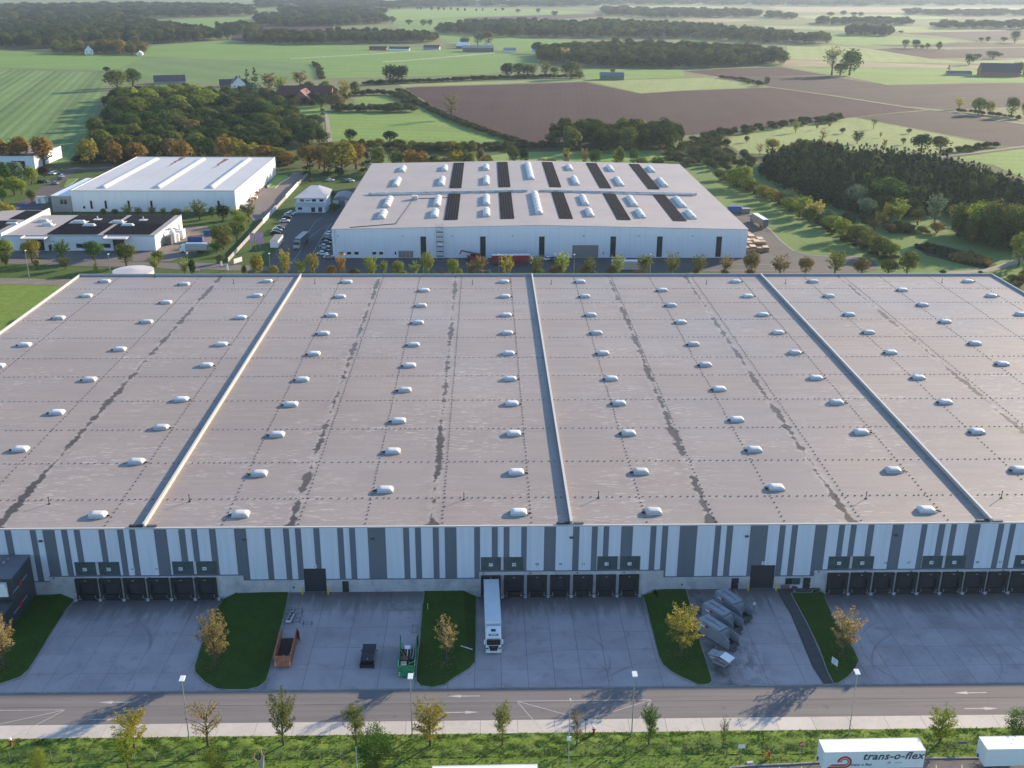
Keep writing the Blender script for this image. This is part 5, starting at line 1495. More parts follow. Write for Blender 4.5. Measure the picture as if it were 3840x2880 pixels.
# ------------------------------------------------------------------ trailers on the lorry park
def box_trailer(label, x0, y0, lettered, L=13.55, top=4.0):
    """local x along the trailer, y across; y=0 is the side towards the road in front"""
    t = thing('semi_trailer', label, 'trailer', (x0, y0, 0.18), R(.6))
    MB().box(0, L, 0, 2.55, 1.0, top - .25).build('box_body', M_BOXW, t, bevel=.03)
    MB().box(.03, L - .03, .03, 2.52, top - .249, top - .18).build('roof', M_BOXW, t)
    for y in (-.012, 2.5):
        MB().box(0, L, y, y + .06, top - .3, top - .16).build('roof_rail', M_BOXW, t)
    for x in (-.012, L - .04):
        MB().box(x, x + .05, .06, 2.49, top - .3, top - .16).build('end_rail', M_BOXW, t)
    d = MB().box(-.03, -.002, .1, 2.45, 1.05, top - .32).build('front_panel', M_BOXW, t)
    for k in range(8):
        MB().box(-.045, -.031, .25 + k * .28, .29 + k * .28, 1.1, top - .4).build('panel_rib', M_REFL, d)
    MB().tube((-.1, 1.75, 1.2), (-.1, 1.75, 1.6), .16, .16, 8).build('air_coupling', M_BLUE, t)
    MB().box(.5, L - .3, .75, 1.8, .75, 1.0).build('chassis', M_DSTEEL, t)
    for xx in (L - 4.6, L - 3.25, L - 1.9):
        for yy in (.25, 2.3):
            w = MB().tube((0, -.15, 0), (0, .15, 0), .5, .5, 14).build('wheel', M_TYRE, t, (xx, yy, .5))
            MB().tube((0, -.165, 0), (0, .165, 0), .28, .28, 10).build('rim', M_RIM, w)
    for yy in (.5, 2.0):
        MB().box(2.3, 2.45, yy, yy + .15, 0, 1.0).build('landing_leg', M_DSTEEL, t)
    if lettered:
        rot = (R(90), 0, 0)
        text_mesh('trans-o-flex', 1.62, 'lettering', M_NAVY, t, (9.25, -.02, 3.0), rot, shear=.28, bold=.035, spacing=1.06)
        text_mesh('trans o flex', .62, 'lettering', M_GREYTXT, t, (5.1, -.02, 1.72), rot, shear=.28, bold=.008)
        text_mesh('trans-o-flex', .2, 'lettering', M_NAVY, t, (10.1, -.02, 1.95), rot, shear=.28)
        def loop_logo(cx, cz, s, mt, m2):
            lg = MB()
            n = 22
            def ring(r0, r1, mb, yy, a0=-.6, a1=math.pi):
                for k in range(n):
                    ta, tb_ = a0 + (a1 - a0) * k / n, a0 + (a1 - a0) * (k + 1) / n
                    mb.face([(cx + r0 * math.cos(ta), yy, cz + r0 * math.sin(ta)), (cx + r1 * math.cos(ta), yy, cz + r1 * math.sin(ta)),
                             (cx + r1 * math.cos(tb_), yy, cz + r1 * math.sin(tb_)), (cx + r0 * math.cos(tb_), yy, cz + r0 * math.sin(tb_))])
            ring(.44 * s, 1.0 * s, lg, -.016, -1.25, math.pi)
            ring(.62 * s, .70 * s, lg, -.02, -1.25, math.pi)
            lg.mi = [0] * n + [1] * n
            lg.face([(cx + .35 * s, -.0165, cz - .95 * s), (cx + .3 * s, -.0165, cz - .33 * s), (cx - 1.6 * s, -.0165, cz - .33 * s), (cx - 2.1 * s, -.0165, cz - .6 * s), (cx - 2.3 * s, -.0165, cz - .95 * s)], 0)
            lg.face([(cx + .3 * s, -.0205, cz - .66 * s), (cx + .3 * s, -.0205, cz - .59 * s), (cx - 2.1 * s, -.0205, cz - .59 * s), (cx - 2.15 * s, -.0205, cz - .66 * s)], 1)
            lg.build('logo', [mt, m2], t)
        loop_logo(2.85, 2.15, .98, M_LOGOR, M_BOXW)
        loop_logo(8.9, 1.98, .16, M_LOGOR, M_BOXW)
    return t
box_trailer('white box trailer lettered with a red loop logo at lower right', 44.35, 111.25, True)
box_trailer('plain white box trailer cut by the right edge', 66.15, 111.45, False)
box_trailer('white trailer roof just showing at the lower edge, middle', -7.1, 107.0, False)

# ------------------------------------------------------------------ halls behind: materials
M_HALLW = panel_mat('pale_hall_cladding', (0.64, 0.69, 0.76), 0.03)
M_HALLW2 = panel_mat('white_hall_cladding', (0.72, 0.74, 0.76), 0.03)
M_GREYW = mat('grey_render', (0.30, 0.29, 0.29), 0.8, var=0.1)
M_HROOF = mat('pink_grey_membrane', (0.36, 0.315, 0.295), 0.6, var=0.06, scale=0.06, coords='world', dirt=(0.28, 0.245, 0.23), dirt_amt=0.5, dirt_scale=0.09)
M_WROOF = mat('white_membrane', (0.50, 0.49, 0.49), 0.45, var=0.06, scale=0.05, coords='world', dirt=(0.45, 0.39, 0.33), dirt_amt=0.35, dirt_scale=0.03)
M_PV = mat('solar_cell', (0.014, 0.014, 0.02), 0.9, var=0.15, scale=0.8, spec=0.03)
M_PVF = mat('solar_frame', (0.05, 0.05, 0.058), 0.8, 0.0, var=0.1)
M_BARREL = mat('barrel_dome', (0.54, 0.54, 0.53), 0.4, var=0.05, scale=0.5)
M_RUSTY = mat('rust_run', (0.16, 0.09, 0.06), 0.8, var=0.3, scale=0.4, coords='world')
M_BLUEP = mat('blue_paint', (0.03, 0.09, 0.30), 0.5, var=0.15)
M_REDP = mat('red_machine_paint', (0.24, 0.015, 0.02), 0.45, var=0.12)
M_GATEG = mat('grey_gate', (0.20, 0.195, 0.19), 0.6, var=0.12)
M_BRICK = mat('brick_wall', (0.27, 0.12, 0.09), 0.85, var=0.2, scale=0.8)
M_TILER = mat('red_roof_tiles', (0.12, 0.036, 0.032), 0.7, var=0.25, scale=0.7)
M_TILED = mat('dark_roof_tiles', (0.055, 0.05, 0.055), 0.7, var=0.25, scale=0.7)
M_GREENB = mat('green_sheet', (0.06, 0.14, 0.12), 0.5, var=0.1)
M_PINK = mat('pink_flag', (0.62, 0.32, 0.50), 0.7, var=0.2, scale=1.5)

def local(b, o):
    b.v = [(p[0] - o[0], p[1] - o[1], p[2] - o[2]) for p in b.v]
    return b

def pv_array(parent, o, x0, x1, y0, y1, zf, nx, ny, tilt=0.10):
    """rows of framed panels on the roof"""
    b = MB()
    wx, wy = (x1 - x0) / nx, (y1 - y0) / ny
    for i in range(nx):
        for j in range(ny):
            xa, xb = x0 + i * wx + .02, x0 + (i + 1) * wx - .02
            ya, yb = y0 + j * wy + .02, y0 + (j + 1) * wy - .02
            za = zf((xa + xb) / 2) + .12
            zb = za + (yb - ya) * tilt
            b.loft([[(xa, ya, za), (xb, ya, za), (xb, yb, zb), (xa, yb, zb)], [(xa, ya, za + .05), (xb, ya, za + .05), (xb, yb, zb + .05), (xa, yb, zb + .05)]], 1)
            xa += .03; xb -= .03; ya += .03; yb -= .03
            b.face([(xa, ya, za + .055), (xb, ya, za + .055), (xb, yb, zb + .055), (xa, yb, zb + .055)], 0)
    return tag(local(b, o).build('solar_array', [M_PV, M_PVF], parent), kind='stuff')

def barrel_light(parent, o, x, y0, nseg, seg, w, h, z):
    """rooflight of arched segments on a curb"""
    L = nseg * seg
    c = local(MB().box(x - w / 2 - .15, x + w / 2 + .15, y0 - .15, y0 + L + .15, z, z + .45), o).build('skylight', M_CURB, parent)
    for k in range(nseg):
        b = MB()
        secs = []
        n = 9
        for yy, s in ((y0 + k * seg + .12, .60), (y0 + k * seg + .55, .92), (y0 + (k + .5) * seg, 1.04), (y0 + (k + 1) * seg - .55, .92), (y0 + (k + 1) * seg - .12, .60)):
            secs.append([(x - math.cos(math.pi * q / (n - 1)) * w / 2 * s, yy, z + .45 + math.sin(math.pi * q / (n - 1)) * h * s) for q in range(n)])
        b.loft(secs)
        local(b, o).build('dome', M_BARREL, c)
    return c

# ------------------------------------------------------------------ gabled hall in the middle
GO = (20.5, 393.0, 0.0)
gh = thing('hall', 'long pale hall with low gable, solar strips and arched rooflights', 'hall', GO)
GX0, GX1, GY0, GY1, GE, GR = -58.2, 99.6, 393.0, 546.0, 10.95, 12.55
def gz(x):
    return GR - abs(x - 20.5) / 79.0 * (GR - GE)
b = MB()
pro = [(GX0, 0), (GX1, 0), (GX1, GE), (20.5, GR), (GX0, GE)]
b.loft([[(p[0], GY0, p[1] - .05) for p in pro], [(p[0], GY1, p[1] - .05) for p in pro]])
local(b, GO).build('wall', M_HALLW, gh)
for s in (-1, 1):
    xe = GX0 - .25 if s < 0 else GX1 + .25
    b = MB()
    b.loft([[(20.5, GY0 - .25, GR), (20.5, GY1 + .2, GR), (20.5, GY1 + .2, GR + .14), (20.5, GY0 - .25, GR + .14)],
            [(xe, GY0 - .25, gz(xe)), (xe, GY1 + .2, gz(xe)), (xe, GY1 + .2, gz(xe) + .14), (xe, GY0 - .25, gz(xe) + .14)]])
    rf = local(b, GO).build('roof', M_HROOF, gh)
GZ = lambda x: gz(x) + .15
for i, x in enumerate((-16.3, 5.7, 28.55, 51.1, 73.0)):
    pv_array(gh, GO, x, x + 5.3, 404.8, 459.5, GZ, 5, 32, .012)
    pv_array(gh, GO, x, x + 5.3, 472.0, 542.0, GZ, 5, 41, .012)
for x in (-41.1, -20.4, 0.15, 41.2, 61.5, 81.7):
    for y0, n in ((409.5, 3), (432.0, 4), (478.5, 4), (517.8, 3)):
        barrel_light(gh, GO, x, y0, n, 4.9 if n == 4 else 4.5, 2.7, .95, GZ(x))
barrel_light(gh, GO, 21.0, 412.0, 7, 6.4, 2.8, .95, GZ(21))
barrel_light(gh, GO, 21.0, 490.5, 7, 6.4, 2.8, .95, GZ(21))
for x0, x1 in ((-50.0, 17.0), (24.5, 91.5)):
    n = 11
    c = MB()
    secs = []
    for x in (x0, x1):
        secs.append([(x, 461.0 + math.cos(math.pi * q / 6) * -.9, GZ(x) + .35 + math.sin(math.pi * q / 6) * .6) for q in range(7)] + [(x, 461.9, GZ(x)), (x, 460.1, GZ(x))])
    c.loft(secs)
    rd = local(c, GO).build('ridge_vent', M_CURB, gh)
    for k in range(n + 1):
        x = x0 + (x1 - x0) * k / n
        local(MB().box(x - 1.1, x + 1.1, 460.0, 462.0, GZ(x), GZ(x) + .95), GO).build('vent_box', M_STEEL, rd)
    local(MB().box(x0, x1, 458.6, 459.0, GZ((x0 + x1) / 2) - .5, GZ((x0 + x1) / 2) + .3), GO).build('walkway', M_CURB, gh)
au = local(MB().box(-31.6, -29.0, 446.5, 449.5, GZ(-30), GZ(-30) + 1.2), GO).build('roof_unit', M_STEEL, gh)
for k in range(3):
    local(MB().box(-31.5, -29.1, 446.8 + k * 1.0, 447.2 + k * 1.0, GZ(-30) + 1.2, GZ(-30) + 1.7), GO).build('fan', M_SIGNW, au)
for a, c in (((-31, 446.3), (-34.5, 399.5)), ((-34.5, 399.5), (-51.5, 394.6)), ((-29, 449), (-14, 450))):
    local(MB().bar((a[0], a[1], GZ(a[0]) + .1), (c[0], c[1], GZ(c[0]) + .1), .3), GO).build('cable_duct', M_PVF, gh)
# front wall: tall windows, gates, low office windows
def tall_window(x, w=2.1, z0=.3, z1=8.25):
    f = local(MB().box(x, x + w, GY0 - .08, GY0 - .004, z0, z1), GO).build('window', M_PVF, gh)
    for i in range(2):
        for j in range(4):
            hx, hz = (w - .15) / 2, (z1 - z0 - .15) / 4
            local(MB().box(x + .08 + i * hx + .05, x + .08 + (i + 1) * hx - .05, GY0 - .1, GY0 - .082, z0 + .1 + j * hz + .06, z0 + .1 + (j + 1) * hz - .06), GO).build('pane', M_DARKGLASS, f)
for x in (-24.9, -2.3, 20.1, 47.3, 65.1, 87.8):
    tall_window(x)
g = local(MB().box(32.8, 42.8, GY0 - .07, GY0 - .004, 0.05, 4.9), GO).build('gate', M_GATEG, gh)
for k in range(6):
    local(MB().box(32.9, 42.7, GY0 - .1, GY0 - .072, .1 + k * .8, .16 + k * .8), GO).build('gate_slat', M_PVF, g)
g = local(MB().box(-33.4, -27.7, GY0 - .07, GY0 - .004, 0.05, 2.75), GO).build('gate', M_STEEL, gh)
for k in range(4):
    local(MB().box(-33.3 + k * 1.4, -32.05 + k * 1.4, GY0 - .09, GY0 - .072, .15, 2.6), GO).build('pane', M_GATEG, g)
for x, w in ((-55.9, 1.8), (-53.0, 1.8), (-50.2, 1.8), (-43.4, 1.7), (-40.8, 1.7), (-34.9, .8), (44.5, .5), (73.2, .5)):
    f = local(MB().box(x, x + w, GY0 - .07, GY0 - .004, 1.15, 2.45), GO).build('window', M_SIGNW, gh)
    local(MB().box(x + .1, x + w - .1, GY0 - .085, GY0 - .072, 1.25, 2.35), GO).build('pane', M_DARKGLASS, f)
for x in (-56, -31.5, -12.8, 10.0, 37, 58, 78.5):
    local(MB().box(x - .3, x + .3, GY0 - .4, GY0 - .01, 8.4, 8.6), GO).build('floodlight', M_DSTEEL, gh)
local(MB().tube((-57.2, GY0 - .2, 5.5), (-57.2, GY0 - .2, 10.8), .12, .12, 8), GO).build('downpipe', M_STEEL, gh)
# scaffold tower
st = thing('scaffold_tower', 'tall steel scaffold ladder tower in front of the gabled hall', 'scaffold', (-17.5, 390.6, 0))
for x in (-1.3, 1.3):
    for y in (0, 1.3):
        MB().bar((x, y, 0), (x, y, 13.6), .12).build('upright', M_STEEL, st)
for k in range(7):
    z = 1.0 + k * 1.85
    MB().box(-1.3, 1.3, 0, 1.3, z, z + .09).build('platform', M_PVF, st)
    MB().bar((-1.3, 0, z), (1.3, 0, z + 1.7), .08).build('brace', M_STEEL, st)
    MB().bar((-1.3, 0, z + .95), (1.3, 0, z + .95), .06).build('guard_rail', M_STEEL, st)
MB().box(-.8, 1.2, -.06, -.02, 5.3, 6.2).build('banner', M_SIGNW, st)

# ------------------------------------------------------------------ white hall at the left
HO = (-150.5, 479.0, 0.0)
wl = thing('hall', 'wide white hall with three long rooflight strips at the left', 'hall', HO)
HX0, HX1, HY0, HY1, HZ = -187.4, -113.7, 479.0, 577.0, 9.3
local(MB().box(HX0, HX1, HY0, HY1, -.1, HZ), HO).build('wall', M_HALLW2, wl)
local(MB().box(HX0 + .3, HX1 - .3, HY0 + .3, HY1 - .3, HZ + .002, HZ + .05), HO).build('roof', M_WROOF, wl)
for q, (x0, x1, y0, y1) in enumerate(((HX0 - .05, HX1 + .05, HY0 - .05, HY0 + .3), (HX0 - .05, HX1 + .05, HY1 - .3, HY1 + .05), (HX0 - .05, HX0 + .3, HY0 + .3, HY1 - .3), (HX1 - .3, HX1 + .05, HY0 + .3, HY1 - .3))):
    local(MB().box(x0, x1, y0, y1, HZ - .2, HZ + .28), HO).build('parapet', M_COPE if q != 1 else M_COPE2, wl)
for x in (-175.0, -150.3, -126.1):
    b = MB()
    secs = []
    for yy, s in ((485.6, .55), (486.4, 1.0), (569.2, 1.0), (570.0, .55)):
        secs.append([(x - math.cos(math.pi * q / 8) * 1.35 * s, yy, HZ + .3 + math.sin(math.pi * q / 8) * .85 * s) for q in range(9)])
    b.loft(secs)
    c = local(MB().box(x - 1.5, x + 1.5, 485.3, 570.3, HZ + .03, HZ + .32), HO).build('skylight', M_CURB, wl)
    local(b, HO).build('dome', M_BARREL, c)
    for k in range(6):
        y = 498 + k * 13
        local(MB().box(x - 1.6, x - 1.0, y, y + 1.5, HZ + .3, HZ + .75), HO).build('opener', M_CURB, c)
for x, y0 in ((-162.6, 545), (-138.2, 540)):
    b = MB()
    pts = [(x + random.uniform(-.5, .5), y0 + k * 3.4) for k in range(10)]
    for k in range(9):
        w = .25 + .13 * k
        b.face([(pts[k][0] - w, pts[k][1], HZ + .056), (pts[k][0] + w, pts[k][1], HZ + .056), (pts[k + 1][0] + w, pts[k + 1][1], HZ + .056), (pts[k + 1][0] - w, pts[k + 1][1], HZ + .056)])
    local(b, HO).build('stain', M_RUSTY, wl)
    local(MB().box(x - .12, x + .12, 482, y0, HZ + .052, HZ + .06), HO).build('roof_seam', M_COPE2, wl)
for x in (-179.2, -172.7, -162.4, -152.2, -121.9):
    f = local(MB().box(x, x + 1.0, HY0 - .08, HY0 - .004, 1.2, 4.9), HO).build('window', M_PVF, wl)
    local(MB().box(x + .08, x + .92, HY0 - .1, HY0 - .082, 1.3, 4.8), HO).build('pane', M_DARKGLASS, f)
f = local(MB().box(-182.6, -181.6, HY0 - .08, HY0 - .004, 1.3, 2.4), HO).build('window', M_PVF, wl)
local(MB().box(-182.5, -181.7, HY0 - .1, HY0 - .082, 1.4, 2.3), HO).build('pane', M_DARKGLASS, f)
for y, w, mt in ((523.5, 3.2, M_BLUEP), (529.5, 3.2, M_BLUEP)):
    d = local(MB().box(HX1 + .004, HX1 + .08, y, y + w, 0, 4.4), HO).build('gate', mt, wl)
    for k in range(4):
        local(MB().box(HX1 + .082, HX1 + .1, y + .15, y + w - .15, 1.0 + k * .85, 1.45 + k * .85), HO).build('pane', M_SIGNW, d)
for y in (492, 500, 509, 541, 552):
    local(MB().box(HX1 + .004, HX1 + .1, y, y + .35, 0, HZ - 1), HO).build('downpipe', M_GREYW, wl)
local(MB().box(-196.2, HX0 - .06, 478.5, 524, -.1, 7.0), HO).build('annex', M_GREYW, wl)
local(MB().box(-196.3, HX0 - .07, 478.4, 524.1, 7.002, 7.25), HO).build('annex_roof', M_HALLW, wl)
for x in (-192.2, -190.6):
    f = local(MB().box(x, x + 1.2, 478.4, 478.496, 3.4, 5.6), HO).build('window', M_PVF, wl)
    local(MB().box(x + .1, x + 1.1, 478.37, 478.398, 3.5, 5.5), HO).build('pane', M_DARKGLASS, f)
local(MB().obox((-191, 476.5, 1.4), 8, .4, .25, ry=.32), HO).build('stair', M_GREYW, wl)
# things by its right wall
um = thing('parasol', 'red parasol beside the white hall', 'parasol', (-110.8, 512.0, 0))
MB().tube((0, 0, 0), (0, 0, 2.6), .05, .05, 8).build('pole', M_STEEL, um)
MB().loft([[(math.cos(2 * math.pi * k / 8) * 1.7, math.sin(2 * math.pi * k / 8) * 1.7, 2.3) for k in range(8)], [(math.cos(2 * math.pi * k / 8) * .05, math.sin(2 * math.pi * k / 8) * .05, 3.0) for k in range(8)]]).build('canopy', M_REDP, um)
for k, (x, y, sx, sy, sz, m_) in enumerate(((-111.4, 506.5, 2.4, 2.0, 1.1, M_WOODD), (-111.2, 509.3, 2.0, 1.6, 1.0, M_SIGNW), (-111.5, 503.2, 1.6, 1.6, .9, M_WOOD), (-111.4, 537.5, 1.2, 1.2, 1.4, M_DSTEEL), (-112.0, 489.0, 2.2, 2.0, 1.5, M_SIGNW), (-112, 492.5, 1.5, 1.5, 1.3, M_STEEL))):
    t = thing('storage_box', '%s %s box standing along the right wall of the white hall' % (ORD[k], ('brown', 'white', 'wooden', 'black', 'pale', 'steel')[k]), 'box', (x, y, 0))
    MB().box(-sx / 2, sx / 2, -sy / 2, sy / 2, .12, sz).build('body', m_, t, bevel=.04)
    MB().box(-sx / 2 - .05, sx / 2 + .05, -sy / 2 - .05, sy / 2 + .05, sz + .002, sz + .1).build('lid', m_, t)
    MB().box(-sx / 2 + .1, sx / 2 - .1, -sy / 2 + .1, sy / 2 - .1, 0, .12).build('skid', M_WOODD, t)

# ------------------------------------------------------------------ solar roofed building at the left
SO = (-158.0, 404.6, 0.0)
sb = thing('workshop', 'low building with dark solar panels covering its roof at the left', 'building', SO)
local(MB().box(-186.6, -128.4, 404.6, 443.2, -.1, 5.75), SO).build('wall', M_HALLW2, sb)
local(MB().box(-186.3, -128.7, 404.9, 442.9, 5.752, 5.85), SO).build('roof', M_HROOF, sb)
local(MB().box(-186.7, -128.3, 404.5, 404.88, 5.6, 6.05), SO).build('parapet', M_COPE2, sb)
local(MB().box(-128.68, -128.3, 404.9, 443.2, 5.6, 6.1), SO).build('parapet', M_COPE2, sb)
local(MB().box(-187.1, -186.5, 403.6, 452.0, -.1, 6.9), SO).build('fire_wall', M_HALLW2, sb)
local(MB().box(-187.1, -186.5, 403.6, 452.0, 6.902, 7.0), SO).build('fire_wall_coping', M_COPE, sb)
local(MB().box(-215.0, -187.15, 404.0, 452.0, -.1, 6.0), SO).build('side_wing', M_HALLW2, sb)
local(MB().box(-214.8, -187.3, 404.2, 451.8, 6.002, 6.08), SO).build('side_roof', M_HROOF, sb)
local(MB().box(-215.1, -214.6, 404.0, 452.1, 6.0, 6.5), SO).build('parapet', M_COPE, sb)
zf = lambda x: 5.86
pv_array(sb, SO, -170.3, -150.4, 406.2, 424.5, zf, 12, 11, .16)
pv_array(sb, SO, -148.6, -130.4, 406.2, 424.5, zf, 11, 11, .16)
pv_array(sb, SO, -170.8, -150.4, 426.0, 442.0, zf, 12, 14, .0)
pv_array(sb, SO, -148.6, -130.6, 426.0, 442.0, zf, 11, 14, .0)
zg = lambda x: 6.09
pv_array(sb, SO, -196, -189, 433, 450, zg, 5, 11, .05)
pv_array(sb, SO, -205, -191, 413, 430, zg, 9, 11, .05)
for (x, y, s) in ((-165.6, 428.0, 2.6), (-159.2, 421.2, 2.6), (-150.0, 428.0, 2.4), (-144.0, 421.5, 2.6), (-181.0, 430.0, 2.2), (-176.5, 423.0, 2.0), (-191, 424, 2.4)):
    c = local(MB().box(x - s - .8, x + s + .8, y - s * .8, y + s * .8, 5.86, 6.14), SO).build('skylight', M_COPE, sb)
    local(MB().loft([[(x - s, y - 1, 6.142), (x + s, y - 1, 6.142), (x + s, y + 1, 6.142), (x - s, y + 1, 6.142)], [(x - s * .75, y - .6, 6.9), (x + s * .75, y - .6, 6.9), (x + s * .75, y + .6, 6.9), (x - s * .75, y + .6, 6.9)]]), SO).build('dome', M_BARREL, c)
for (x, y) in ((-160.0, 433.5), (-141.0, 432.5)):
    local(MB().box(x - 1.6, x + 1.6, y - 1.4, y + 1.4, 5.95, 6.12).tube((x, y, 6.1), (x, y, 7.4), .3, .22, 10), SO).build('roof_fan', M_COPE, sb)
for (x0, x1) in ((-178.2, -169.0), (-146.8, -138.0)):
    c = local(MB().box(x0, x1, 400.2, 404.48, 5.35, 5.75), SO).build('canopy', M_COPE, sb)
    local(MB().box(x0, x0 + .35, 400.2, 404.48, 5.752, 6.1), SO).build('canopy_edge', M_COPE, c)
    local(MB().box(x0 + 2.2, x1 - 2.2, 404.5, 404.58, .05, 4.4), SO).build('gate', M_DARKGLASS, sb)
for (x0, x1) in ((-158.9, -153.8), (-149.4, -145.8)):
    f = local(MB().box(x0, x1, 404.5, 404.59, 1.1, 2.7), SO).build('window', M_PVF, sb)
    n = 4
    for k in range(n):
        w = (x1 - x0 - .1) / n
        local(MB().box(x0 + .05 + k * w + .04, x0 + .05 + (k + 1) * w - .04, 404.47, 404.498, 1.2, 2.6), SO).build('pane', M_DARKGLASS, f)
local(MB().box(-169.6, -168.4, 404.5, 404.58, .05, 2.2), SO).build('door', M_DOOR, sb)
# extraction plant at its right wall
ex = thing('extraction_plant', 'white filter plant with ducts beside the solar building', 'plant', (-126.2, 419.0, 0))
MB().box(-1.2, 1.2, -5.2, -2.6, 0, 3.4).build('filter_house', M_DSTEEL, ex)
MB().tube((.6, -.8, 0), (.6, -.8, 4.2), 1.3, 1.3, 14).build('silo', M_BOXW, ex)
MB().tube((.6, -.8, 4.2), (.6, -.8, 5.0), 1.3, .4, 14).build('silo_cone', M_BOXW, ex)
MB().tube((1.6, 1.6, 0), (1.6, 1.6, 3.2), 1.1, 1.1, 14).build('tank', M_BOXW, ex)
MB().box(-.8, 3.0, 5.5, 9.5, 0, 3.4).build('cabin', M_BOXW, ex)
for a, c in (((.6, -.8, 4.8), (-1.2, 1.5, 5.2)), ((-1.2, 1.5, 5.2), (-1.0, 6.0, 4.4)), ((-1.0, 6.0, 4.4), (.5, 7.0, 3.4)), ((1.2, 7.5, 3.4), (1.2, 7.5, 5.6))):
    MB().tube(a, c, .3, .3, 8).build('duct', M_STEEL, ex)

# ------------------------------------------------------------------ office villa and sheds
OO = (-79.5, 476.6, 0.0)
of = thing('office', 'small two storey white office with a folded grey roof', 'building', OO)
local(MB().box(-86.2, -72.6, 479.2, 492.0, 0, 6.0), OO).build('wall', M_HALLW2, of)
local(MB().box(-86.4, -73.0, 476.7, 479.18, 0, 2.9), OO).build('ground_floor', M_HALLW2, of)
local(MB().loft([[(-86.9, 475.9, 2.95), (-72.4, 475.9, 2.95), (-72.4, 475.9, 3.1), (-86.9, 475.9, 3.1)], [(-86.9, 479.15, 3.9), (-72.4, 479.15, 3.9), (-72.4, 479.15, 4.05), (-86.9, 479.15, 4.05)]]), OO).build('lean_to_roof', M_WROOF, of)
local(MB().loft([[(-87.0, 478.2, 6.15), (-72.0, 478.2, 6.15), (-72.0, 478.2, 6.35), (-87.0, 478.2, 6.35)], [(-81.5, 493.0, 9.2), (-78.6, 493.0, 9.2), (-78.6, 493.0, 9.4), (-81.5, 493.0, 9.4)]]), OO).build('roof', M_WROOF, of)
local(MB().loft([[(-78.6, 484.0, 7.2), (-71.8, 484.0, 6.4), (-71.8, 484.0, 6.6), (-78.6, 484.0, 7.4)], [(-78.4, 496.0, 8.9), (-71.8, 493.5, 7.4), (-71.8, 493.5, 7.6), (-78.4, 496.0, 9.1)]]), OO).build('roof_wing', M_WROOF, of)
for (x, w, y, z0, z1) in ((-84.6, 1.8, 479.2, 4.5, 5.6), (-79.2, 1.9, 479.2, 4.5, 5.6), (-75.8, 1.8, 479.2, 4.5, 5.6), (-85.3, 1.9, 476.7, 1.3, 2.4), (-79.3, 1.7, 476.7, .3, 2.4), (-76.1, 1.7, 476.7, .3, 2.4)):
    f = local(MB().box(x, x + w, y - .08, y - .004, z0, z1), OO).build('window', M_PVF, of)
    local(MB().box(x + .08, x + w / 2 - .04, y - .1, y - .082, z0 + .08, z1 - .08), OO).build('pane', M_DARKGLASS, f)
    local(MB().box(x + w / 2 + .04, x + w - .08, y - .1, y - .082, z0 + .08, z1 - .08), OO).build('pane', M_DARKGLASS, f)
local(MB().box(-82.1, -80.0, 479.1, 479.196, 4.75, 5.2), OO).build('name_board', M_GREYTXT, of)
local(MB().tube((-82.2, 486, 7.6), (-82.2, 486, 8.6), .25, .2, 8), OO).build('chimney', M_COPE, of)
sh = thing('shed', 'pale round roofed shed behind the small office', 'shed', (-67.5, 492, 0))
secs = [[(-4.2 * math.cos(math.pi * q / 8), y, 2.6 + 2.0 * math.sin(math.pi * q / 8)) for q in range(9)] for y in (0, 14)]
MB().loft(secs).build('roof', M_GREYW, sh)
MB().box(-4.1, 4.1, .1, 13.9, 0, 2.6).build('wall', M_HALLW2, sh)
MB().box(-1.5, 1.5, .02, .09, 0, 2.5).build('door', M_GATEG, sh)
# far left hall
FO = (-268, 594, 0)
fh = thing('hall', 'small flat hall with dark gate at the far left edge', 'hall', FO)
local(MB().box(-300, -249.7, 594.2, 634, 0, 6.4), FO).build('wall', M_HALLW2, fh)
local(MB().box(-299.7, -250.0, 594.5, 633.7, 6.402, 6.5), FO).build('roof', mat('brown_felt', (0.22, 0.17, 0.15), 0.8, var=0.15), fh)
local(MB().box(-300.1, -249.6, 594.1, 594.48, 6.2, 6.9), FO).build('parapet', M_HALLW, fh)
local(MB().box(-250.0, -249.6, 594.5, 634, 6.2, 6.9), FO).build('parapet', M_COPE, fh)
g = local(MB().box(-262, -255, 594.06, 594.19, 0, 4.3), FO).build('gate', M_DARKGLASS, fh)
# sprinkler tank behind the warehouse
tk = thing('water_tank', 'round pale tank just behind the left part of the warehouse', 'tank', (-114.6, 335.5, 0))
MB().tube((0, 0, 0), (0, 0, 10.3), 6.4, 6.4, 40).build('shell', M_COPE, tk)
MB().tube((0, 0, 10.302), (0, 0, 10.9), 6.5, .6, 40).build('roof', mat('tank_roof', (0.50, 0.46, 0.46), 0.5, var=0.05), tk)
# boundary wall
bw = thing('boundary_wall', 'long low grey and white wall beside the office grounds', 'wall', (-96.5, 386.5, 0))
y = 0.0
k = 0
while y < 186:
    white = (62 < y < 96) or (119 < y < 156)
    h = 2.0 if white else 1.55
    MB().box(-.1, .1, y, y + 4.9, 0, h).build('panel', M_WHITE if white else M_GREYW, bw)
    MB().box(-.16, .16, y + 4.9, y + 5.1, 0, h + .1).build('post', M_GREYW, bw)
    y += 5.1
for k, x in enumerate((-91.9, -89.9, -88.2)):
    t = thing('flag', 'pink banner flag by the car park entrance, %s of three' % ORD[k], 'flag', (x, 405.5, 0), group='pink banner flags')
    MB().tube((0, 0, 0), (0, 0, 7.0), .06, .04, 8).build('pole', M_STEEL, t)
    b = MB()
    secs = []
    for q in range(8):
        z = 6.8 - q * .62
        secs.append([(.08, .1 * math.sin(q), z), (1.55 - .04 * q, .25 * math.sin(q * 1.1 + k), z), (1.55 - .04 * q, .25 * math.sin(q * 1.1 + k) + .03, z), (.08, .1 * math.sin(q) + .03, z)])
    b.loft(secs).build('cloth', M_PINK, t)
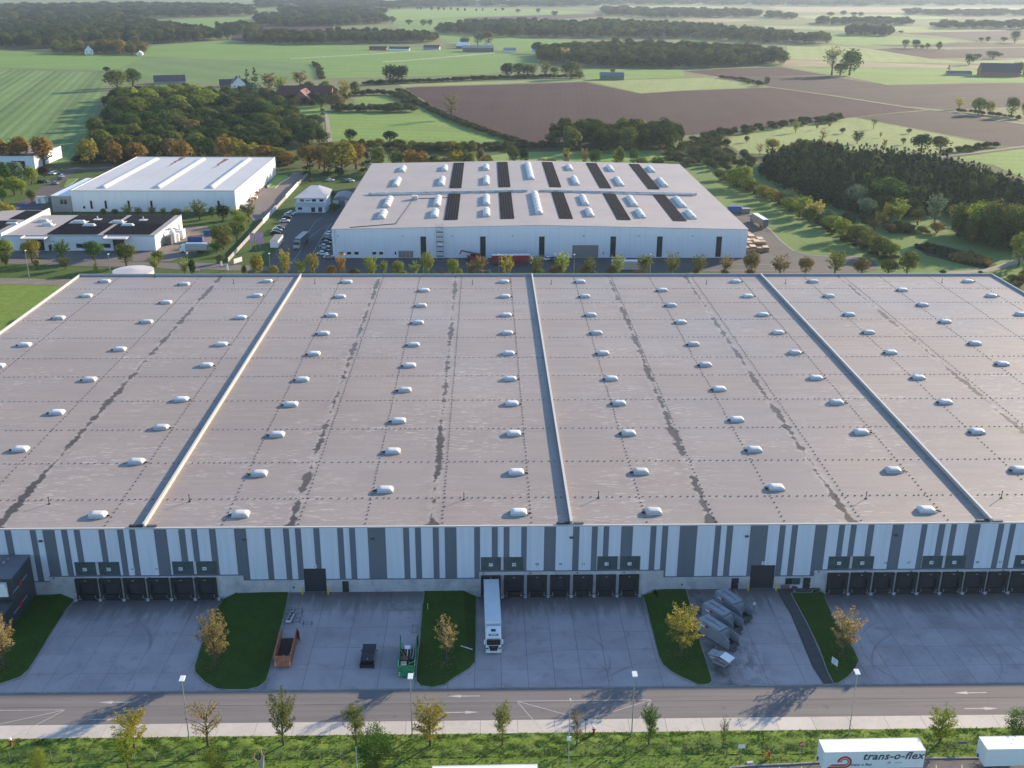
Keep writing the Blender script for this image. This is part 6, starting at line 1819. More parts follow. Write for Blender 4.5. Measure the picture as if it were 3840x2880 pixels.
t = thing('gate_sign', 'white framed sign at the car park entrance', 'sign', (-92.3, 384.5, 0), R(60))
MB().box(-2.2, 2.2, -.06, .06, .35, 2.1).build('board', M_SIGNW, t)
for s in (-2.2, 0, 2.2):
    MB().bar((s, .1, 0), (s, .1, 2.2), .1).build('post', M_STEEL, t)
for k, (x, y, h, lab) in enumerate(((-97.7, 381.0, 1.7, 'short white post left of the framed sign'), (-94.0, 374.5, 2.2, 'white post before the framed sign'))):
    t = thing('marker_post', lab, 'post', (x, y, 0))
    MB().box(-.3, .3, -.15, .15, 0, h).build('shaft', M_SIGNW, t)
    MB().box(-.34, .34, -.19, .19, h, h + .1).build('cap', M_STEEL, t)
t = thing('sign', 'blue company sign at the access road, far left', 'sign', (-211.9, 484.0, 0))
MB().box(-2.4, 2.4, -.08, .08, .9, 2.5).build('plate', M_BLUEP, t)
for s in (-2.0, 2.0):
    MB().bar((s, .15, 0), (s, .15, 2.5), .14).build('post', M_STEEL, t)
t = thing('kiosk', 'small white transformer kiosk near the blue company sign', 'kiosk', (-209.0, 499, 0))
MB().box(-2.2, 2.2, -1.8, 1.8, 0, 2.6).build('body', M_BOXW, t)
MB().box(-2.4, 2.4, -2.0, 2.0, 2.602, 2.85).build('roof', M_GREYW, t)
MB().box(-1.0, .2, -1.86, -1.802, .1, 2.1).build('door', M_STEEL, t)
t = thing('waymark', 'pale column standing on the lane behind the white hall', 'column', (-196.5, 607, 0))
MB().box(-.6, .6, -.3, .3, 0, 4.2).build('shaft', M_HALLW, t)
MB().box(-.7, .7, -.4, .4, 4.2, 4.4).build('cap', M_STEEL, t)

# lamps on the street behind
for k, (x, y, h) in enumerate(((-161.5, 365.2, 9.4), (-136.0, 373.8, 6.0), (-107.1, 371.3, 7.0), (-77.7, 370.6, 7.0), (-50.8, 370.2, 6.8), (-22.5, 370.2, 6.7), (4.6, 370.2, 6.7), (31.8, 370.2, 6.7), (59.4, 370.2, 6.7))):
    street_lamp('street_lamp', '%s slim lamp post from the left on the street behind the warehouse' % ORD[k], (x, y, 0), h, .9, group='lamp posts on the rear street')

# ------------------------------------------------------------------ cars
M_CARS = {n: mat('car_' + n, c, 0.25, 0.0 if n == 'white' else 0.3, var=0.02, spec=0.6) for n, c in
          (('white', (0.72, 0.72, 0.71)), ('black', (0.02, 0.02, 0.022)), ('silver', (0.40, 0.41, 0.42)), ('grey', (0.12, 0.125, 0.13)), ('blue', (0.03, 0.06, 0.16)), ('red', (0.35, 0.02, 0.02)))}
def car_proto():
    t = thing('car', 'car', 'car', (0, 0, 0), group='cars parked around the halls')
    def sc(y, w, z0, z1):
        return [(-w / 2, y, z0 + .12), (-w / 2 + .12, y, z0), (w / 2 - .12, y, z0), (w / 2, y, z0 + .12), (w / 2, y, z1 - .12), (w / 2 - .1, y, z1), (-w / 2 + .1, y, z1), (-w / 2, y, z1 - .12)]
    MB().loft([sc(-2.15, 1.5, .35, .62), sc(-2.0, 1.72, .25, .78), sc(-1.0, 1.8, .22, .95), sc(.2, 1.82, .22, 1.0), sc(1.5, 1.8, .22, 1.02), sc(2.05, 1.72, .28, .95), sc(2.15, 1.6, .4, .85)]).build('body', M_CARS['white'], t)
    cab = MB().loft([[(-.82, -1.05, .94), (.82, -1.05, .94), (.84, 1.75, 1.0), (-.84, 1.75, 1.0)], [(-.66, -.35, 1.42), (.66, -.35, 1.42), (.68, 1.25, 1.44), (-.68, 1.25, 1.44)]]).build('windows', M_GLASS, t)
    MB().loft([[(-.68, -.38, 1.42), (.68, -.38, 1.42), (.7, 1.28, 1.44), (-.7, 1.28, 1.44)], [(-.62, -.25, 1.50), (.62, -.25, 1.50), (.62, 1.1, 1.51), (-.62, 1.1, 1.51)]]).build('roof', M_CARS['white'], t)
    for s in (-1, 1):
        for y in (-1.35, 1.35):
            w = MB().tube((s * .72, y, .32), (s * .92, y, .32), .32, .32, 12).build('wheel', M_TYRE, t)
        MB().box(s * .62 - .16, s * .62 + .16, -2.13, -2.04, .55, .7).build('headlight', M_LAMP, t)
        MB().box(s * .62 - .16, s * .62 + .16, 2.08, 2.17, .7, .86).build('tail_light', M_REDST, t)
    return t
CAR = car_proto()
CARS = [  # x, y, heading, colour, label
    ((-87.56, 473.0), 100, 'white', 'white car parked nearest to the small office'),
    ((-88.14, 469.6), 100, 'silver', 'silver car second from the small office'),
    ((-88.17, 464.2), 100, 'black', 'black car third from the small office'),
    ((-87.76, 456.5), 100, 'white', 'white car fourth from the small office'),
    ((-87.46, 442.4), 100, 'grey', 'grey car beyond the gap in the office row'),
    ((-87.69, 438.2), 100, 'silver', 'silver car beyond the gap in the office row'),
    ((-87.62, 433.4), 100, 'black', 'dark car next to the white storage container'),
    ((-62.74, 397.7), 80, 'white', 'white car nearest to the street beside the gabled hall'),
    ((-62.76, 402.5), 80, 'black', 'black car second from the street beside the gabled hall'),
    ((-63.68, 408.9), 80, 'silver', 'silver car third from the street beside the gabled hall'),
    ((-63.75, 415.6), 80, 'grey', 'grey car fourth from the street beside the gabled hall'),
    ((-64.17, 421.6), 80, 'black', 'black car fifth from the street beside the gabled hall'),
    ((-64.57, 427.0), 80, 'silver', 'silver car sixth from the street beside the gabled hall'),
    ((-64.76, 431.8), 80, 'white', 'white car seventh from the street beside the gabled hall'),
    ((-59.66, 392.2), 110, 'silver', 'silver car at the front corner of the gabled hall'),
    ((-233.71, 576.1), 70, 'white', 'white car leftmost in the shaded row at far left'),
    ((-233.28, 578.0), 70, 'silver', 'silver car second in the shaded row at far left'),
    ((-232.43, 578.9), 70, 'blue', 'blue car third in the shaded row at far left'),
    ((-237.11, 583.8), 70, 'black', 'black car behind the shaded row at far left'),
    ((-225.27, 568.1), 30, 'white', 'white car farther up the access road at left'),
    ((-223.88, 561.6), 30, 'grey', 'grey car in the middle of the access road at left'),
    ((-221.11, 547.6), 60, 'silver', 'silver car nearest on the access road at left'),
    ((-229.69, 551.3), 80, 'black', 'black car under the bright green trees at left'),
    ((-228.54, 552.6), 80, 'grey', 'dark grey car under the bright green trees at left'),
    ((23.86, 389.3), 120, 'white', 'white car in front of the gabled hall wall'),
    ((26.29, 388.6), 120, 'blue', 'dark car beside the white car at the gabled hall'),
    ((-81.79, 557.6), 80, 'white', 'white car behind the pale shed'),
    ((-73.75, 555.1), 80, 'grey', 'grey car in the shade behind the gabled hall'),
    ((-71.13, 555.8), 80, 'white', 'white car in the shade behind the gabled hall'),
]
for k, (pos, hd, colr, lab) in enumerate(CARS):
    c = CAR if k == 0 else copy_tree(CAR)
    c.location = (pos[0], pos[1], 0)
    c.rotation_euler = (0, 0, R(hd))
    c['label'] = lab
    for ch in c.children:
        if ch.name.startswith(('body', 'roof')):
            ch.material_slots[0].link = 'OBJECT'
            ch.material_slots[0].material = M_CARS[colr]

# ------------------------------------------------------------------ lorries and goods around the halls
def small_lorry(label, loc, rz, L, cabm, boxm, h=3.7, roofm=None):
    """local +y is forward; box behind the cab"""
    t = thing('lorry', label, 'lorry', loc, rz)
    MB().box(-1.25, 1.25, -L, -2.3, 1.0, h).build('box_body', boxm, t, bevel=.05)
    MB().box(-1.2, 1.2, -L + .05, -2.35, h + .002, h + .06).build('box_roof', roofm or boxm, t)
    MB().loft([[(-1.2, -2.2, .5), (1.2, -2.2, .5), (1.2, -2.2, 3.2), (-1.2, -2.2, 3.2)], [(-1.2, -.7, .5), (1.2, -.7, .5), (1.18, -.7, 3.1), (-1.18, -.7, 3.1)], [(-1.18, 0, .5), (1.18, 0, .5), (1.15, -.1, 1.8), (-1.15, -.1, 1.8)]]).build('cab', cabm, t)
    MB().loft([[(-1.08, -.06, 1.8), (1.08, -.06, 1.8), (1.08, -.1, 1.8), (-1.08, -.1, 1.8)], [(-1.08, -.62, 3.0), (1.08, -.62, 3.0), (1.08, -.7, 3.0), (-1.08, -.7, 3.0)]]).build('windscreen', M_GLASS, t)
    MB().box(-.6, .6, -L + .2, -1.5, .7, 1.0).build('chassis', M_DSTEEL, t)
    MB().box(-1.22, 1.22, -.1, .08, .35, .75).build('bumper', M_DSTEEL, t)
    for s in (-1, 1):
        for y in (-1.1, -L + 2.2, -L + 3.5):
            w = MB().tube((s * .9, y, .5), (s * 1.2, y, .5), .5, .5, 12).build('wheel', M_TYRE, t)
        MB().box(s * 1.38 - .1, s * 1.38 + .1, -.5, -.3, 2.1, 2.8).build('mirror', M_BLACK, t)
        MB().box(s * .9 - .18, s * .9 + .18, .08, .1, .5, .68).build('headlight', M_LAMP, t)
    return t
M_BOXG = mat('weathered_box', (0.42, 0.40, 0.38), 0.6, var=0.15)
M_TARPG = mat('grey_curtain', (0.13, 0.135, 0.14), 0.6, var=0.15)
small_lorry('white box lorry parked across beside the solar building', (-118.2, 401.6, 0), R(92), 10.6, M_BOXW, M_BOXG, 3.6, M_BOXW)
small_lorry('grey lorry with pale roof facing the street on the car park', (-74.3, 405.8, 0), R(174), 15.0, M_BOXG, M_TARPG, 3.9, M_BOXG)
small_lorry('lorry with white roof parked right of the gabled hall', (118.0, 459.0, 0), R(6), 16.0, M_BLUEP, M_TARPG, 4.0, M_BOXW)
small_lorry('red lorry with pale roof in front of the gabled hall', (18.5, 383.5, 0), R(-88), 16.5, M_BOXW, M_REDP, 3.6, M_BOXW)
def container(label, x0, y0, sx, sy, h, m_, top, cat='container'):
    t = thing('container', label, cat, (x0, y0, 0))
    MB().box(0, sx, 0, sy, .1, h).build('body', m_, t)
    MB().box(-.04, sx + .04, -.04, sy + .04, h + .002, h + .08).build('roof', top, t)
    n = int(max(sx, sy) / .9)
    for k in range(n):
        if sx > sy:
            MB().box(k * sx / n + .1, k * sx / n + .35, -.06, -.002, .2, h - .1).build('rib', m_, t)
        else:
            MB().box(sx + .002, sx + .06, k * sy / n + .1, k * sy / n + .35, .2, h - .1).build('rib', m_, t)
    MB().box(.1, sx - .1, .1, sy - .1, 0, .1).build('base_frame', M_DSTEEL, t)
    return t
container('white storage container beside the grey lorry', -85.0, 408.8, 3.1, 11.5, 2.8, M_BOXW, M_GATEG)
container('blue open container beside the yard bushes', -120.0, 419.0, 6.0, 2.5, 1.9, M_BLUEP, M_PVF)
container('second blue container half hidden by the bushes', -116.5, 431.0, 5.5, 2.5, 1.9, M_BLUEP, M_DSTEEL)
container('blue tall container at the far end of the right apron', 110.5, 475.2, 6.0, 2.5, 3.1, M_BLUEP, M_BLUEP)
container('pale wire bin beside the blue tall container', 117.0, 475.2, 3.6, 2.3, 2.2, M_GATEG, M_BOXG)
container('grey trailer box half hidden by the street trees', 46.0, 374.6, 11.0, 2.5, 3.2, M_BOXG, M_BOXW, 'trailer')
tl = thing('telehandler', 'dark red telehandler with raised boom at the gabled hall', 'machine', (-4.8, 389.2, 0), R(90))
MB().box(-1.1, 1.1, -2.6, 2.4, .7, 1.7).build('chassis', M_REDP, tl)
MB().box(-1.1, 0, -.8, 1.0, 1.7, 2.9).build('cab', M_GLASS, tl)
MB().tube((.5, -2.6, 2.0), (.5, 4.6, 3.6), .35, .25, 8).build('boom', M_REDP, tl)
MB().tube((.5, 4.6, 3.6), (.5, 5.2, 2.2), .2, .2, 8).build('boom_head', M_BLACK, tl)
for s in (-1, 1):
    for y in (-1.8, 1.6):
        MB().tube((s * .95, y, .7), (s * 1.35, y, .7), .7, .7, 14).build('wheel', M_TYRE, tl)
# pallet stacks right of the gabled hall
kk = 0
for i in range(4):
    for j in range(6):
        x, y = 102.0 + i * 2.6 + (random.random() - .5) * .3, 402.5 + j * 4.6 + i * .5
        if i == 3 and j > 2:
            continue
        h = (2.9 if j > 0 else 1.9) + random.uniform(-.4, .5)
        t = thing('pallet_stack', 'brown pallet stack, %s from the front in the %s column counted from the gabled hall' % (ORD[j], ORD[i]), 'pallets', (x, y, 0), random.uniform(-.05, .05), 'pallet stacks beside the gabled hall')
        n = max(3, int(h / .72))
        for q in range(n):
            MB().box(-1.2, 1.2, -2.0, 2.0, q * h / n, (q + 1) * h / n - .1).build('pallet', (M_WOODD, M_WOOD)[q % 2], t)
        MB().box(-1.15, 1.15, -1.95, 1.95, h - .1, h).build('top_pallet', M_BOARD if (i + j) % 2 else M_WOOD, t)

# ------------------------------------------------------------------ farms
def gable_house(name, label, loc, rz, w, l, he, hr, wall, roofm, wins=2, cat='house'):
    """local y along the ridge, front gable at y=0"""
    t = thing(name, label, cat, (loc[0], loc[1], -.3), R(rz))
    b = MB()
    pro = [(-w / 2, 0), (w / 2, 0), (w / 2, he), (0, hr), (-w / 2, he)]
    b.loft([[(p[0], 0, p[1]) for p in pro], [(p[0], l, p[1]) for p in pro]])
    b.build('wall', wall, t)
    for s in (-1, 1):
        d = (hr - he) / (w / 2)
        xe = s * (w / 2 + .5)
        MB().loft([[(0, -.5, hr + .02), (0, l + .5, hr + .02), (0, l + .5, hr + .3), (0, -.5, hr + .3)], [(xe, -.5, he - .5 * d + .02), (xe, l + .5, he - .5 * d + .02), (xe, l + .5, he - .5 * d + .3), (xe, -.5, he - .5 * d + .3)]]).build('roof', roofm, t)
    for i in range(wins):
        for j in range(max(1, int(he / 2.8))):
            x = -w / 2 + (i + .5) * w / wins
            f = MB().box(x - .6, x + .6, -.08, -.004, 1.0 + j * 2.7, 2.3 + j * 2.7).build('window', M_PVF, t)
            MB().box(x - .5, x + .5, -.1, -.082, 1.1 + j * 2.7, 2.2 + j * 2.7).build('pane', M_DARKGLASS, f)
    MB().box(-.5, .5, -.09, -.004, 0, 2.1).build('door', M_DOOR, t) if wins % 2 == 0 else None
    MB().box(w * .2 - .4, w * .2 + .4, l * .6, l * .6 + .8, he, hr + .8).build('chimney', M_BRICK, t) if cat == 'house' else None
    return t
gable_house('farmhouse', 'white farmhouse with a steep gable among the trees', (-234, 1040), 18, 12, 15, 7.0, 13.0, M_BOXW, M_TILED, 3)
gable_house('barn', 'dark roofed barn left of the white farmhouse', (-262, 1082), -78, 11, 26, 3.0, 7.0, M_BRICK, M_TILED, 2, 'barn')
gable_house('barn', 'wide dark barn at the left behind the big wood', (-335, 1112), -72, 16, 30, 3.0, 8.0, M_GREYW, M_TILED, 3, 'barn')
gable_house('farmhouse', 'brick farmhouse gable with dark red roofs', (-157, 925), -4, 14, 22, 4.5, 11.5, M_BRICK, M_TILER, 2)
gable_house('barn', 'long red roofed barn behind the brick farmhouse', (-135, 962), 88, 16, 46, 5.0, 12.0, M_BRICK, M_TILER, 2, 'barn')
gable_house('farmhouse', 'tiny white house at the edge of the far left forest', (-552, 1548), 20, 11, 16, 6.0, 12.0, M_BOXW, M_TILED, 2)
gable_house('shed', 'tiny white shed beside the forest house', (-480, 1540), 10, 8, 9, 3.0, 5.5, M_BOXW, M_BOXW, 1, 'shed')
gable_house('barn', 'long dark barn in the far farm yard', (12, 1652), 90, 18, 46, 6.0, 9.0, M_TARPG, M_GATEG, 2, 'barn')
for k, (x, y, rz, w, l, he, hr, m1, m2, lab) in enumerate((
        (-70, 1690, 80, 12, 24, 4, 7, M_GREYW, M_TILED, 'low stable left end of the far farm yard'), (-115, 1672, 85, 9, 30, 3, 5.5, M_BOXW, M_TILED, 'pale stable row left of the far farm yard'),
        (-150, 1680, 85, 9, 26, 3, 5.5, M_BRICK, M_TILED, 'brown stable far left of the farm yard'), (-25, 1735, 70, 14, 20, 4, 9, M_BRICK, M_BOXW, 'pale roofed barn behind the long dark barn'),
        (5, 1740, 10, 9, 12, 6, 8, M_BOXW, M_GREYW, 'white farm silo house behind the long barn'), (45, 1648, 90, 10, 18, 3, 6, M_BOXW, M_GREYW, 'white shed right of the long dark barn'),
        (85, 1655, 85, 8, 16, 3, 5, M_BOXW, M_BOXW, 'small white shed at the right of the farm yard'), (108, 1660, 80, 8, 14, 3.5, 6, M_GREYW, M_TILED, 'grey shed at the right end of the farm yard'))):
    gable_house('stable', lab, (x, y), rz, w, l, he, hr, m1, m2, 2, 'stable')
gable_house('barn', 'green sheet metal barn on the pale field', (149, 1180), 88, 14, 25, 4.5, 7.5, M_GREENB, M_GREENB, 1, 'barn')
gable_house('barn', 'big dark roofed barn of the far right farm', (612, 1245), 80, 22, 42, 5, 14, M_BRICK, M_TILED, 2, 'barn')
gable_house('barn', 'low shed left of the far right farm', (560, 1252), 85, 10, 26, 3, 5, M_GREYW, M_TILED, 1, 'shed')
gable_house('farmhouse', 'brick house right of the far right barn', (640, 1255), 5, 14, 18, 5, 11, M_BRICK, M_TILED, 2)

# white paddock rails in the far fields
for lab, pts in (('white paddock rail in front of the far farm yard, upper line', [(-259.19, 1467.5), (-199.68, 1529.5), (-135.47, 1604.1), (-69.05, 1678.2)]), ('white paddock rail in front of the far farm yard, lower line', [(-131.55, 1412.5), (-77.60, 1478.5), (-29.17, 1546.9), (12.49, 1610.6)])):
    f_ = thing('paddock_fence', lab, 'fence', (pts[0][0], pts[0][1], -.1))
    for k in range(len(pts) - 1):
        a, c = Vector((*pts[k], 0)), Vector((*pts[k + 1], 0))
        o_ = Vector((*pts[0], 0))
        for z in (.7, 1.3):
            MB().bar(a - o_ + Vector((0, 0, z)), c - o_ + Vector((0, 0, z)), .16).build('rail', M_BOXW, f_)
        n = max(2, int((c - a).length / 9))
        for q in range(n):
            p = a.lerp(c, q / n) - o_
            MB().bar(p, p + Vector((0, 0, 1.5)), .3).build('post', M_BOXW, f_)

# ------------------------------------------------------------------ foliage
LEAF = {
    'green': leaf_mat('leaf_green', (0.055, 0.10, 0.022), (0.11, 0.165, 0.035)),
    'dark': leaf_mat('leaf_dark', (0.024, 0.042, 0.018), (0.048, 0.068, 0.026), None, 0.25),
    'olive': leaf_mat('leaf_olive', (0.11, 0.125, 0.03), (0.19, 0.19, 0.05), (0.25, 0.19, 0.05)),
    'yellowgreen': leaf_mat('leaf_yellowgreen', (0.19, 0.22, 0.032), (0.30, 0.31, 0.055), (0.40, 0.33, 0.06)),
    'yellow': leaf_mat('leaf_yellow', (0.36, 0.275, 0.06), (0.48, 0.375, 0.09), (0.28, 0.25, 0.07)),
    'gold': leaf_mat('leaf_gold', (0.25, 0.20, 0.035), (0.40, 0.29, 0.055), (0.20, 0.20, 0.045)),
    'orange': leaf_mat('leaf_orange', (0.23, 0.125, 0.035), (0.38, 0.205, 0.05), (0.16, 0.14, 0.04)),
    'brown': leaf_mat('leaf_brown', (0.18, 0.125, 0.05), (0.28, 0.19, 0.075), (0.16, 0.15, 0.05)),
    'bronze': leaf_mat('leaf_bronze', (0.30, 0.19, 0.09), (0.45, 0.31, 0.14), (0.27, 0.22, 0.08)),
    'grey': leaf_mat('leaf_grey', (0.11, 0.14, 0.08), (0.19, 0.22, 0.13), None, 0.3),
    'purple': leaf_mat('leaf_purple', (0.05, 0.018, 0.022), (0.08, 0.03, 0.035)),
}
M_BARK = mat('bark', (0.085, 0.066, 0.052), 0.9, var=0.25, scale=3.0)

def leaf_quads(cent, out, size, r, aspect=0.65, wo=0.6, wr=0.9):
    """one leaf-sized quad per centre, tilted between outward and random"""
    n = len(cent)
    rnd = r.normal(size=(n, 3))
    rnd /= np.linalg.norm(rnd, axis=1, keepdims=True)
    nr = out * wo + rnd * wr + np.array([0, 0, .25])
    nr /= np.linalg.norm(nr, axis=1, keepdims=True) + 1e-9
    a = np.cross(nr, r.normal(size=(n, 3)))
    a /= np.linalg.norm(a, axis=1, keepdims=True) + 1e-9
    b = np.cross(nr, a)
    s = size * r.uniform(.6, 1.35, (n, 1))
    a, b = a * s * .5, b * s * .5 * aspect
    v = np.stack([cent - a - b * .5, cent + a * .25 - b, cent + a + b * .3, cent - a * .3 + b], 1).reshape(-1, 3)
    return v

def quads_mesh(name, v, m, tint=None):
    n = len(v) // 4
    me = bpy.data.meshes.new(name)
    me.vertices.add(len(v))
    me.vertices.foreach_set('co', np.ascontiguousarray(v, np.float32).ravel())
    me.loops.add(n * 4)
    me.loops.foreach_set('vertex_index', np.arange(n * 4, dtype=np.int32))
    me.polygons.add(n)
    me.polygons.foreach_set('loop_start', np.arange(0, n * 4, 4, dtype=np.int32))
    if tint is not None:
        at = me.attributes.new('tint', 'FLOAT', 'FACE')
        at.data.foreach_set('value', np.ascontiguousarray(tint, np.float32))
    me.materials.append(m)
    me.update(calc_edges=True)
    return me

def crown_points(shape, n, r):
    """points filling a crown: height 10, width about 6; returns centres and outward directions"""
    K = max(14, n // 30)
    u = r.normal(size=(K, 3))
    u /= np.linalg.norm(u, axis=1, keepdims=True)
    rad = r.uniform(.25, 1.0, (K, 1)) ** .45
    if shape == 'cone':
        z = 0.6 + 9.2 * r.uniform(0, 1, K) ** 1.35
        w = np.clip(2.7 * (1 - z / 10.2), .12, 3) * r.uniform(.55, 1.05, K)
        t = r.uniform(0, 6.283, K)
        c = np.stack([w * np.cos(t), w * np.sin(t), z], 1)
        sg = np.stack([.2 + w * .22, .2 + w * .22, np.full(K, .28)], 1)
    elif shape == 'bush':
        c = u * rad * np.array([2.7, 2.7, 4.6]) + np.array([0, 0, 4.4])
        c[:, 2] = np.abs(c[:, 2] - .5) + .5
        sg = np.full((K, 3), .62)
    elif shape == 'round':
        c = u * rad * np.array([2.6, 2.6, 4.3]) + np.array([0, 0, 5.2])
        sg = np.full((K, 3), .5)
    else:
        # leaves sit along rising branches, so the outline is ragged
        B = 54 if shape == 'oval' else 40
        z0 = 1.9 + 6.6 * r.uniform(0, 1, B) ** 1.15
        az = r.uniform(0, 6.283, B)
        el = np.radians(r.uniform(28, 62, B))
        prof = np.interp(z0, [1.9, 3.6, 5.5, 7.5, 8.6], [2.2, 3.25, 3.1, 2.1, 1.35])
        ln = prof * r.uniform(.72, 1.2, B)
        dr = np.stack([np.cos(az) * np.cos(el), np.sin(az) * np.cos(el), np.sin(el)], 1)
        st = np.stack([np.zeros(B), np.zeros(B), z0], 1)
        tip = st + dr * (ln / np.cos(el).clip(.5))[:, None] * .92
        per = r.multinomial(n, (ln ** 1.3) / (ln ** 1.3).sum())
        idx = np.repeat(np.arange(B), per)
        t = r.uniform(.12 if shape == 'oval' else .3, 1.04, n) ** .8
        p = st[idx] + (tip - st)[idx] * t[:, None]
        g = r.normal(size=(n, 3)) * (.34 * (1.25 - .75 * t))[:, None]
        p = p + g
        p[:, 2] = np.clip(p[:, 2], 1.2, 10.2)
        o = dr[idx] * .7 + g * 1.5 + np.array([0, 0, .2])
        o /= np.linalg.norm(o, axis=1, keepdims=True) + 1e-9
        return p, o, tip
    # a few clumps stick out, so the outline is uneven
    k = r.integers(0, K, max(2, K // 7))
    c[k, :2] *= 1.18
    c[k, 2] = np.minimum(c[k, 2] * 1.03, 9.9)
    per = r.multinomial(n, r.dirichlet(np.full(K, 4.0)))
    idx = np.repeat(np.arange(K), per)
    g = r.normal(size=(n, 3)) * sg[idx]
    p = c[idx] + g
    p[:, 2] = np.clip(p[:, 2], .15, 10.1)
    axis = np.array([0, 0, 5.5])
    o = (p - axis) * np.array([1, 1, .7]) + g * .8
    o /= np.linalg.norm(o, axis=1, keepdims=True) + 1e-9
    return p, o, c

def lobed_crown(shape, r, n, size=.62):
    """crown built of leafy lobes: leaf quads lie on the lobes and face outwards"""
    if shape == 'cone':
        p, o, _ = crown_points('cone', n, r)
        return leaf_quads(p, o, .75, r, .7, 1.4, .6)
    K = 13 if shape == 'round' else 11
    cz, rz, rx = (5.6, 3.4, 1.75) if shape == 'round' else (4.6, 3.4, 1.8)
    u = r.normal(size=(K, 3))
    u /= np.linalg.norm(u, axis=1, keepdims=True)
    u[:, 2] = np.abs(u[:, 2]) * .9 - .25
    c = u * np.array([rx, rx, rz]) * r.uniform(.75, 1.1, (K, 1)) + np.array([0, 0, cz])
    rad = r.uniform(1.0, 1.65, K)
    c = np.concatenate([c, [[0, 0, 3.6], [0, 0, 5.6]]])
    rad = np.concatenate([rad, [1.9, 2.2]])
    wgt = rad ** 2
    per = r.multinomial(n, wgt / wgt.sum())
    idx = np.repeat(np.arange(len(rad)), per)
    d = r.normal(size=(n, 3))
    d /= np.linalg.norm(d, axis=1, keepdims=True)
    p = c[idx] + d * (rad[idx] * r.uniform(.86, 1.08, n))[:, None] * np.array([1, 1, 1.25])
    p[:, 2] = np.clip(p[:, 2], .2, 10.2)
    return leaf_quads(p, d, size, r, .75, 2.0, .65)

def trunk_mesh(shape, cl, r, name):
    b = MB()
    if shape == 'bush':
        for k in range(5):
            t = 1.25 * k
            b.tube((.15 * math.cos(t), .15 * math.sin(t), 0), (1.2 * math.cos(t), 1.2 * math.sin(t), 4.5), .14, .04, 5)
        return b.mesh(name, M_BARK)
    top = 9.0 if shape == 'cone' else 6.6
    pts = [Vector((0, 0, 0)), Vector((.06, -.04, 2.2)), Vector((-.08, .06, 4.4)), Vector((.05, 0, top))]
    rr = [.27, .2, .14, .05]
    for k in range(3):
        b.tube(pts[k], pts[k + 1], rr[k], rr[k + 1], 7)
    if shape != 'cone':
        order = r.permutation(len(cl))[:(26 if shape == 'sparse' else 9)]
        for q in order:
            e = Vector(cl[q])
            z = max(1.8, min(6.0, e.z - 1.6 - .25 * (abs(e.x) + abs(e.y))))
            s = Vector((0, 0, z))
            m_ = s.lerp(e, .5) + Vector((0, 0, .25))
            b.tube(s, m_, .09, .055, 5)
            b.tube(m_, e, .055, .02, 4)
    return b.mesh(name, M_BARK)

LOD = {'near': (4200, .27), 'mid': (1500, .48), 'far': (950, .62)}
PROTO = {}
def proto(shape, lod, i):
    key = (shape, lod, i)
    if key not in PROTO:
        r = np.random.default_rng(abs(hash((len(shape) * 31 + ord(shape[0]), len(lod), ord(lod[0]), i))) % 99991)
        n, s = LOD[lod]
        if shape == 'sparse':
            n = int(n * .3)
        p, o, c = crown_points(shape, n, r)
        if lod != 'near' and shape in ('round', 'bush'):
            lv = lobed_crown(shape, r, int(n * 1.1), s)
        else:
            lv = leaf_quads(p, o, s * (.8 if shape == 'cone' else 1), r)
        cm = quads_mesh('crown', lv, LEAF['green'])
        tm = trunk_mesh(shape, c, r, 'trunk')
        PROTO[key] = (cm, tm)
    return PROTO[key]

_tr = random.Random(11)
def tree(name, label, x, y, h, w, shape, colour, group=None, z=0.0, lod=None):
    lod = lod or ('near' if y < 200 else 'mid' if y < 520 else 'far')
    cm, tm = proto(shape, lod, _tr.randrange(4 if lod != 'near' else 5))
    t = thing(name, label, 'tree' if shape != 'bush' else 'bush', (x, y, z), _tr.uniform(0, 6.28), group)
    sx = max(w, .6) / 6.0
    t.scale = (sx * _tr.uniform(.95, 1.08), sx * _tr.uniform(.95, 1.08), max(h, .8) / 10.0)
    c = link('crown', cm, t)
    c.material_slots[0].link = 'OBJECT'
    c.material_slots[0].material = LEAF[colour]
    link('trunk', tm, t)
    return t

SHW = {'round': 'broad', 'oval': 'upright', 'bush': 'low bushy', 'cone': 'pointed', 'sparse': 'thin half bare'}
CW = {'green': 'green', 'dark': 'dark green', 'olive': 'olive green', 'yellowgreen': 'yellow green', 'yellow': 'bright yellow', 'gold': 'golden', 'orange': 'orange brown',
      'brown': 'brown', 'bronze': 'bronze', 'grey': 'grey green', 'purple': 'purple'}
NM = {'round': 'broadleaf_tree', 'oval': 'young_tree', 'bush': 'shrub', 'cone': 'conifer', 'sparse': 'sparse_tree'}
def trees(lst, place, group, noun=None, z=0.0):
    """a row or scatter of single trees; ordinals count from the left"""
    lst = sorted(lst, key=lambda t: t[0])
    for k, (x, y, h, w, sh, colr) in enumerate(lst):
        kind = 'bush' if sh == 'bush' else 'tree'
        lab = '%s %s %s, %s from the left %s' % (SHW[sh], CW[colr], kind, ORD[k], place)
        if len(lab.split()) > 16:
            lab = '%s %s, %s from left %s' % (CW[colr], kind, ORD[k], place)
        tree(NM[sh], lab, x, y, h, w, sh, colr, group, z)

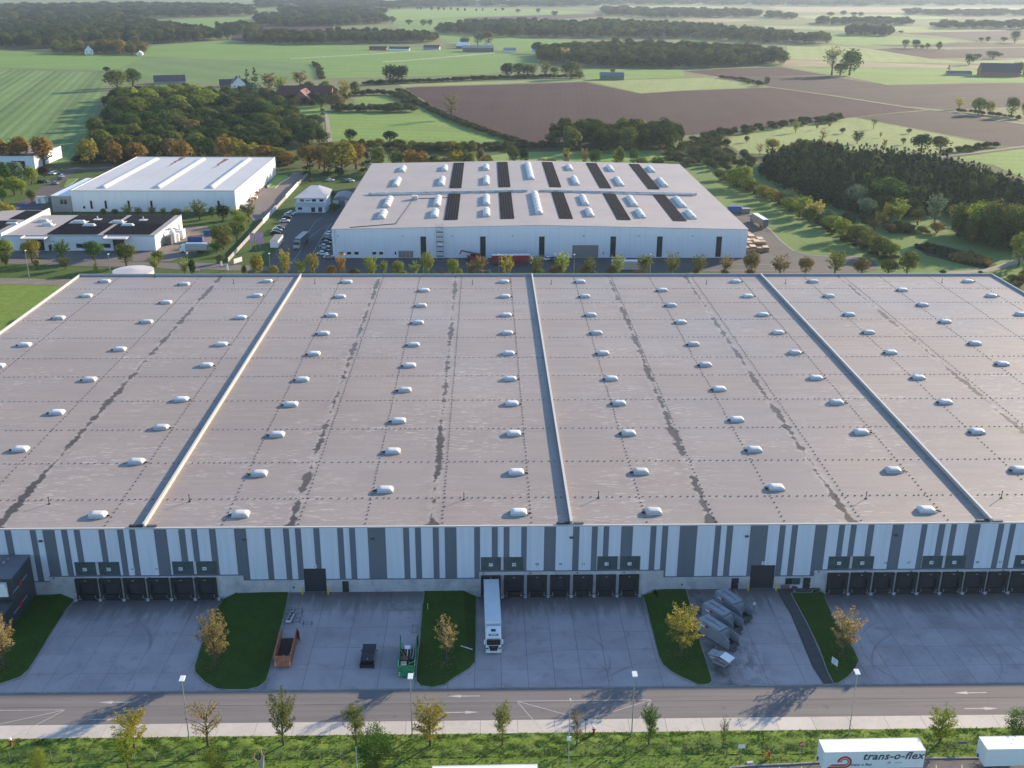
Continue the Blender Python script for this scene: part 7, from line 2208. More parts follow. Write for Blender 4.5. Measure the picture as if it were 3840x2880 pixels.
# trees in the grass beds between the yards
LITTER = []
for (x, y, h, w, sh, colr), lab in zip(
        [(-74.24, 137.30, 8.3, 4.4, 'oval', 'bronze'), (-41.77, 136.78, 9.3, 4.4, 'oval', 'bronze')] + [(-6.32, 137.29, 8.0, 4.0, 'sparse', 'bronze')] + [(30.54, 138.86, 8.3, 5.5, 'oval', 'yellow'), (55.86, 138.46, 7.5, 5.1, 'oval', 'bronze')],
        ('bronze tree in the grass bed beside the dark annex', 'bronze tree in the grass bed left of the orange container', 'sparse golden tree in the bed right of the green container',
         'yellow tree in the grass bed left of the press containers', 'fading bronze tree in the grass bed with the white sign')):
    tree('ornamental_tree', lab, x, y, h, w, sh, colr, 'trees in the yard grass beds')
    LITTER.append((x, y))
# trees on the bank along the front road
FRONT = ([(-48.54, 118.43, 5.7, 4.8, 'oval', 'gold'), (-38.49, 118.66, 7.5, 4.4, 'sparse', 'bronze'), (-28.15, 118.58, 8.4, 4.0, 'oval', 'olive'), (-59.80, 114.26, 3.7, 2.2, 'bush', 'yellowgreen'), (-48.11, 114.41, 5.6, 2.9, 'oval', 'yellowgreen'), (-36.20, 113.03, 5.0, 2.7, 'bush', 'yellowgreen')]
    + [(-18.08, 117.85, 7.2, 3.0, 'oval', 'olive'), (-7.96, 118.15, 7.3, 4.5, 'oval', 'gold'), (2.05, 118.13, 7.0, 2.9, 'oval', 'olive'), (12.28, 117.90, 5.8, 2.2, 'sparse', 'brown'), (22.22, 117.79, 6.4, 3.0, 'oval', 'green'), (-15.01, 114.14, 6.7, 4.9, 'round', 'green'), (-15.16, 111.51, 3.5, 3.3, 'bush', 'olive')]
    + [(32.39, 117.15, 4.9, 1.5, 'sparse', 'green'), (62.90, 117.74, 5.5, 4.1, 'oval', 'yellowgreen'), (73.69, 117.56, 6.1, 3.9, 'round', 'green'), (37.78, 114.56, 1.5, 0.7, 'bush', 'yellow')])
trees(FRONT, 'on the grass bank in front', 'trees on the front grass bank')
# leafless stump with stubs at the lower edge
sp = thing('dead_tree', 'leaning dead tree stump at the lower edge', 'tree', (-30.2, 113.4, -.1))
MB().tube((0, 0, 0), (.35, .2, 2.6), .34, .22, 9).build('trunk', M_GREYW, sp)
for a, c in (((.3, .15, 2.2), (.1, .4, 3.9)), ((.35, .2, 2.5), (.8, .1, 3.4)), ((.1, 0, 1.4), (-.8, -.2, 2.6)), ((-.8, -.2, 2.6), (-.6, 0, 3.3))):
    MB().tube(a, c, .12, .05, 6).build('branch', M_WOOD, sp)

REAR = ([(-80.70, 364.0, 9.9, 5.8, 'round', 'gold'), (-75.13, 364.0, 5.4, 4.3, 'bush', 'gold'), (-70.84, 364.0, 10.1, 4.9, 'oval', 'gold'), (-65.46, 364.0, 6.5, 4.0, 'oval', 'yellowgreen'), (-61.20, 364.0, 8.8, 4.9, 'oval', 'gold'), (-106.40, 364.0, 7.1, 3.4, 'oval', 'yellowgreen'), (-85.45, 364.0, 5.7, 2.4, 'bush', 'olive'), (-103.61, 364.0, 7.7, 3.2, 'round', 'dark')]
    + [(-55.05, 364.0, 5.5, 4.3, 'bush', 'orange'), (-51.30, 364.0, 8.9, 3.5, 'oval', 'orange'), (-46.51, 364.0, 4.0, 4.6, 'bush', 'olive'), (-40.84, 364.0, 7.8, 5.0, 'oval', 'yellowgreen'), (-36.01, 364.0, 6.2, 2.6, 'oval', 'yellowgreen'), (-31.40, 364.0, 7.2, 4.7, 'round', 'yellowgreen'), (-29.99, 364.0, 3.2, 4.0, 'bush', 'yellowgreen'), (-25.16, 364.0, 5.9, 3.8, 'oval', 'yellowgreen'), (-20.80, 364.0, 9.2, 5.4, 'oval', 'yellowgreen'), (-18.94, 364.0, 3.2, 2.2, 'bush', 'grey'), (-15.56, 364.0, 2.9, 2.5, 'bush', 'orange'), (-11.95, 364.0, 8.0, 5.4, 'round', 'yellowgreen'), (-9.55, 364.0, 4.0, 2.6, 'bush', 'yellowgreen'), (-5.07, 364.0, 6.2, 3.8, 'oval', 'brown'), (-1.99, 364.0, 7.8, 4.4, 'oval', 'brown'), (0.45, 364.0, 3.7, 2.6, 'bush', 'grey'), (7.21, 364.0, 8.1, 4.8, 'oval', 'gold')]
    + [(17.51, 364.0, 8.3, 5.4, 'oval', 'olive'), (19.58, 364.0, 3.9, 2.9, 'bush', 'yellowgreen'), (24.64, 364.0, 5.8, 5.7, 'bush', 'brown'), (26.87, 364.0, 9.1, 4.8, 'oval', 'yellowgreen'), (34.53, 364.0, 5.1, 4.0, 'bush', 'brown'), (36.77, 364.0, 7.5, 4.2, 'oval', 'olive'), (38.45, 364.0, 3.2, 2.5, 'bush', 'grey'), (44.72, 364.0, 5.5, 4.5, 'bush', 'brown'), (46.92, 364.0, 8.3, 4.5, 'oval', 'yellowgreen'), (53.93, 364.0, 3.5, 3.2, 'bush', 'orange'), (56.48, 364.0, 8.3, 5.7, 'oval', 'olive'), (64.54, 364.0, 2.6, 2.6, 'bush', 'yellowgreen'), (66.03, 364.0, 8.8, 5.7, 'oval', 'olive')])
trees(REAR, 'in the rear street row', 'street trees behind the warehouse')
REAR2 = [(76.24, 366.0, 7.8, 4.8, 'oval', 'olive'), (74.98, 366.0, 3.5, 2.6, 'bush', 'orange'), (85.91, 366.0, 7.7, 4.7, 'oval', 'brown'), (85.82, 366.0, 2.9, 3.6, 'bush', 'grey'), (95.23, 366.0, 9.9, 7.4, 'round', 'brown'), (95.06, 366.0, 2.9, 4.5, 'bush', 'orange'), (105.73, 366.0, 7.6, 6.2, 'oval', 'brown'), (114.92, 366.0, 8.0, 6.2, 'round', 'brown'), (125.55, 366.0, 9.4, 7.3, 'oval', 'olive'), (135.18, 366.0, 7.5, 6.4, 'round', 'brown')] + [(145.76, 368.0, 6.6, 7.5, 'round', 'olive'), (152.62, 368.0, 9.7, 8.3, 'round', 'olive'), (165.87, 368.0, 2.0, 3.1, 'bush', 'green'), (179.50, 368.0, 1.7, 2.2, 'bush', 'olive')]
trees(REAR2, 'behind the right half of the warehouse', 'trees behind the right half of the warehouse')
LSTREET = [(-179.09, 387.8, 9.5, 7.8, 'round', 'yellowgreen'), (-168.28, 385.2, 9.5, 8.4, 'round', 'gold'), (-175.07, 378.2, 5.7, 4.0, 'oval', 'gold'), (-163.94, 378.2, 3.6, 2.7, 'bush', 'olive'), (-158.24, 387.7, 7.6, 5.8, 'oval', 'green'), (-152.90, 376.3, 4.5, 4.6, 'oval', 'olive'), (-147.50, 390.6, 7.9, 7.8, 'round', 'green'), (-141.52, 375.0, 5.2, 1.7, 'cone', 'gold'), (-132.20, 380.6, 9.6, 8.3, 'round', 'olive'), (-121.58, 384.4, 5.8, 5.0, 'round', 'olive'), (-119.74, 373.1, 5.5, 4.2, 'oval', 'yellowgreen'), (-183.02, 386.5, 10.5, 7.1, 'round', 'olive'), (-177.29, 373.9, 7.0, 5.0, 'oval', 'yellowgreen')]
trees(LSTREET, 'along the street before the solar building', 'street trees before the solar building')
HALLT = [(-170.89, 471.0, 3.6, 3.3, 'bush', 'brown'), (-165.71, 471.0, 3.4, 3.3, 'bush', 'brown'), (-159.74, 469.2, 4.9, 4.8, 'oval', 'yellowgreen'), (-154.75, 469.2, 4.0, 3.3, 'oval', 'brown'), (-148.26, 467.4, 4.7, 3.7, 'oval', 'brown'), (-143.82, 469.2, 3.6, 2.5, 'oval', 'yellowgreen'), (-136.61, 464.6, 5.3, 5.6, 'bush', 'olive'), (-131.85, 464.7, 5.1, 3.3, 'oval', 'yellowgreen')] + [(-125.75, 461.0, 8.5, 6.9, 'oval', 'olive'), (-121.13, 464.7, 5.7, 3.6, 'round', 'green'), (-115.11, 459.3, 7.9, 7.2, 'round', 'dark'), (-110.24, 462.9, 5.1, 5.2, 'oval', 'yellowgreen'), (-103.48, 457.0, 8.2, 6.4, 'oval', 'olive'), (-105.11, 447.1, 6.4, 6.7, 'round', 'yellowgreen'), (-100.82, 421.6, 9.6, 8.1, 'round', 'olive'), (-104.17, 409.7, 10.9, 8.6, 'round', 'olive'), (-102.83, 406.8, 6.4, 7.7, 'round', 'brown'), (-104.19, 401.2, 4.8, 4.5, 'round', 'green'), (-99.03, 384.8, 4.0, 4.0, 'bush', 'olive'), (-91.45, 552.4, 2.7, 3.2, 'bush', 'brown'), (-69.25, 480.3, 4.4, 6.0, 'bush', 'green'), (-73.21, 507.0, 4.6, 3.8, 'cone', 'dark')]
trees(HALLT, 'between the white hall and the car park', 'trees between the halls')
LCLUMP = [(-241.34, 547.5, 12.6, 12.9, 'round', 'grey'), (-232.79, 547.0, 9.8, 8.5, 'round', 'yellowgreen'), (-229.90, 518.2, 9.5, 8.9, 'round', 'yellowgreen'), (-228.03, 500.9, 7.2, 5.7, 'round', 'green'), (-243.53, 540.1, 13.5, 9.7, 'round', 'green'), (-206.60, 454.1, 9.6, 9.4, 'round', 'gold'), (-214.72, 501.6, 7.1, 5.7, 'bush', 'olive'), (-234.32, 567.5, 6.0, 6.5, 'round', 'purple'), (-226.80, 519.3, 8.0, 6.4, 'round', 'yellowgreen'), (-215.58, 463.0, 9.2, 8.4, 'round', 'gold'), (-238.93, 519.2, 11.4, 10.2, 'round', 'olive')]
trees(LCLUMP, 'in the clump at the left edge', 'trees at the left edge')
# oaks turning colour behind the white hall
OAKS = [(-263.62, 606.0, 17.3, 15.5, 'round', 'orange'), (-249.44, 606.0, 17.9, 16.4, 'round', 'orange'), (-224.49, 606.0, 16.1, 12.1, 'round', 'gold'), (-209.65, 606.0, 14.9, 12.1, 'round', 'orange'), (-197.26, 606.0, 14.5, 13.0, 'round', 'orange'), (-171.80, 606.0, 15.4, 12.1, 'round', 'orange'), (-148.67, 606.0, 18.7, 13.8, 'round', 'orange'), (-139.49, 606.0, 15.5, 12.1, 'round', 'gold'), (-132.29, 606.0, 13.8, 12.2, 'round', 'gold'), (-124.16, 606.0, 12.8, 13.0, 'round', 'orange'), (-118.22, 606.0, 11.3, 14.4, 'round', 'gold'), (-274.77, 606.0, 16.9, 14.7, 'round', 'orange'), (-113.14, 606.0, 9.6, 9.6, 'bush', 'orange')]
trees(OAKS, 'in the oak row behind the white hall', 'oaks behind the white hall')
OAKS2 = [(-223.08, 628.0, 18.3, 16.1, 'round', 'olive'), (-210.96, 628.0, 16.0, 14.3, 'round', 'olive'), (-194.21, 628.0, 15.0, 14.3, 'round', 'olive'), (-185.49, 628.0, 13.4, 13.5, 'round', 'brown'), (-168.24, 628.0, 16.6, 14.3, 'round', 'olive'), (-162.25, 628.0, 14.2, 11.7, 'round', 'green'), (-227.72, 628.0, 16.7, 10.7, 'round', 'brown'), (-201.38, 628.0, 14.5, 11.6, 'round', 'olive'), (-148.86, 628.0, 14.2, 11.7, 'round', 'olive')]
trees(OAKS2, 'in the second row behind the white hall', 'second oak row behind the white hall')
OAKS3 = [(-100.81, 603.7, 12.7, 12.2, 'round', 'orange'), (-93.14, 595.9, 14.1, 13.8, 'round', 'orange'), (-82.35, 585.8, 17.1, 12.8, 'round', 'gold'), (-95.34, 576.8, 9.4, 10.0, 'cone', 'dark'), (-85.08, 575.0, 7.2, 9.2, 'cone', 'dark'), (-78.76, 571.2, 5.8, 6.6, 'bush', 'dark')] + [(-78.33, 579.9, 18.6, 17.7, 'round', 'gold'), (-72.51, 595.1, 15.3, 13.8, 'round', 'orange'), (-89.53, 590.8, 15.2, 12.9, 'round', 'orange')] + [(-59.33, 585.0, 14.8, 10.9, 'round', 'olive'), (-65.37, 585.0, 11.1, 9.3, 'cone', 'dark'), (-50.14, 585.0, 13.2, 11.8, 'round', 'olive'), (-42.56, 585.0, 13.5, 12.7, 'round', 'orange'), (-35.85, 585.0, 12.4, 11.0, 'round', 'orange'), (-28.30, 585.0, 10.7, 9.3, 'round', 'olive'), (-17.29, 585.0, 13.3, 11.8, 'round', 'gold'), (-9.71, 585.0, 11.9, 10.1, 'round', 'olive'), (0.85, 585.0, 10.8, 7.6, 'round', 'gold'), (-23.25, 585.0, 9.9, 7.6, 'bush', 'brown')]
trees(OAKS3, 'between the white and gabled halls', 'oaks behind the gabled hall')
YOUNG = [(15.17, 600.0, 14.0, 7.8, 'round', 'olive'), (21.69, 600.0, 11.8, 6.5, 'round', 'dark'), (62.10, 600.0, 11.5, 7.8, 'round', 'green'), (75.95, 600.0, 13.6, 6.1, 'round', 'olive'), (83.42, 600.0, 12.1, 6.5, 'round', 'green'), (73.93, 600.0, 9.8, 6.1, 'oval', 'yellowgreen'), (45.59, 600.0, 10.8, 5.2, 'oval', 'brown'), (55.60, 600.0, 10.8, 4.3, 'oval', 'brown'), (88.45, 600.0, 7.4, 7.8, 'bush', 'olive'), (97.17, 600.0, 7.9, 8.7, 'bush', 'olive'), (31.75, 600.0, 6.5, 7.8, 'bush', 'brown'), (36.98, 600.0, 6.3, 7.8, 'bush', 'brown'), (-3.01, 600.0, 12.0, 6.1, 'round', 'brown'), (-11.67, 600.0, 11.5, 6.1, 'round', 'olive')]
trees(YOUNG, 'on the grass behind the gabled hall roof', 'young trees behind the gabled hall')
# yellow green row along the meadow
MEADOW = [(125.41, 562.5, 6.3, 10.2, 'bush', 'olive'), (128.15, 543.0, 10.5, 11.9, 'round', 'yellowgreen'), (132.44, 540.0, 12.0, 11.8, 'round', 'yellowgreen'), (132.98, 534.4, 7.4, 9.7, 'round', 'yellowgreen'), (134.08, 524.8, 6.6, 8.5, 'round', 'olive'), (135.84, 513.9, 6.4, 8.9, 'round', 'gold'), (137.75, 503.4, 7.2, 8.2, 'round', 'gold'), (139.90, 495.9, 7.1, 7.1, 'round', 'brown'), (142.55, 489.3, 8.7, 5.7, 'oval', 'grey'), (140.14, 480.4, 7.2, 8.8, 'round', 'yellowgreen'), (145.09, 474.5, 8.3, 7.3, 'oval', 'yellowgreen'), (140.99, 466.8, 7.0, 7.6, 'round', 'yellowgreen'), (145.20, 458.0, 9.2, 8.0, 'oval', 'yellow'), (142.72, 457.0, 7.2, 8.0, 'round', 'olive'), (148.38, 448.6, 8.2, 7.4, 'round', 'grey'), (147.37, 441.6, 7.1, 8.6, 'round', 'yellowgreen'), (146.52, 424.2, 9.8, 8.7, 'round', 'yellowgreen'), (150.67, 418.7, 8.0, 10.6, 'round', 'olive'), (153.15, 412.0, 7.0, 9.2, 'round', 'olive'), (151.97, 396.7, 7.9, 11.7, 'round', 'olive'), (155.66, 393.0, 6.5, 8.5, 'round', 'yellowgreen'), (151.32, 409.4, 6.3, 6.4, 'oval', 'yellowgreen')]
trees(MEADOW, 'in the row along the right meadow', 'trees along the right meadow')
WILLOW = [(170.40, 480.5, 14.6, 11.4, 'round', 'grey'), (188.12, 487.7, 16.4, 18.1, 'round', 'green'), (201.24, 491.4, 9.9, 10.2, 'round', 'green'), (171.17, 466.9, 9.9, 9.7, 'round', 'grey'), (170.73, 447.7, 6.8, 4.4, 'oval', 'yellow'), (174.54, 450.8, 9.8, 3.4, 'oval', 'gold'), (179.99, 450.8, 11.2, 8.8, 'oval', 'yellowgreen'), (188.51, 450.8, 8.1, 7.4, 'round', 'olive'), (196.02, 450.8, 13.3, 8.1, 'oval', 'grey'), (190.93, 435.7, 5.3, 7.5, 'bush', 'orange'), (166.25, 441.6, 5.3, 6.0, 'bush', 'brown'), (171.31, 437.1, 4.3, 7.2, 'bush', 'brown'), (177.93, 437.2, 4.6, 7.2, 'bush', 'brown'), (185.22, 437.2, 3.3, 5.2, 'bush', 'gold')]
trees(WILLOW, 'among the willows at the right', 'willows at the right')
GROVE = [(197.04, 429.1, 14.8, 11.0, 'round', 'olive'), (201.55, 421.5, 18.3, 12.1, 'round', 'yellowgreen'), (205.86, 416.8, 19.8, 12.0, 'round', 'olive'), (211.23, 413.3, 20.5, 11.2, 'round', 'olive'), (219.16, 416.0, 20.1, 10.7, 'round', 'olive'), (198.29, 422.9, 8.4, 9.6, 'bush', 'green'), (202.96, 416.0, 8.6, 10.7, 'bush', 'green'), (208.71, 412.0, 8.2, 10.6, 'bush', 'green'), (199.39, 380.0, 14.4, 8.7, 'round', 'yellowgreen'), (198.83, 371.0, 14.4, 8.5, 'round', 'yellowgreen'), (187.41, 353.2, 4.7, 6.0, 'bush', 'brown'), (186.53, 358.3, 3.1, 4.9, 'bush', 'yellowgreen'), (191.24, 358.3, 5.1, 4.9, 'bush', 'yellowgreen')]
trees(GROVE, 'in the grove at the right edge', 'grove at the right edge')
# orchard meadow and hedgerow singles
ORCH = [(224.72, 710.1, 7.8, 7.7, 'sparse', 'brown'), (244.64, 699.7, 7.7, 7.6, 'oval', 'dark'), (281.26, 774.2, 7.9, 5.6, 'sparse', 'olive'), (250.55, 748.7, 4.5, 4.9, 'round', 'olive'), (297.97, 749.6, 3.9, 4.4, 'round', 'olive'), (252.94, 672.6, 6.5, 3.1, 'oval', 'brown'), (274.05, 695.9, 4.8, 4.1, 'round', 'olive'), (218.41, 752.1, 7.7, 4.9, 'oval', 'yellowgreen'), (238.55, 769.1, 5.1, 2.7, 'oval', 'brown'), (251.55, 782.2, 3.0, 2.5, 'oval', 'brown'), (172.54, 704.2, 4.9, 4.3, 'round', 'olive'), (152.30, 674.4, 7.2, 5.9, 'round', 'dark'), (270.89, 729.5, 3.6, 2.1, 'oval', 'brown'), (168.57, 652.3, 6.5, 5.7, 'sparse', 'brown'), (174.97, 649.3, 10.9, 11.8, 'round', 'yellow'), (273.03, 663.1, 12.5, 14.5, 'round', 'dark'), (283.53, 660.1, 11.5, 12.1, 'round', 'olive')]
trees(ORCH, 'on the orchard meadow at right', 'trees on the orchard meadow', z=-.1)
LANE = [(400.1, 906.1, 9.5, 7.8, 'oval', 'yellow'), (400.4, 869.5, 14.6, 15.1, 'round', 'yellowgreen'), (407.8, 865.4, 12.0, 10.0, 'round', 'yellow'), (421.0, 855.3, 16.2, 14.2, 'round', 'olive'), (427.8, 847.3, 13.1, 7.4, 'round', 'olive'), (288.49, 1112.9, 8.7, 7.9, 'oval', 'dark'), (279.64, 1112.6, 7.2, 6.3, 'bush', 'dark'), (274.55, 1135.0, 5.3, 9.7, 'bush', 'olive'), (539.4, 1264.4, 10.7, 7.2, 'cone', 'dark'), (397.0, 1247.1, 30.7, 24.8, 'sparse', 'olive'), (417.2, 1245.9, 31.2, 27.4, 'round', 'green'), (406.3, 1245.4, 14.9, 21.2, 'round', 'olive'), (631.3, 1419.9, 15.4, 17.1, 'round', 'olive'), (613.9, 1250.7, 16.6, 19.6, 'round', 'olive'), (696.0, 1541.1, 7.3, 15.3, 'round', 'olive'), (721.7, 1549.1, 11.1, 26.4, 'round', 'olive')]
trees(LANE, 'by the right hand fields and farm', 'single trees by the right fields', z=-.1)
FARR = [(685.8, 1790.1, 14.9, 15.1, 'round', 'olive'), (695.9, 1769.9, 15.9, 18.7, 'round', 'dark'), (717.9, 1730.9, 15.1, 11.7, 'round', 'olive'), (713.7, 1767.1, 10.2, 10.0, 'round', 'olive'), (704.6, 1766.4, 9.0, 9.0, 'bush', 'olive'), (915.5, 1996.8, 10.4, 11.8, 'round', 'dark'), (913.4, 2017.7, 8.1, 11.4, 'round', 'olive'), (952.2, 1969.0, 23.2, 22.2, 'round', 'olive'), (951.7, 2010.4, 9.4, 14.2, 'round', 'olive'), (1172.4, 3630.5, 16.7, 27.8, 'round', 'dark'), (1165.5, 3501.1, 15.2, 24.4, 'round', 'dark'), (1186.3, 3504.5, 15.2, 22.0, 'round', 'dark'), (1103.0, 3537.7, 13.9, 29.6, 'round', 'dark'), (1045.3, 2935.1, 21.3, 28.7, 'round', 'dark'), (856.3, 2725.7, 11.9, 11.4, 'round', 'dark'), (884.3, 2341.0, 6.2, 13.1, 'round', 'dark')]
trees(FARR, 'on the hazy far fields at right', 'lone trees on the far right fields', z=-.1)
MIDT = [(-97.94, 1128.8, 19.7, 22.3, 'round', 'dark'), (-87.11, 1132.7, 18.9, 19.2, 'round', 'dark'), (-26.04, 824.7, 18.2, 11.8, 'sparse', 'olive'), (-89.50, 707.0, 8.4, 10.2, 'round', 'dark'), (-62.89, 703.9, 7.8, 11.6, 'round', 'dark'), (23.87, 1209.4, 16.2, 20.5, 'round', 'dark'), (36.82, 1214.0, 15.3, 18.9, 'round', 'green'), (46.41, 1218.5, 14.0, 15.5, 'round', 'olive'), (92.80, 1182.9, 19.9, 24.3, 'round', 'olive'), (66.26, 1219.4, 15.3, 12.9, 'oval', 'olive'), (53.06, 1220.9, 12.2, 9.5, 'oval', 'olive'), (75.77, 1205.7, 12.3, 15.3, 'round', 'olive'), (102.05, 1183.3, 11.6, 10.0, 'bush', 'olive'), (146.48, 1256.8, 5.8, 7.5, 'round', 'olive'), (-50.20, 902.9, 6.1, 6.7, 'bush', 'dark'), (-12.58, 1823.3, 23.4, 21.6, 'round', 'grey'), (4.47, 1824.6, 23.9, 24.2, 'round', 'brown'), (-34.75, 1853.4, 13.5, 23.3, 'bush', 'olive'), (75.11, 1607.8, 18.2, 21.4, 'round', 'dark'), (103.29, 1439.9, 17.4, 14.2, 'oval', 'yellow'), (-123.46, 951.4, 17.2, 11.5, 'oval', 'yellow'), (-120.97, 1009.2, 12.9, 12.1, 'round', 'olive'), (-229.17, 2742.6, 18.6, 22.8, 'round', 'olive'), (-182.45, 2651.1, 13.9, 22.0, 'round', 'olive'), (-145.57, 2600.4, 15.7, 21.6, 'round', 'olive'), (-129.48, 2602.4, 15.7, 18.0, 'round', 'olive')]
trees(MIDT, 'by the hedges and paddocks behind', 'single trees in the middle distance', z=-.1)
LEFTT = [(-452.8, 1955.3, 25.4, 21.1, 'round', 'dark'), (-350.3, 1045.2, 20.0, 24.2, 'round', 'olive'), (-345.5, 1076.8, 19.5, 18.1, 'round', 'green'), (-432.8, 1261.6, 6.3, 10.6, 'bush', 'dark'), (-234.68, 1081.0, 17.4, 7.9, 'cone', 'dark'), (-227.16, 1081.3, 18.1, 9.7, 'cone', 'dark'), (-204.78, 1035.4, 16.0, 13.9, 'oval', 'brown'), (-183.48, 1083.0, 14.5, 14.5, 'oval', 'brown'), (-172.96, 905.2, 10.4, 14.8, 'round', 'olive'), (-127.50, 847.0, 11.0, 5.1, 'cone', 'dark'), (-121.57, 884.1, 13.9, 17.6, 'round', 'brown'), (-539.8, 1576.6, 21.9, 26.3, 'round', 'orange'), (-514.3, 1561.3, 21.7, 23.9, 'round', 'orange'), (-491.3, 1546.3, 15.4, 17.2, 'round', 'olive'), (-481.6, 1563.5, 14.5, 15.2, 'round', 'brown'), (-206.26, 968.1, 15.8, 15.1, 'round', 'grey'), (-192.94, 955.6, 11.8, 14.9, 'round', 'olive'), (-189.24, 1009.7, 15.1, 12.8, 'oval', 'yellowgreen'), (-150.27, 1025.5, 11.9, 11.6, 'round', 'yellowgreen'), (-168.36, 1039.7, 9.9, 10.3, 'round', 'olive')]
trees(LEFTT, 'around the left farms and fields', 'single trees around the left farms', z=-.1)
HEDGE = [(-390.3, 4221.5, 16.4, 14.0, 'round', 'dark'), (-359.9, 4111.8, 17.1, 9.1, 'oval', 'dark'), (-342.2, 4115.6, 16.0, 11.3, 'round', 'dark'), (-313.2, 4076.8, 14.3, 9.0, 'oval', 'dark'), (-242.15, 4004.5, 14.6, 9.9, 'oval', 'dark'), (-231.26, 4006.7, 13.5, 9.9, 'round', 'dark'), (-191.02, 3972.6, 13.4, 13.2, 'round', 'dark'), (-164.90, 3936.3, 13.3, 11.9, 'round', 'dark'), (-146.06, 3940.1, 12.3, 8.7, 'round', 'dark'), (-120.53, 3904.3, 12.7, 8.6, 'oval', 'dark'), (-95.45, 3869.2, 13.1, 10.7, 'round', 'dark'), (-71.16, 3854.2, 12.5, 10.6, 'round', 'dark'), (-31.33, 3862.1, 11.6, 8.5, 'round', 'dark'), (-10.01, 3866.2, 10.6, 7.5, 'oval', 'dark'), (36.39, 3976.9, 7.8, 11.0, 'round', 'dark'), (61.19, 3981.9, 11.4, 14.3, 'round', 'dark'), (108.05, 3700.2, 14.5, 20.5, 'round', 'dark'), (175.22, 3712.6, 16.9, 20.5, 'round', 'dark'), (204.82, 3314.0, 17.3, 23.0, 'oval', 'dark')]
trees(HEDGE, 'in the hedge line at the hazy top', 'hedgerow trees at the top', z=-.1)

# ------------------------------------------------------------------ woods, hedges, reeds: masses nobody could count
WOODM = {
    'mixed': leaf_mat('wood_mixed', (0.035, 0.056, 0.02), (0.11, 0.125, 0.038), (0.17, 0.145, 0.045), 0.48, True),
    'autumn': leaf_mat('wood_autumn', (0.10, 0.11, 0.03), (0.21, 0.19, 0.045), (0.28, 0.18, 0.05), 0.48, True),
    'conifer': leaf_mat('wood_conifer', (0.018, 0.034, 0.018), (0.045, 0.068, 0.03), (0.10, 0.12, 0.045), 0.28, True),
    'green': leaf_mat('wood_green', (0.04, 0.062, 0.02), (0.11, 0.135, 0.035), (0.20, 0.19, 0.05), 0.48, True),
    'brush': leaf_mat('wood_brush', (0.055, 0.065, 0.028), (0.13, 0.125, 0.05), (0.20, 0.16, 0.07), 0.42, True),
    'reed': leaf_mat('reed', (0.36, 0.22, 0.07), (0.50, 0.34, 0.12), (0.20, 0.12, 0.06), 0.48, True),
}
def inside(px, py, poly):
    r = np.zeros(len(px), bool)
    n = len(poly)
    j = n - 1
    for i in range(n):
        xi, yi = poly[i]
        xj, yj = poly[j]
        c = ((yi > py) != (yj > py)) & (px < (xj - xi) * (py - yi) / (yj - yi + 1e-12) + xi)
        r ^= c
        j = i
    return r
WPROTO = {}
def wood_proto(pal, shape):
    key = (pal, shape)
    if key not in WPROTO:
        col = bpy.data.collections.new('tree_kinds_%s_%s' % key)
        for q in range(5):
            r = np.random.default_rng(300 + q * 7 + len(pal) * 13 + len(shape))
            me = quads_mesh('wood_tree', lobed_crown(shape, r, 950 if shape != 'cone' else 620), WOODM[pal])
            col.objects.link(bpy.data.objects.new('wood_tree', me))
        WPROTO[key] = col
    return WPROTO[key]

_GN = {}
def gn_group(col):
    """points -> trees, turned and scaled by the point attributes"""
    if col.name in _GN:
        return _GN[col.name]
    ng = bpy.data.node_groups.new('grow_' + col.name, 'GeometryNodeTree')
    ng.interface.new_socket('Geometry', in_out='INPUT', socket_type='NodeSocketGeometry')
    ng.interface.new_socket('Geometry', in_out='OUTPUT', socket_type='NodeSocketGeometry')
    N, L = ng.nodes.new, ng.links.new
    gi, go = N('NodeGroupInput'), N('NodeGroupOutput')
    ci = N('GeometryNodeCollectionInfo')
    ci.inputs['Collection'].default_value = col
    ci.inputs['Separate Children'].default_value = True
    ci.inputs['Reset Children'].default_value = True
    ip = N('GeometryNodeInstanceOnPoints')
    ip.inputs['Pick Instance'].default_value = True
    def attr(nm, typ):
        a = N('GeometryNodeInputNamedAttribute')
        a.data_type = typ
        a.inputs['Name'].default_value = nm
        return a.outputs['Attribute']
    L(gi.outputs[0], ip.inputs['Points'])
    L(ci.outputs[0], ip.inputs['Instance'])
    L(attr('kind', 'INT'), ip.inputs['Instance Index'])
    L(attr('turn', 'FLOAT_VECTOR'), ip.inputs['Rotation'])
    L(attr('size', 'FLOAT_VECTOR'), ip.inputs['Scale'])
    L(ip.outputs[0], go.inputs[0])
    _GN[col.name] = ng
    return ng

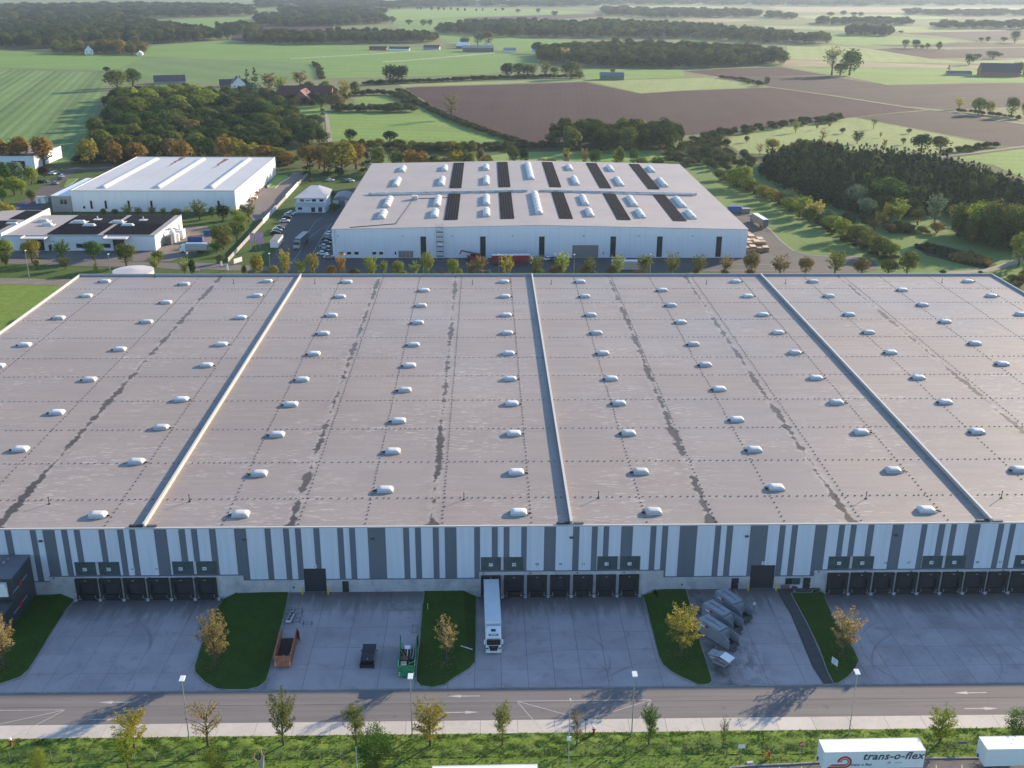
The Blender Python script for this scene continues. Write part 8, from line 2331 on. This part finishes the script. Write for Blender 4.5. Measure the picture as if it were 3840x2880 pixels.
def wood(name, label, poly, spacing, h, w, pal, nleaf=90, shape='round', seed=0, z=-.15, leaf=None):
    r = np.random.default_rng(1000 + seed)
    xs = [p[0] for p in poly]; ys = [p[1] for p in poly]
    gx, gy_ = np.meshgrid(np.arange(min(xs), max(xs), spacing), np.arange(min(ys), max(ys), spacing))
    px = gx.ravel() + r.uniform(-.48, .48, gx.size) * spacing
    py = gy_.ravel() + r.uniform(-.48, .48, gx.size) * spacing
    m = inside(px, py, poly)
    px, py = px[m], py[m]
    n = len(px)
    if n == 0:
        return 0
    me = bpy.data.meshes.new(name)
    me.from_pydata(np.stack([px, py, np.full(n, z)], 1).tolist(), [], [])
    lump = np.sin(px * .031 + seed) * np.cos(py * .023 + seed * 2)          # taller and lower stands
    ww = w * r.uniform(.72, 1.25, n) / 6
    hh = h * (r.uniform(.74, 1.2, n) + .12 * lump) / 10
    a = me.attributes.new('kind', 'INT', 'POINT')
    a.data.foreach_set('value', r.integers(0, 5, n).astype(np.int32))
    a = me.attributes.new('turn', 'FLOAT_VECTOR', 'POINT')
    a.data.foreach_set('vector', np.stack([np.zeros(n), np.zeros(n), r.uniform(0, 6.283, n)], 1).astype(np.float32).ravel())
    a = me.attributes.new('size', 'FLOAT_VECTOR', 'POINT')
    a.data.foreach_set('vector', np.stack([ww, ww, hh], 1).astype(np.float32).ravel())
    o = link(name, me)
    md = o.modifiers.new('trees', 'NODES')
    md.node_group = gn_group(wood_proto(pal, shape))
    tag(o, label, name, None, 'stuff')
    return n
def strip(pts, w):
    """polygon of a band along a polyline"""
    L, Rr = [], []
    for i, p in enumerate(pts):
        a = Vector(pts[max(0, i - 1)]); b = Vector(pts[min(len(pts) - 1, i + 1)])
        t = (b - a).normalized()
        L.append((p[0] - t.y * w / 2, p[1] + t.x * w / 2))
        Rr.append((p[0] + t.y * w / 2, p[1] - t.x * w / 2))
    return L + Rr[::-1]

wood('wood', 'big mixed wood behind the white hall at left', [(-280.42, 805.8), (-318.7, 921.0), (-323.5, 969.7), (-303.5, 998.8), (-268.26, 1008.5), (-238.57, 972.4), (-210.04, 935.1), (-167.30, 874.2), (-141.57, 808.9), (-112.50, 749.9), (-101.67, 677.9), (-116.47, 658.4), (-138.29, 654.4), (-175.11, 644.7), (-222.78, 638.8), (-241.38, 653.0), (-259.27, 712.9)], 11, 11.5, 13, 'green', 260, 'round', 1, leaf=1.15)
BIGW = [(-293.05, 898.4, 18.4, 21.6, 'round', 'yellowgreen'), (-274.75, 887.7, 18.2, 19.2, 'round', 'yellowgreen'), (-268.40, 904.8, 18.5, 21.8, 'round', 'yellowgreen'), (-257.65, 916.8, 18.8, 22.0, 'round', 'yellowgreen'), (-243.37, 911.3, 18.7, 19.7, 'round', 'yellowgreen'), (-226.29, 883.5, 18.2, 17.0, 'round', 'yellowgreen'), (-277.62, 830.4, 17.1, 22.0, 'round', 'olive'), (-261.95, 821.1, 17.0, 21.8, 'round', 'yellowgreen'), (-252.09, 831.0, 17.1, 20.1, 'round', 'olive'), (-238.46, 841.2, 17.3, 20.3, 'round', 'yellowgreen'), (-221.96, 841.6, 17.4, 20.3, 'round', 'yellowgreen'), (-213.16, 852.0, 17.6, 15.4, 'round', 'yellowgreen'), (-199.57, 837.2, 17.3, 20.2, 'round', 'dark'), (-177.63, 795.3, 16.5, 17.3, 'round', 'dark'), (-167.08, 804.6, 16.7, 23.4, 'round', 'green'), (-265.08, 767.4, 15.9, 14.9, 'round', 'dark'), (-243.19, 735.6, 15.3, 19.6, 'round', 'green'), (-234.38, 751.6, 15.6, 18.2, 'round', 'green'), (-226.10, 759.9, 15.8, 16.6, 'round', 'green'), (-222.38, 794.3, 16.5, 19.2, 'round', 'olive'), (-200.32, 768.7, 16.0, 18.6, 'round', 'olive'), (-211.06, 736.2, 15.4, 19.7, 'round', 'olive'), (-192.99, 706.8, 14.8, 17.2, 'round', 'brown'), (-178.98, 707.0, 14.8, 17.2, 'round', 'dark'), (-160.93, 707.3, 14.8, 17.2, 'round', 'dark'), (-258.49, 716.5, 15.0, 14.7, 'round', 'olive'), (-238.19, 665.5, 14.0, 14.6, 'round', 'olive'), (-234.17, 685.2, 14.4, 15.0, 'round', 'green'), (-220.51, 678.8, 14.3, 14.9, 'round', 'olive'), (-208.02, 679.0, 14.3, 15.7, 'round', 'green'), (-175.68, 736.9, 15.4, 17.0, 'round', 'dark'), (-162.63, 666.6, 14.1, 13.8, 'round', 'green'), (-157.16, 718.3, 9.6, 10.5, 'round', 'grey'), (-145.55, 711.2, 9.5, 12.9, 'round', 'grey'), (-133.87, 697.1, 9.3, 12.7, 'round', 'grey'), (-137.63, 765.8, 10.1, 13.9, 'round', 'grey'), (-122.07, 749.7, 10.0, 13.6, 'round', 'grey'), (-108.02, 697.5, 9.3, 10.2, 'round', 'brown'), (-192.14, 659.8, 13.9, 13.6, 'round', 'olive'), (-175.56, 653.8, 13.8, 13.5, 'round', 'olive')]
trees(BIGW, 'in the big left wood', 'large crowns of the big left wood', z=-.1)
wood('wood', 'brush and young trees around the left farm', [(-245.26, 1000.8), (-220.40, 1023.1), (-190.81, 1002.6), (-146.12, 1048.1), (-118.54, 964.4), (-134.12, 901.8), (-169.69, 887.3), (-210.04, 935.1)], 10, 8, 8, 'brush', 160, 'round', 3, leaf=1.0)
wood('wood', 'dark oak wood in the middle distance', [(71.89, 1566.7), (134.77, 1677.7), (252.60, 1709.3), (360.2, 1670.9), (415.2, 1530.2), (383.8, 1398.3), (293.54, 1354.9), (216.76, 1343.5), (122.50, 1360.9), (66.92, 1429.5)], 14, 17, 17, 'mixed', 200, 'round', 4, leaf=1.4)
wood('wood', 'long hazy wood behind the oak wood', [(-95.67, 2212.4), (44.48, 2078.1), (208.01, 2059.0), (372.3, 2057.2), (495.9, 1911.4), (590.2, 1862.4), (610.5, 1935.6), (541.2, 2179.8), (466.3, 2469.1), (312.0, 2657.7), (213.21, 2538.8), (57.27, 2682.0), (-51.86, 2558.6)], 19, 19, 18, 'mixed', 90, 'round', 5, leaf=1.7)
wood('wood', 'wood around the far farm yard', [(-434.8, 2016.2), (-386.6, 2071.9), (-297.05, 2045.9), (-216.41, 2088.3), (-127.95, 2061.8), (-83.48, 1983.2), (-80.72, 1877.9), (-191.25, 1840.7), (-307.6, 1804.2), (-397.0, 1837.6)], 15, 17, 15, 'mixed', 110, 'round', 6, leaf=1.5)
wood('wood', 'hill wood at the top left of centre', [(-566.3, 2717.5), (-472.4, 2792.2), (-371.5, 2905.2), (-270.98, 2990.0), (-234.34, 2732.0), (-324.9, 2578.0), (-436.0, 2511.7), (-516.9, 2554.0)], 22, 19, 20, 'mixed', 80, 'round', 7, leaf=1.9)
wood('forest', 'large forest at the far left', [(-1140.8, 2331.1), (-1006.5, 2718.1), (-857.3, 2738.8), (-693.7, 2383.1), (-487.1, 2062.3), (-457.4, 1934.3), (-533.8, 1786.0), (-643.8, 1655.6), (-820.4, 1665.4)], 16, 19, 16, 'mixed', 110, 'round', 8, leaf=1.5)
wood('wood', 'clump of trees around the forest house', [(-605.0, 1552.0), (-553.1, 1555.5), (-478.2, 1530.9), (-515.6, 1700.0), (-597.6, 1693.8), (-635.0, 1645.0)], 13, 13, 13, 'autumn', 130, 'round', 9, leaf=1.3)
wood('forest', 'hazy forest belt at the top left', [(-1900.8, 3909.5), (-1331.0, 4330.7), (-858.8, 4141.4), (-670.0, 3241.8), (-754.7, 3144.4), (-876.8, 2971.2), (-1214.4, 2816.3), (-1363.9, 2794.4)], 40, 21, 38, 'mixed', 70, 'round', 10, leaf=2.4)
wood('wood', 'grey wood beside the far brown field', [(-619.0, 2974.1), (-555.6, 3136.1), (-454.2, 2859.6), (-355.0, 2686.3), (-368.3, 2546.0), (-480.6, 2585.5), (-532.9, 2634.3)], 22, 18, 20, 'mixed', 80, 'round', 11, leaf=1.9)
wood('wood', 'lone dark grove on the hazy right fields', [(767.4, 2343.1), (867.7, 2353.6), (808.1, 2186.8), (722.3, 2197.4)], 16, 19, 16, 'conifer', 110, 'round', 12, leaf=1.6)
wood('wood', 'far tree belt at the upper right', [(898.1, 2982.3), (1137.0, 2947.6), (1064.8, 2751.9), (979.4, 2741.2), (841.0, 2782.6)], 28, 18, 26, 'mixed', 70, 'round', 13, leaf=2.2)
wood('wood', 'hazy tree belt at the right edge of the far fields', [(1072.5, 2668.3), (1237.9, 2773.6), (1445.8, 2741.5), (1342.9, 2543.8), (1183.2, 2550.5), (1034.4, 2558.6)], 28, 19, 26, 'conifer', 70, 'round', 14, leaf=2.2)
wood('wood', 'far woods above the long hazy wood', [(432.4, 4144.0), (691.3, 3943.2), (927.2, 3760.2), (828.7, 3357.0), (693.8, 3251.6), (470.9, 3217.1), (376.4, 3462.7)], 40, 19, 36, 'mixed', 60, 'round', 15, leaf=2.6)
wood('wood', 'far trees left of the hazy strips at top right', [(878.4, 3500.3), (972.9, 3469.5), (898.9, 3202.7), (825.2, 3231.3)], 34, 18, 30, 'mixed', 60, 'round', 16, leaf=2.4)
wood('forest', 'hazy woods along the top edge', [(-1035.3, 5154.6), (-315.1, 5140.2), (514.4, 5366.9), (479.3, 4597.0), (-91.28, 4545.6), (-371.0, 4109.5), (-848.2, 4215.6)], 80, 24, 80, 'mixed', 60, 'round', 17, leaf=3.0)
wood('forest', 'very hazy woods along the top right edge', [(612.0, 5878.8), (1872.0, 5986.3), (3442.4, 6578.5), (2977.1, 5684.2), (1574.7, 5029.9), (923.9, 5158.5), (516.7, 4957.8)], 90, 24, 90, 'mixed', 60, 'round', 18, leaf=3.0)
wood('wood', 'thin tree belt under the top right strips', [(1499.2, 3977.8), (2152.5, 4099.7), (1960.9, 3731.3), (1540.2, 3562.8), (1406.4, 3687.5)], 48, 18, 44, 'mixed', 60, 'round', 19, leaf=2.6)
wood('wood', 'poplar wood behind the gabled hall at right', [(41.55, 672.2), (45.93, 705.0), (62.70, 722.9), (92.65, 737.2), (123.27, 728.5), (129.76, 693.7), (112.47, 661.6), (79.98, 655.5), (51.52, 657.0)], 9, 15, 11, 'green', 320, 'round', 20, leaf=1.0)
wood('wood', 'brush along the foot of the ploughed field', [(127.57, 681.4), (141.51, 724.3), (167.00, 755.3), (199.66, 781.2), (261.09, 826.6), (288.98, 839.0), (262.12, 806.7), (219.50, 779.0), (185.11, 748.3), (159.57, 720.1), (146.53, 658.3), (157.47, 631.2), (152.27, 587.1), (131.48, 586.9), (119.42, 605.6), (100.62, 621.9), (111.86, 657.8)], 7.5, 5.5, 7, 'brush', 130, 'bush', 21, leaf=.9)
wood('wood', 'dark pine plantation at the right', [(156.25, 598.0), (174.20, 631.4), (206.40, 655.3), (217.31, 635.4), (248.12, 620.2), (264.84, 594.4), (272.54, 559.0), (271.55, 524.8), (273.07, 487.7), (238.49, 421.2), (227.66, 434.0), (219.61, 456.9), (211.24, 471.7), (197.47, 474.8), (181.04, 476.8), (165.58, 478.8), (159.55, 498.3), (154.10, 531.6), (150.10, 567.9)], 3.6, 9, 5.2, 'conifer', 130, 'cone', 22, leaf=.85)
wood('wood', 'leafy edge on top of the pine plantation', [(181.76, 649.4), (201.54, 668.6), (216.28, 659.2), (219.04, 640.8), (204.85, 640.6), (179.79, 631.5)], 6, 8, 7, 'autumn', 160, 'round', 23, leaf=.9)
wood('wood', 'leafy mass behind the willows at right', [(168.72, 485.1), (184.18, 498.4), (202.13, 498.5), (204.65, 482.1), (196.45, 466.6), (176.75, 464.6), (165.46, 468.6)], 7, 9, 8.5, 'green', 0, 'round', 40, z=-.1)
wood('wood', 'dense leafy wood at the right edge', [(189.30, 421.2), (201.27, 442.9), (219.55, 452.2), (229.79, 438.4), (242.36, 421.2), (225.99, 390.3), (211.90, 401.4), (197.33, 406.8)], 6.5, 11, 8, 'green', 0, 'round', 41, z=-.1)
wood('wood', 'scattered leafy trees inside the pine plantation', [(157.48, 587.2), (182.97, 622.9), (231.55, 620.1), (258.41, 579.1), (264.60, 516.2), (260.08, 466.8), (231.73, 447.5), (204.65, 482.1), (168.03, 504.0), (157.12, 547.2)], 15, 9.5, 7, 'green', 0, 'round', 42)
wood('wood', 'thin tree belt between the far left forest and the brown field', [(-553.7, 2308.7), (-537.0, 2499.4), (-487.7, 2407.0), (-455.5, 2156.3), (-467.4, 2013.1), (-499.4, 2078.6)], 17, 17, 16, 'mixed', 0, 'round', 43)
wood('wood', 'far woods left of the hedge line at the top', [(-700.9, 3788.6), (-471.5, 3957.1), (-328.8, 3636.9), (-287.85, 3178.8), (-393.9, 3083.0), (-569.6, 3215.9)], 40, 20, 38, 'mixed', 0, 'round', 44)
wood('hedge', 'hedge running beside the pasture and ploughed field', strip([(-83.03, 1045.8), (-72.36, 1006.6), (-57.31, 932.3), (-42.86, 877.5), (-22.34, 808.8), (-3.07, 756.9), (15.57, 713.2), (24.25, 696.2)], 6), 2.6, 3.2, 4.5, 'brush', 60, 'bush', 24, leaf=.8)
wood('hedge', 'long dark hedge behind the thin pale strip', strip([(-120.83, 1102.1), (-98.95, 1118.3), (-43.27, 1147.2), (5.45, 1177.2), (66.44, 1197.4), (108.30, 1199.2)], 9), 4, 5.0, 7, 'conifer', 70, 'bush', 25, leaf=1.0)
wood('hedge', 'broad hedge in front of the small pasture strip', strip([(-124.41, 875.4), (-108.09, 875.8), (-81.77, 873.2), (-63.19, 873.7), (-53.89, 874.0)], 16), 5.5, 6.5, 7.5, 'brush', 120, 'bush', 26, leaf=.9)
wood('hedge', 'hedge at the left end of the ploughed field', strip([(-122.33, 996.5), (-106.79, 1009.7), (-85.12, 1006.2), (-69.28, 962.1), (-62.78, 924.9)], 12), 5, 5.5, 7, 'brush', 100, 'bush', 27, leaf=.9)
wood('hedge', 'brush row behind the gabled hall roof', strip([(-49.74, 678.7), (-26.02, 671.2), (3.06, 675.5), (26.36, 671.9), (44.38, 680.1)], 14), 4.5, 4.5, 6, 'brush', 90, 'bush', 28, leaf=.8)
wood('hedge', 'brush row behind the oak row, middle', strip([(-98.97, 654.9), (-78.52, 674.3), (-54.99, 670.8), (-25.74, 663.5), (-8.42, 656.1)], 16), 6, 7, 8, 'autumn', 130, 'bush', 29, leaf=.9)
wood('hedge', 'dark brush under the oak row behind the white hall', strip([(-235.65, 621.4), (-200.72, 620.1), (-160.51, 618.9), (-109.42, 616.2)], 14), 5, 5, 7, 'green', 90, 'bush', 30, leaf=.9)
wood('hedge', 'low hedge along the farm track at right', strip([(257.96, 1205.9), (276.25, 1177.4), (286.74, 1118.0)], 6), 4, 3.5, 5, 'brush', 60, 'bush', 31, leaf=.9)
wood('hedge', 'brush along the lane at the right edge', strip([(382.5, 888.7), (398.3, 875.9), (414.4, 845.0), (421.5, 821.5)], 5), 4, 3.5, 5, 'brush', 60, 'bush', 32, leaf=.9)
wood('hedge', 'clipped hedge at the end of the orchard meadow', strip([(281.32, 654.4), (300.8, 666.1), (321.9, 680.2), (330.2, 688.5)], 6), 4, 4.5, 5, 'green', 80, 'bush', 33, leaf=.9)
wood('hedge', 'hedge on the boundary of the upper left field', strip([(-215.13, 1389.0), (-196.37, 1300.7), (-179.87, 1198.3), (-173.40, 1163.9)], 6), 5, 3.5, 5, 'brush', 50, 'bush', 34, leaf=1.0)
wood('hedge', 'undergrowth along the meadow tree row', strip([(129.94, 567.8), (137.76, 527.7), (145.92, 489.4), (148.98, 449.2), (151.07, 413.1), (154.66, 386.8)], 9), 3.4, 2.2, 4, 'brush', 60, 'bush', 35, leaf=.7, z=-.1)
wood('hedge', 'undergrowth below the willows', strip([(160.60, 466.5), (169.87, 456.8), (179.44, 438.4), (189.41, 438.4)], 16), 4.5, 2.5, 5, 'brush', 70, 'bush', 36, leaf=.7, z=-.1)
wood('reeds', 'sunlit golden reed bed in the pond hollow', [(178.11, 392.0), (186.40, 398.7), (188.91, 397.5), (190.85, 389.5), (190.63, 382.5), (187.64, 378.5), (184.91, 380.2), (181.73, 383.7), (177.41, 386.0)], 1.1, 2.4, 1.5, 'reed', 40, 'bush', 37, leaf=1.5, z=-.1)
wood('reeds', 'brown reed bed left of the golden reeds', [(171.63, 410.2), (176.62, 414.2), (181.05, 409.6), (184.06, 401.8), (186.40, 398.7), (178.92, 393.2), (175.40, 395.6), (172.82, 400.6)], 1.6, 1.6, 1.8, 'brush', 36, 'bush', 38, leaf=1.3, z=-.1)
band('path', [(170.07, 407.0), (167.66, 394.4), (167.61, 383.7), (167.85, 373.5), (168.51, 364.8), (168.72, 355.4)], 1.6, -.06, MATS['verge_grass'], 'ditch edge beside the reeds')
band('path', [(168.15, 370.7), (174.08, 371.2), (183.64, 373.4), (191.98, 379.0), (201.67, 387.1), (209.64, 394.4)], 3.5, -.05, G_TRACK, 'sandy path around the pond hollow')
sheet('pond_hollow', [(171.57, 410.9), (179.53, 417.6), (185.26, 412.2), (190.20, 401.8), (192.88, 390.7), (192.39, 382.5), (186.37, 375.6), (180.82, 380.2), (175.92, 389.6), (171.35, 396.9)], -.08, G_REED, label='dark wet ground around the reeds')

# ------------------------------------------------------------------ grass tufts on the front bank
def tufts(name, label, x0, x1, y0, y1, n, hgt, m_, seed):
    r = np.random.default_rng(seed)
    px, py = r.uniform(x0, x1, n), r.uniform(y0, y1, n)
    keep = np.sin(px * 1.7 + py * 2.3) + np.sin(px * .6 - py * 3.1) + r.normal(0, .8, n) > -.4
    px, py = px[keep], py[keep]
    n = len(px)
    per = 5
    a = r.uniform(0, 6.283, (n, per))
    L = hgt * r.uniform(.5, 1.4, (n, per))
    wd = .06
    bx = np.repeat(px[:, None], per, 1) + r.normal(0, .08, (n, per))
    by = np.repeat(py[:, None], per, 1) + r.normal(0, .08, (n, per))
    z0 = np.full((n, per), .0)
    dx, dy = np.cos(a), np.sin(a)
    v = np.stack([np.stack([bx - dy * wd, by + dx * wd, z0], -1), np.stack([bx + dy * wd, by - dx * wd, z0], -1),
                  np.stack([bx + dx * L * .6 + dy * wd * .4, by + dy * L * .6 - dx * wd * .4, z0 + L], -1), np.stack([bx + dx * L * .6 - dy * wd * .4, by + dy * L * .6 + dx * wd * .4, z0 + L], -1)], 2)
    o = link(name, quads_mesh(name, v.reshape(-1, 3), m_))
    tag(o, label, 'grass', None, 'stuff')
M_TUFT = leaf_mat('grass_blades', (0.105, 0.17, 0.035), (0.18, 0.24, 0.055), (0.22, 0.20, 0.06), 0.5)
tufts('grass', 'rough grass tufts on the bank behind the fence', -85, 105, 115.9, 120.5, 20000, .17, M_TUFT, 5)
tufts('grass', 'short grass in front of the fence', -85, 105, 108, 115.7, 9000, .09, M_TUFT, 6)

# fallen leaves under the trees in the yard beds
for k, (x, y) in enumerate(LITTER):
    r = np.random.default_rng(60 + k)
    n = 260
    a, d = r.uniform(0, 6.283, n), np.abs(r.normal(0, 1.6, n))
    c = np.stack([x - .4 + d * np.cos(a), y - .2 + d * np.sin(a), np.full(n, .14) + r.uniform(0, .03, n)], 1)
    o = link('leaf_litter', quads_mesh('leaf_litter', leaf_quads(c, np.tile([0, 0, 1.0], (n, 1)), .16, r, .8, 3.0, .3), LEAF['bronze']))
    tag(o, 'fallen leaves below the %s of the five yard trees counted from the left' % ORD[k], 'leaves', None, 'stuff')

# ------------------------------------------------------------------ air
hz, hnt = _nodes('haze_air')
pv = hnt.nodes.new('ShaderNodeVolumePrincipled')
pv.inputs['Color'].default_value = (0.66, 0.81, 1.0, 1.0)
pv.inputs['Density'].default_value = 0.000052
pv.inputs['Anisotropy'].default_value = 0.35
ho = hnt.nodes.new('ShaderNodeOutputMaterial')
hnt.links.new(pv.outputs[0], ho.inputs['Volume'])
hb = MB().box(-8100, 8100, -800, 9600, -3.0, 101.0).build('haze', hz)
tag(hb, 'pale autumn haze over the fields', 'haze', None, 'stuff')
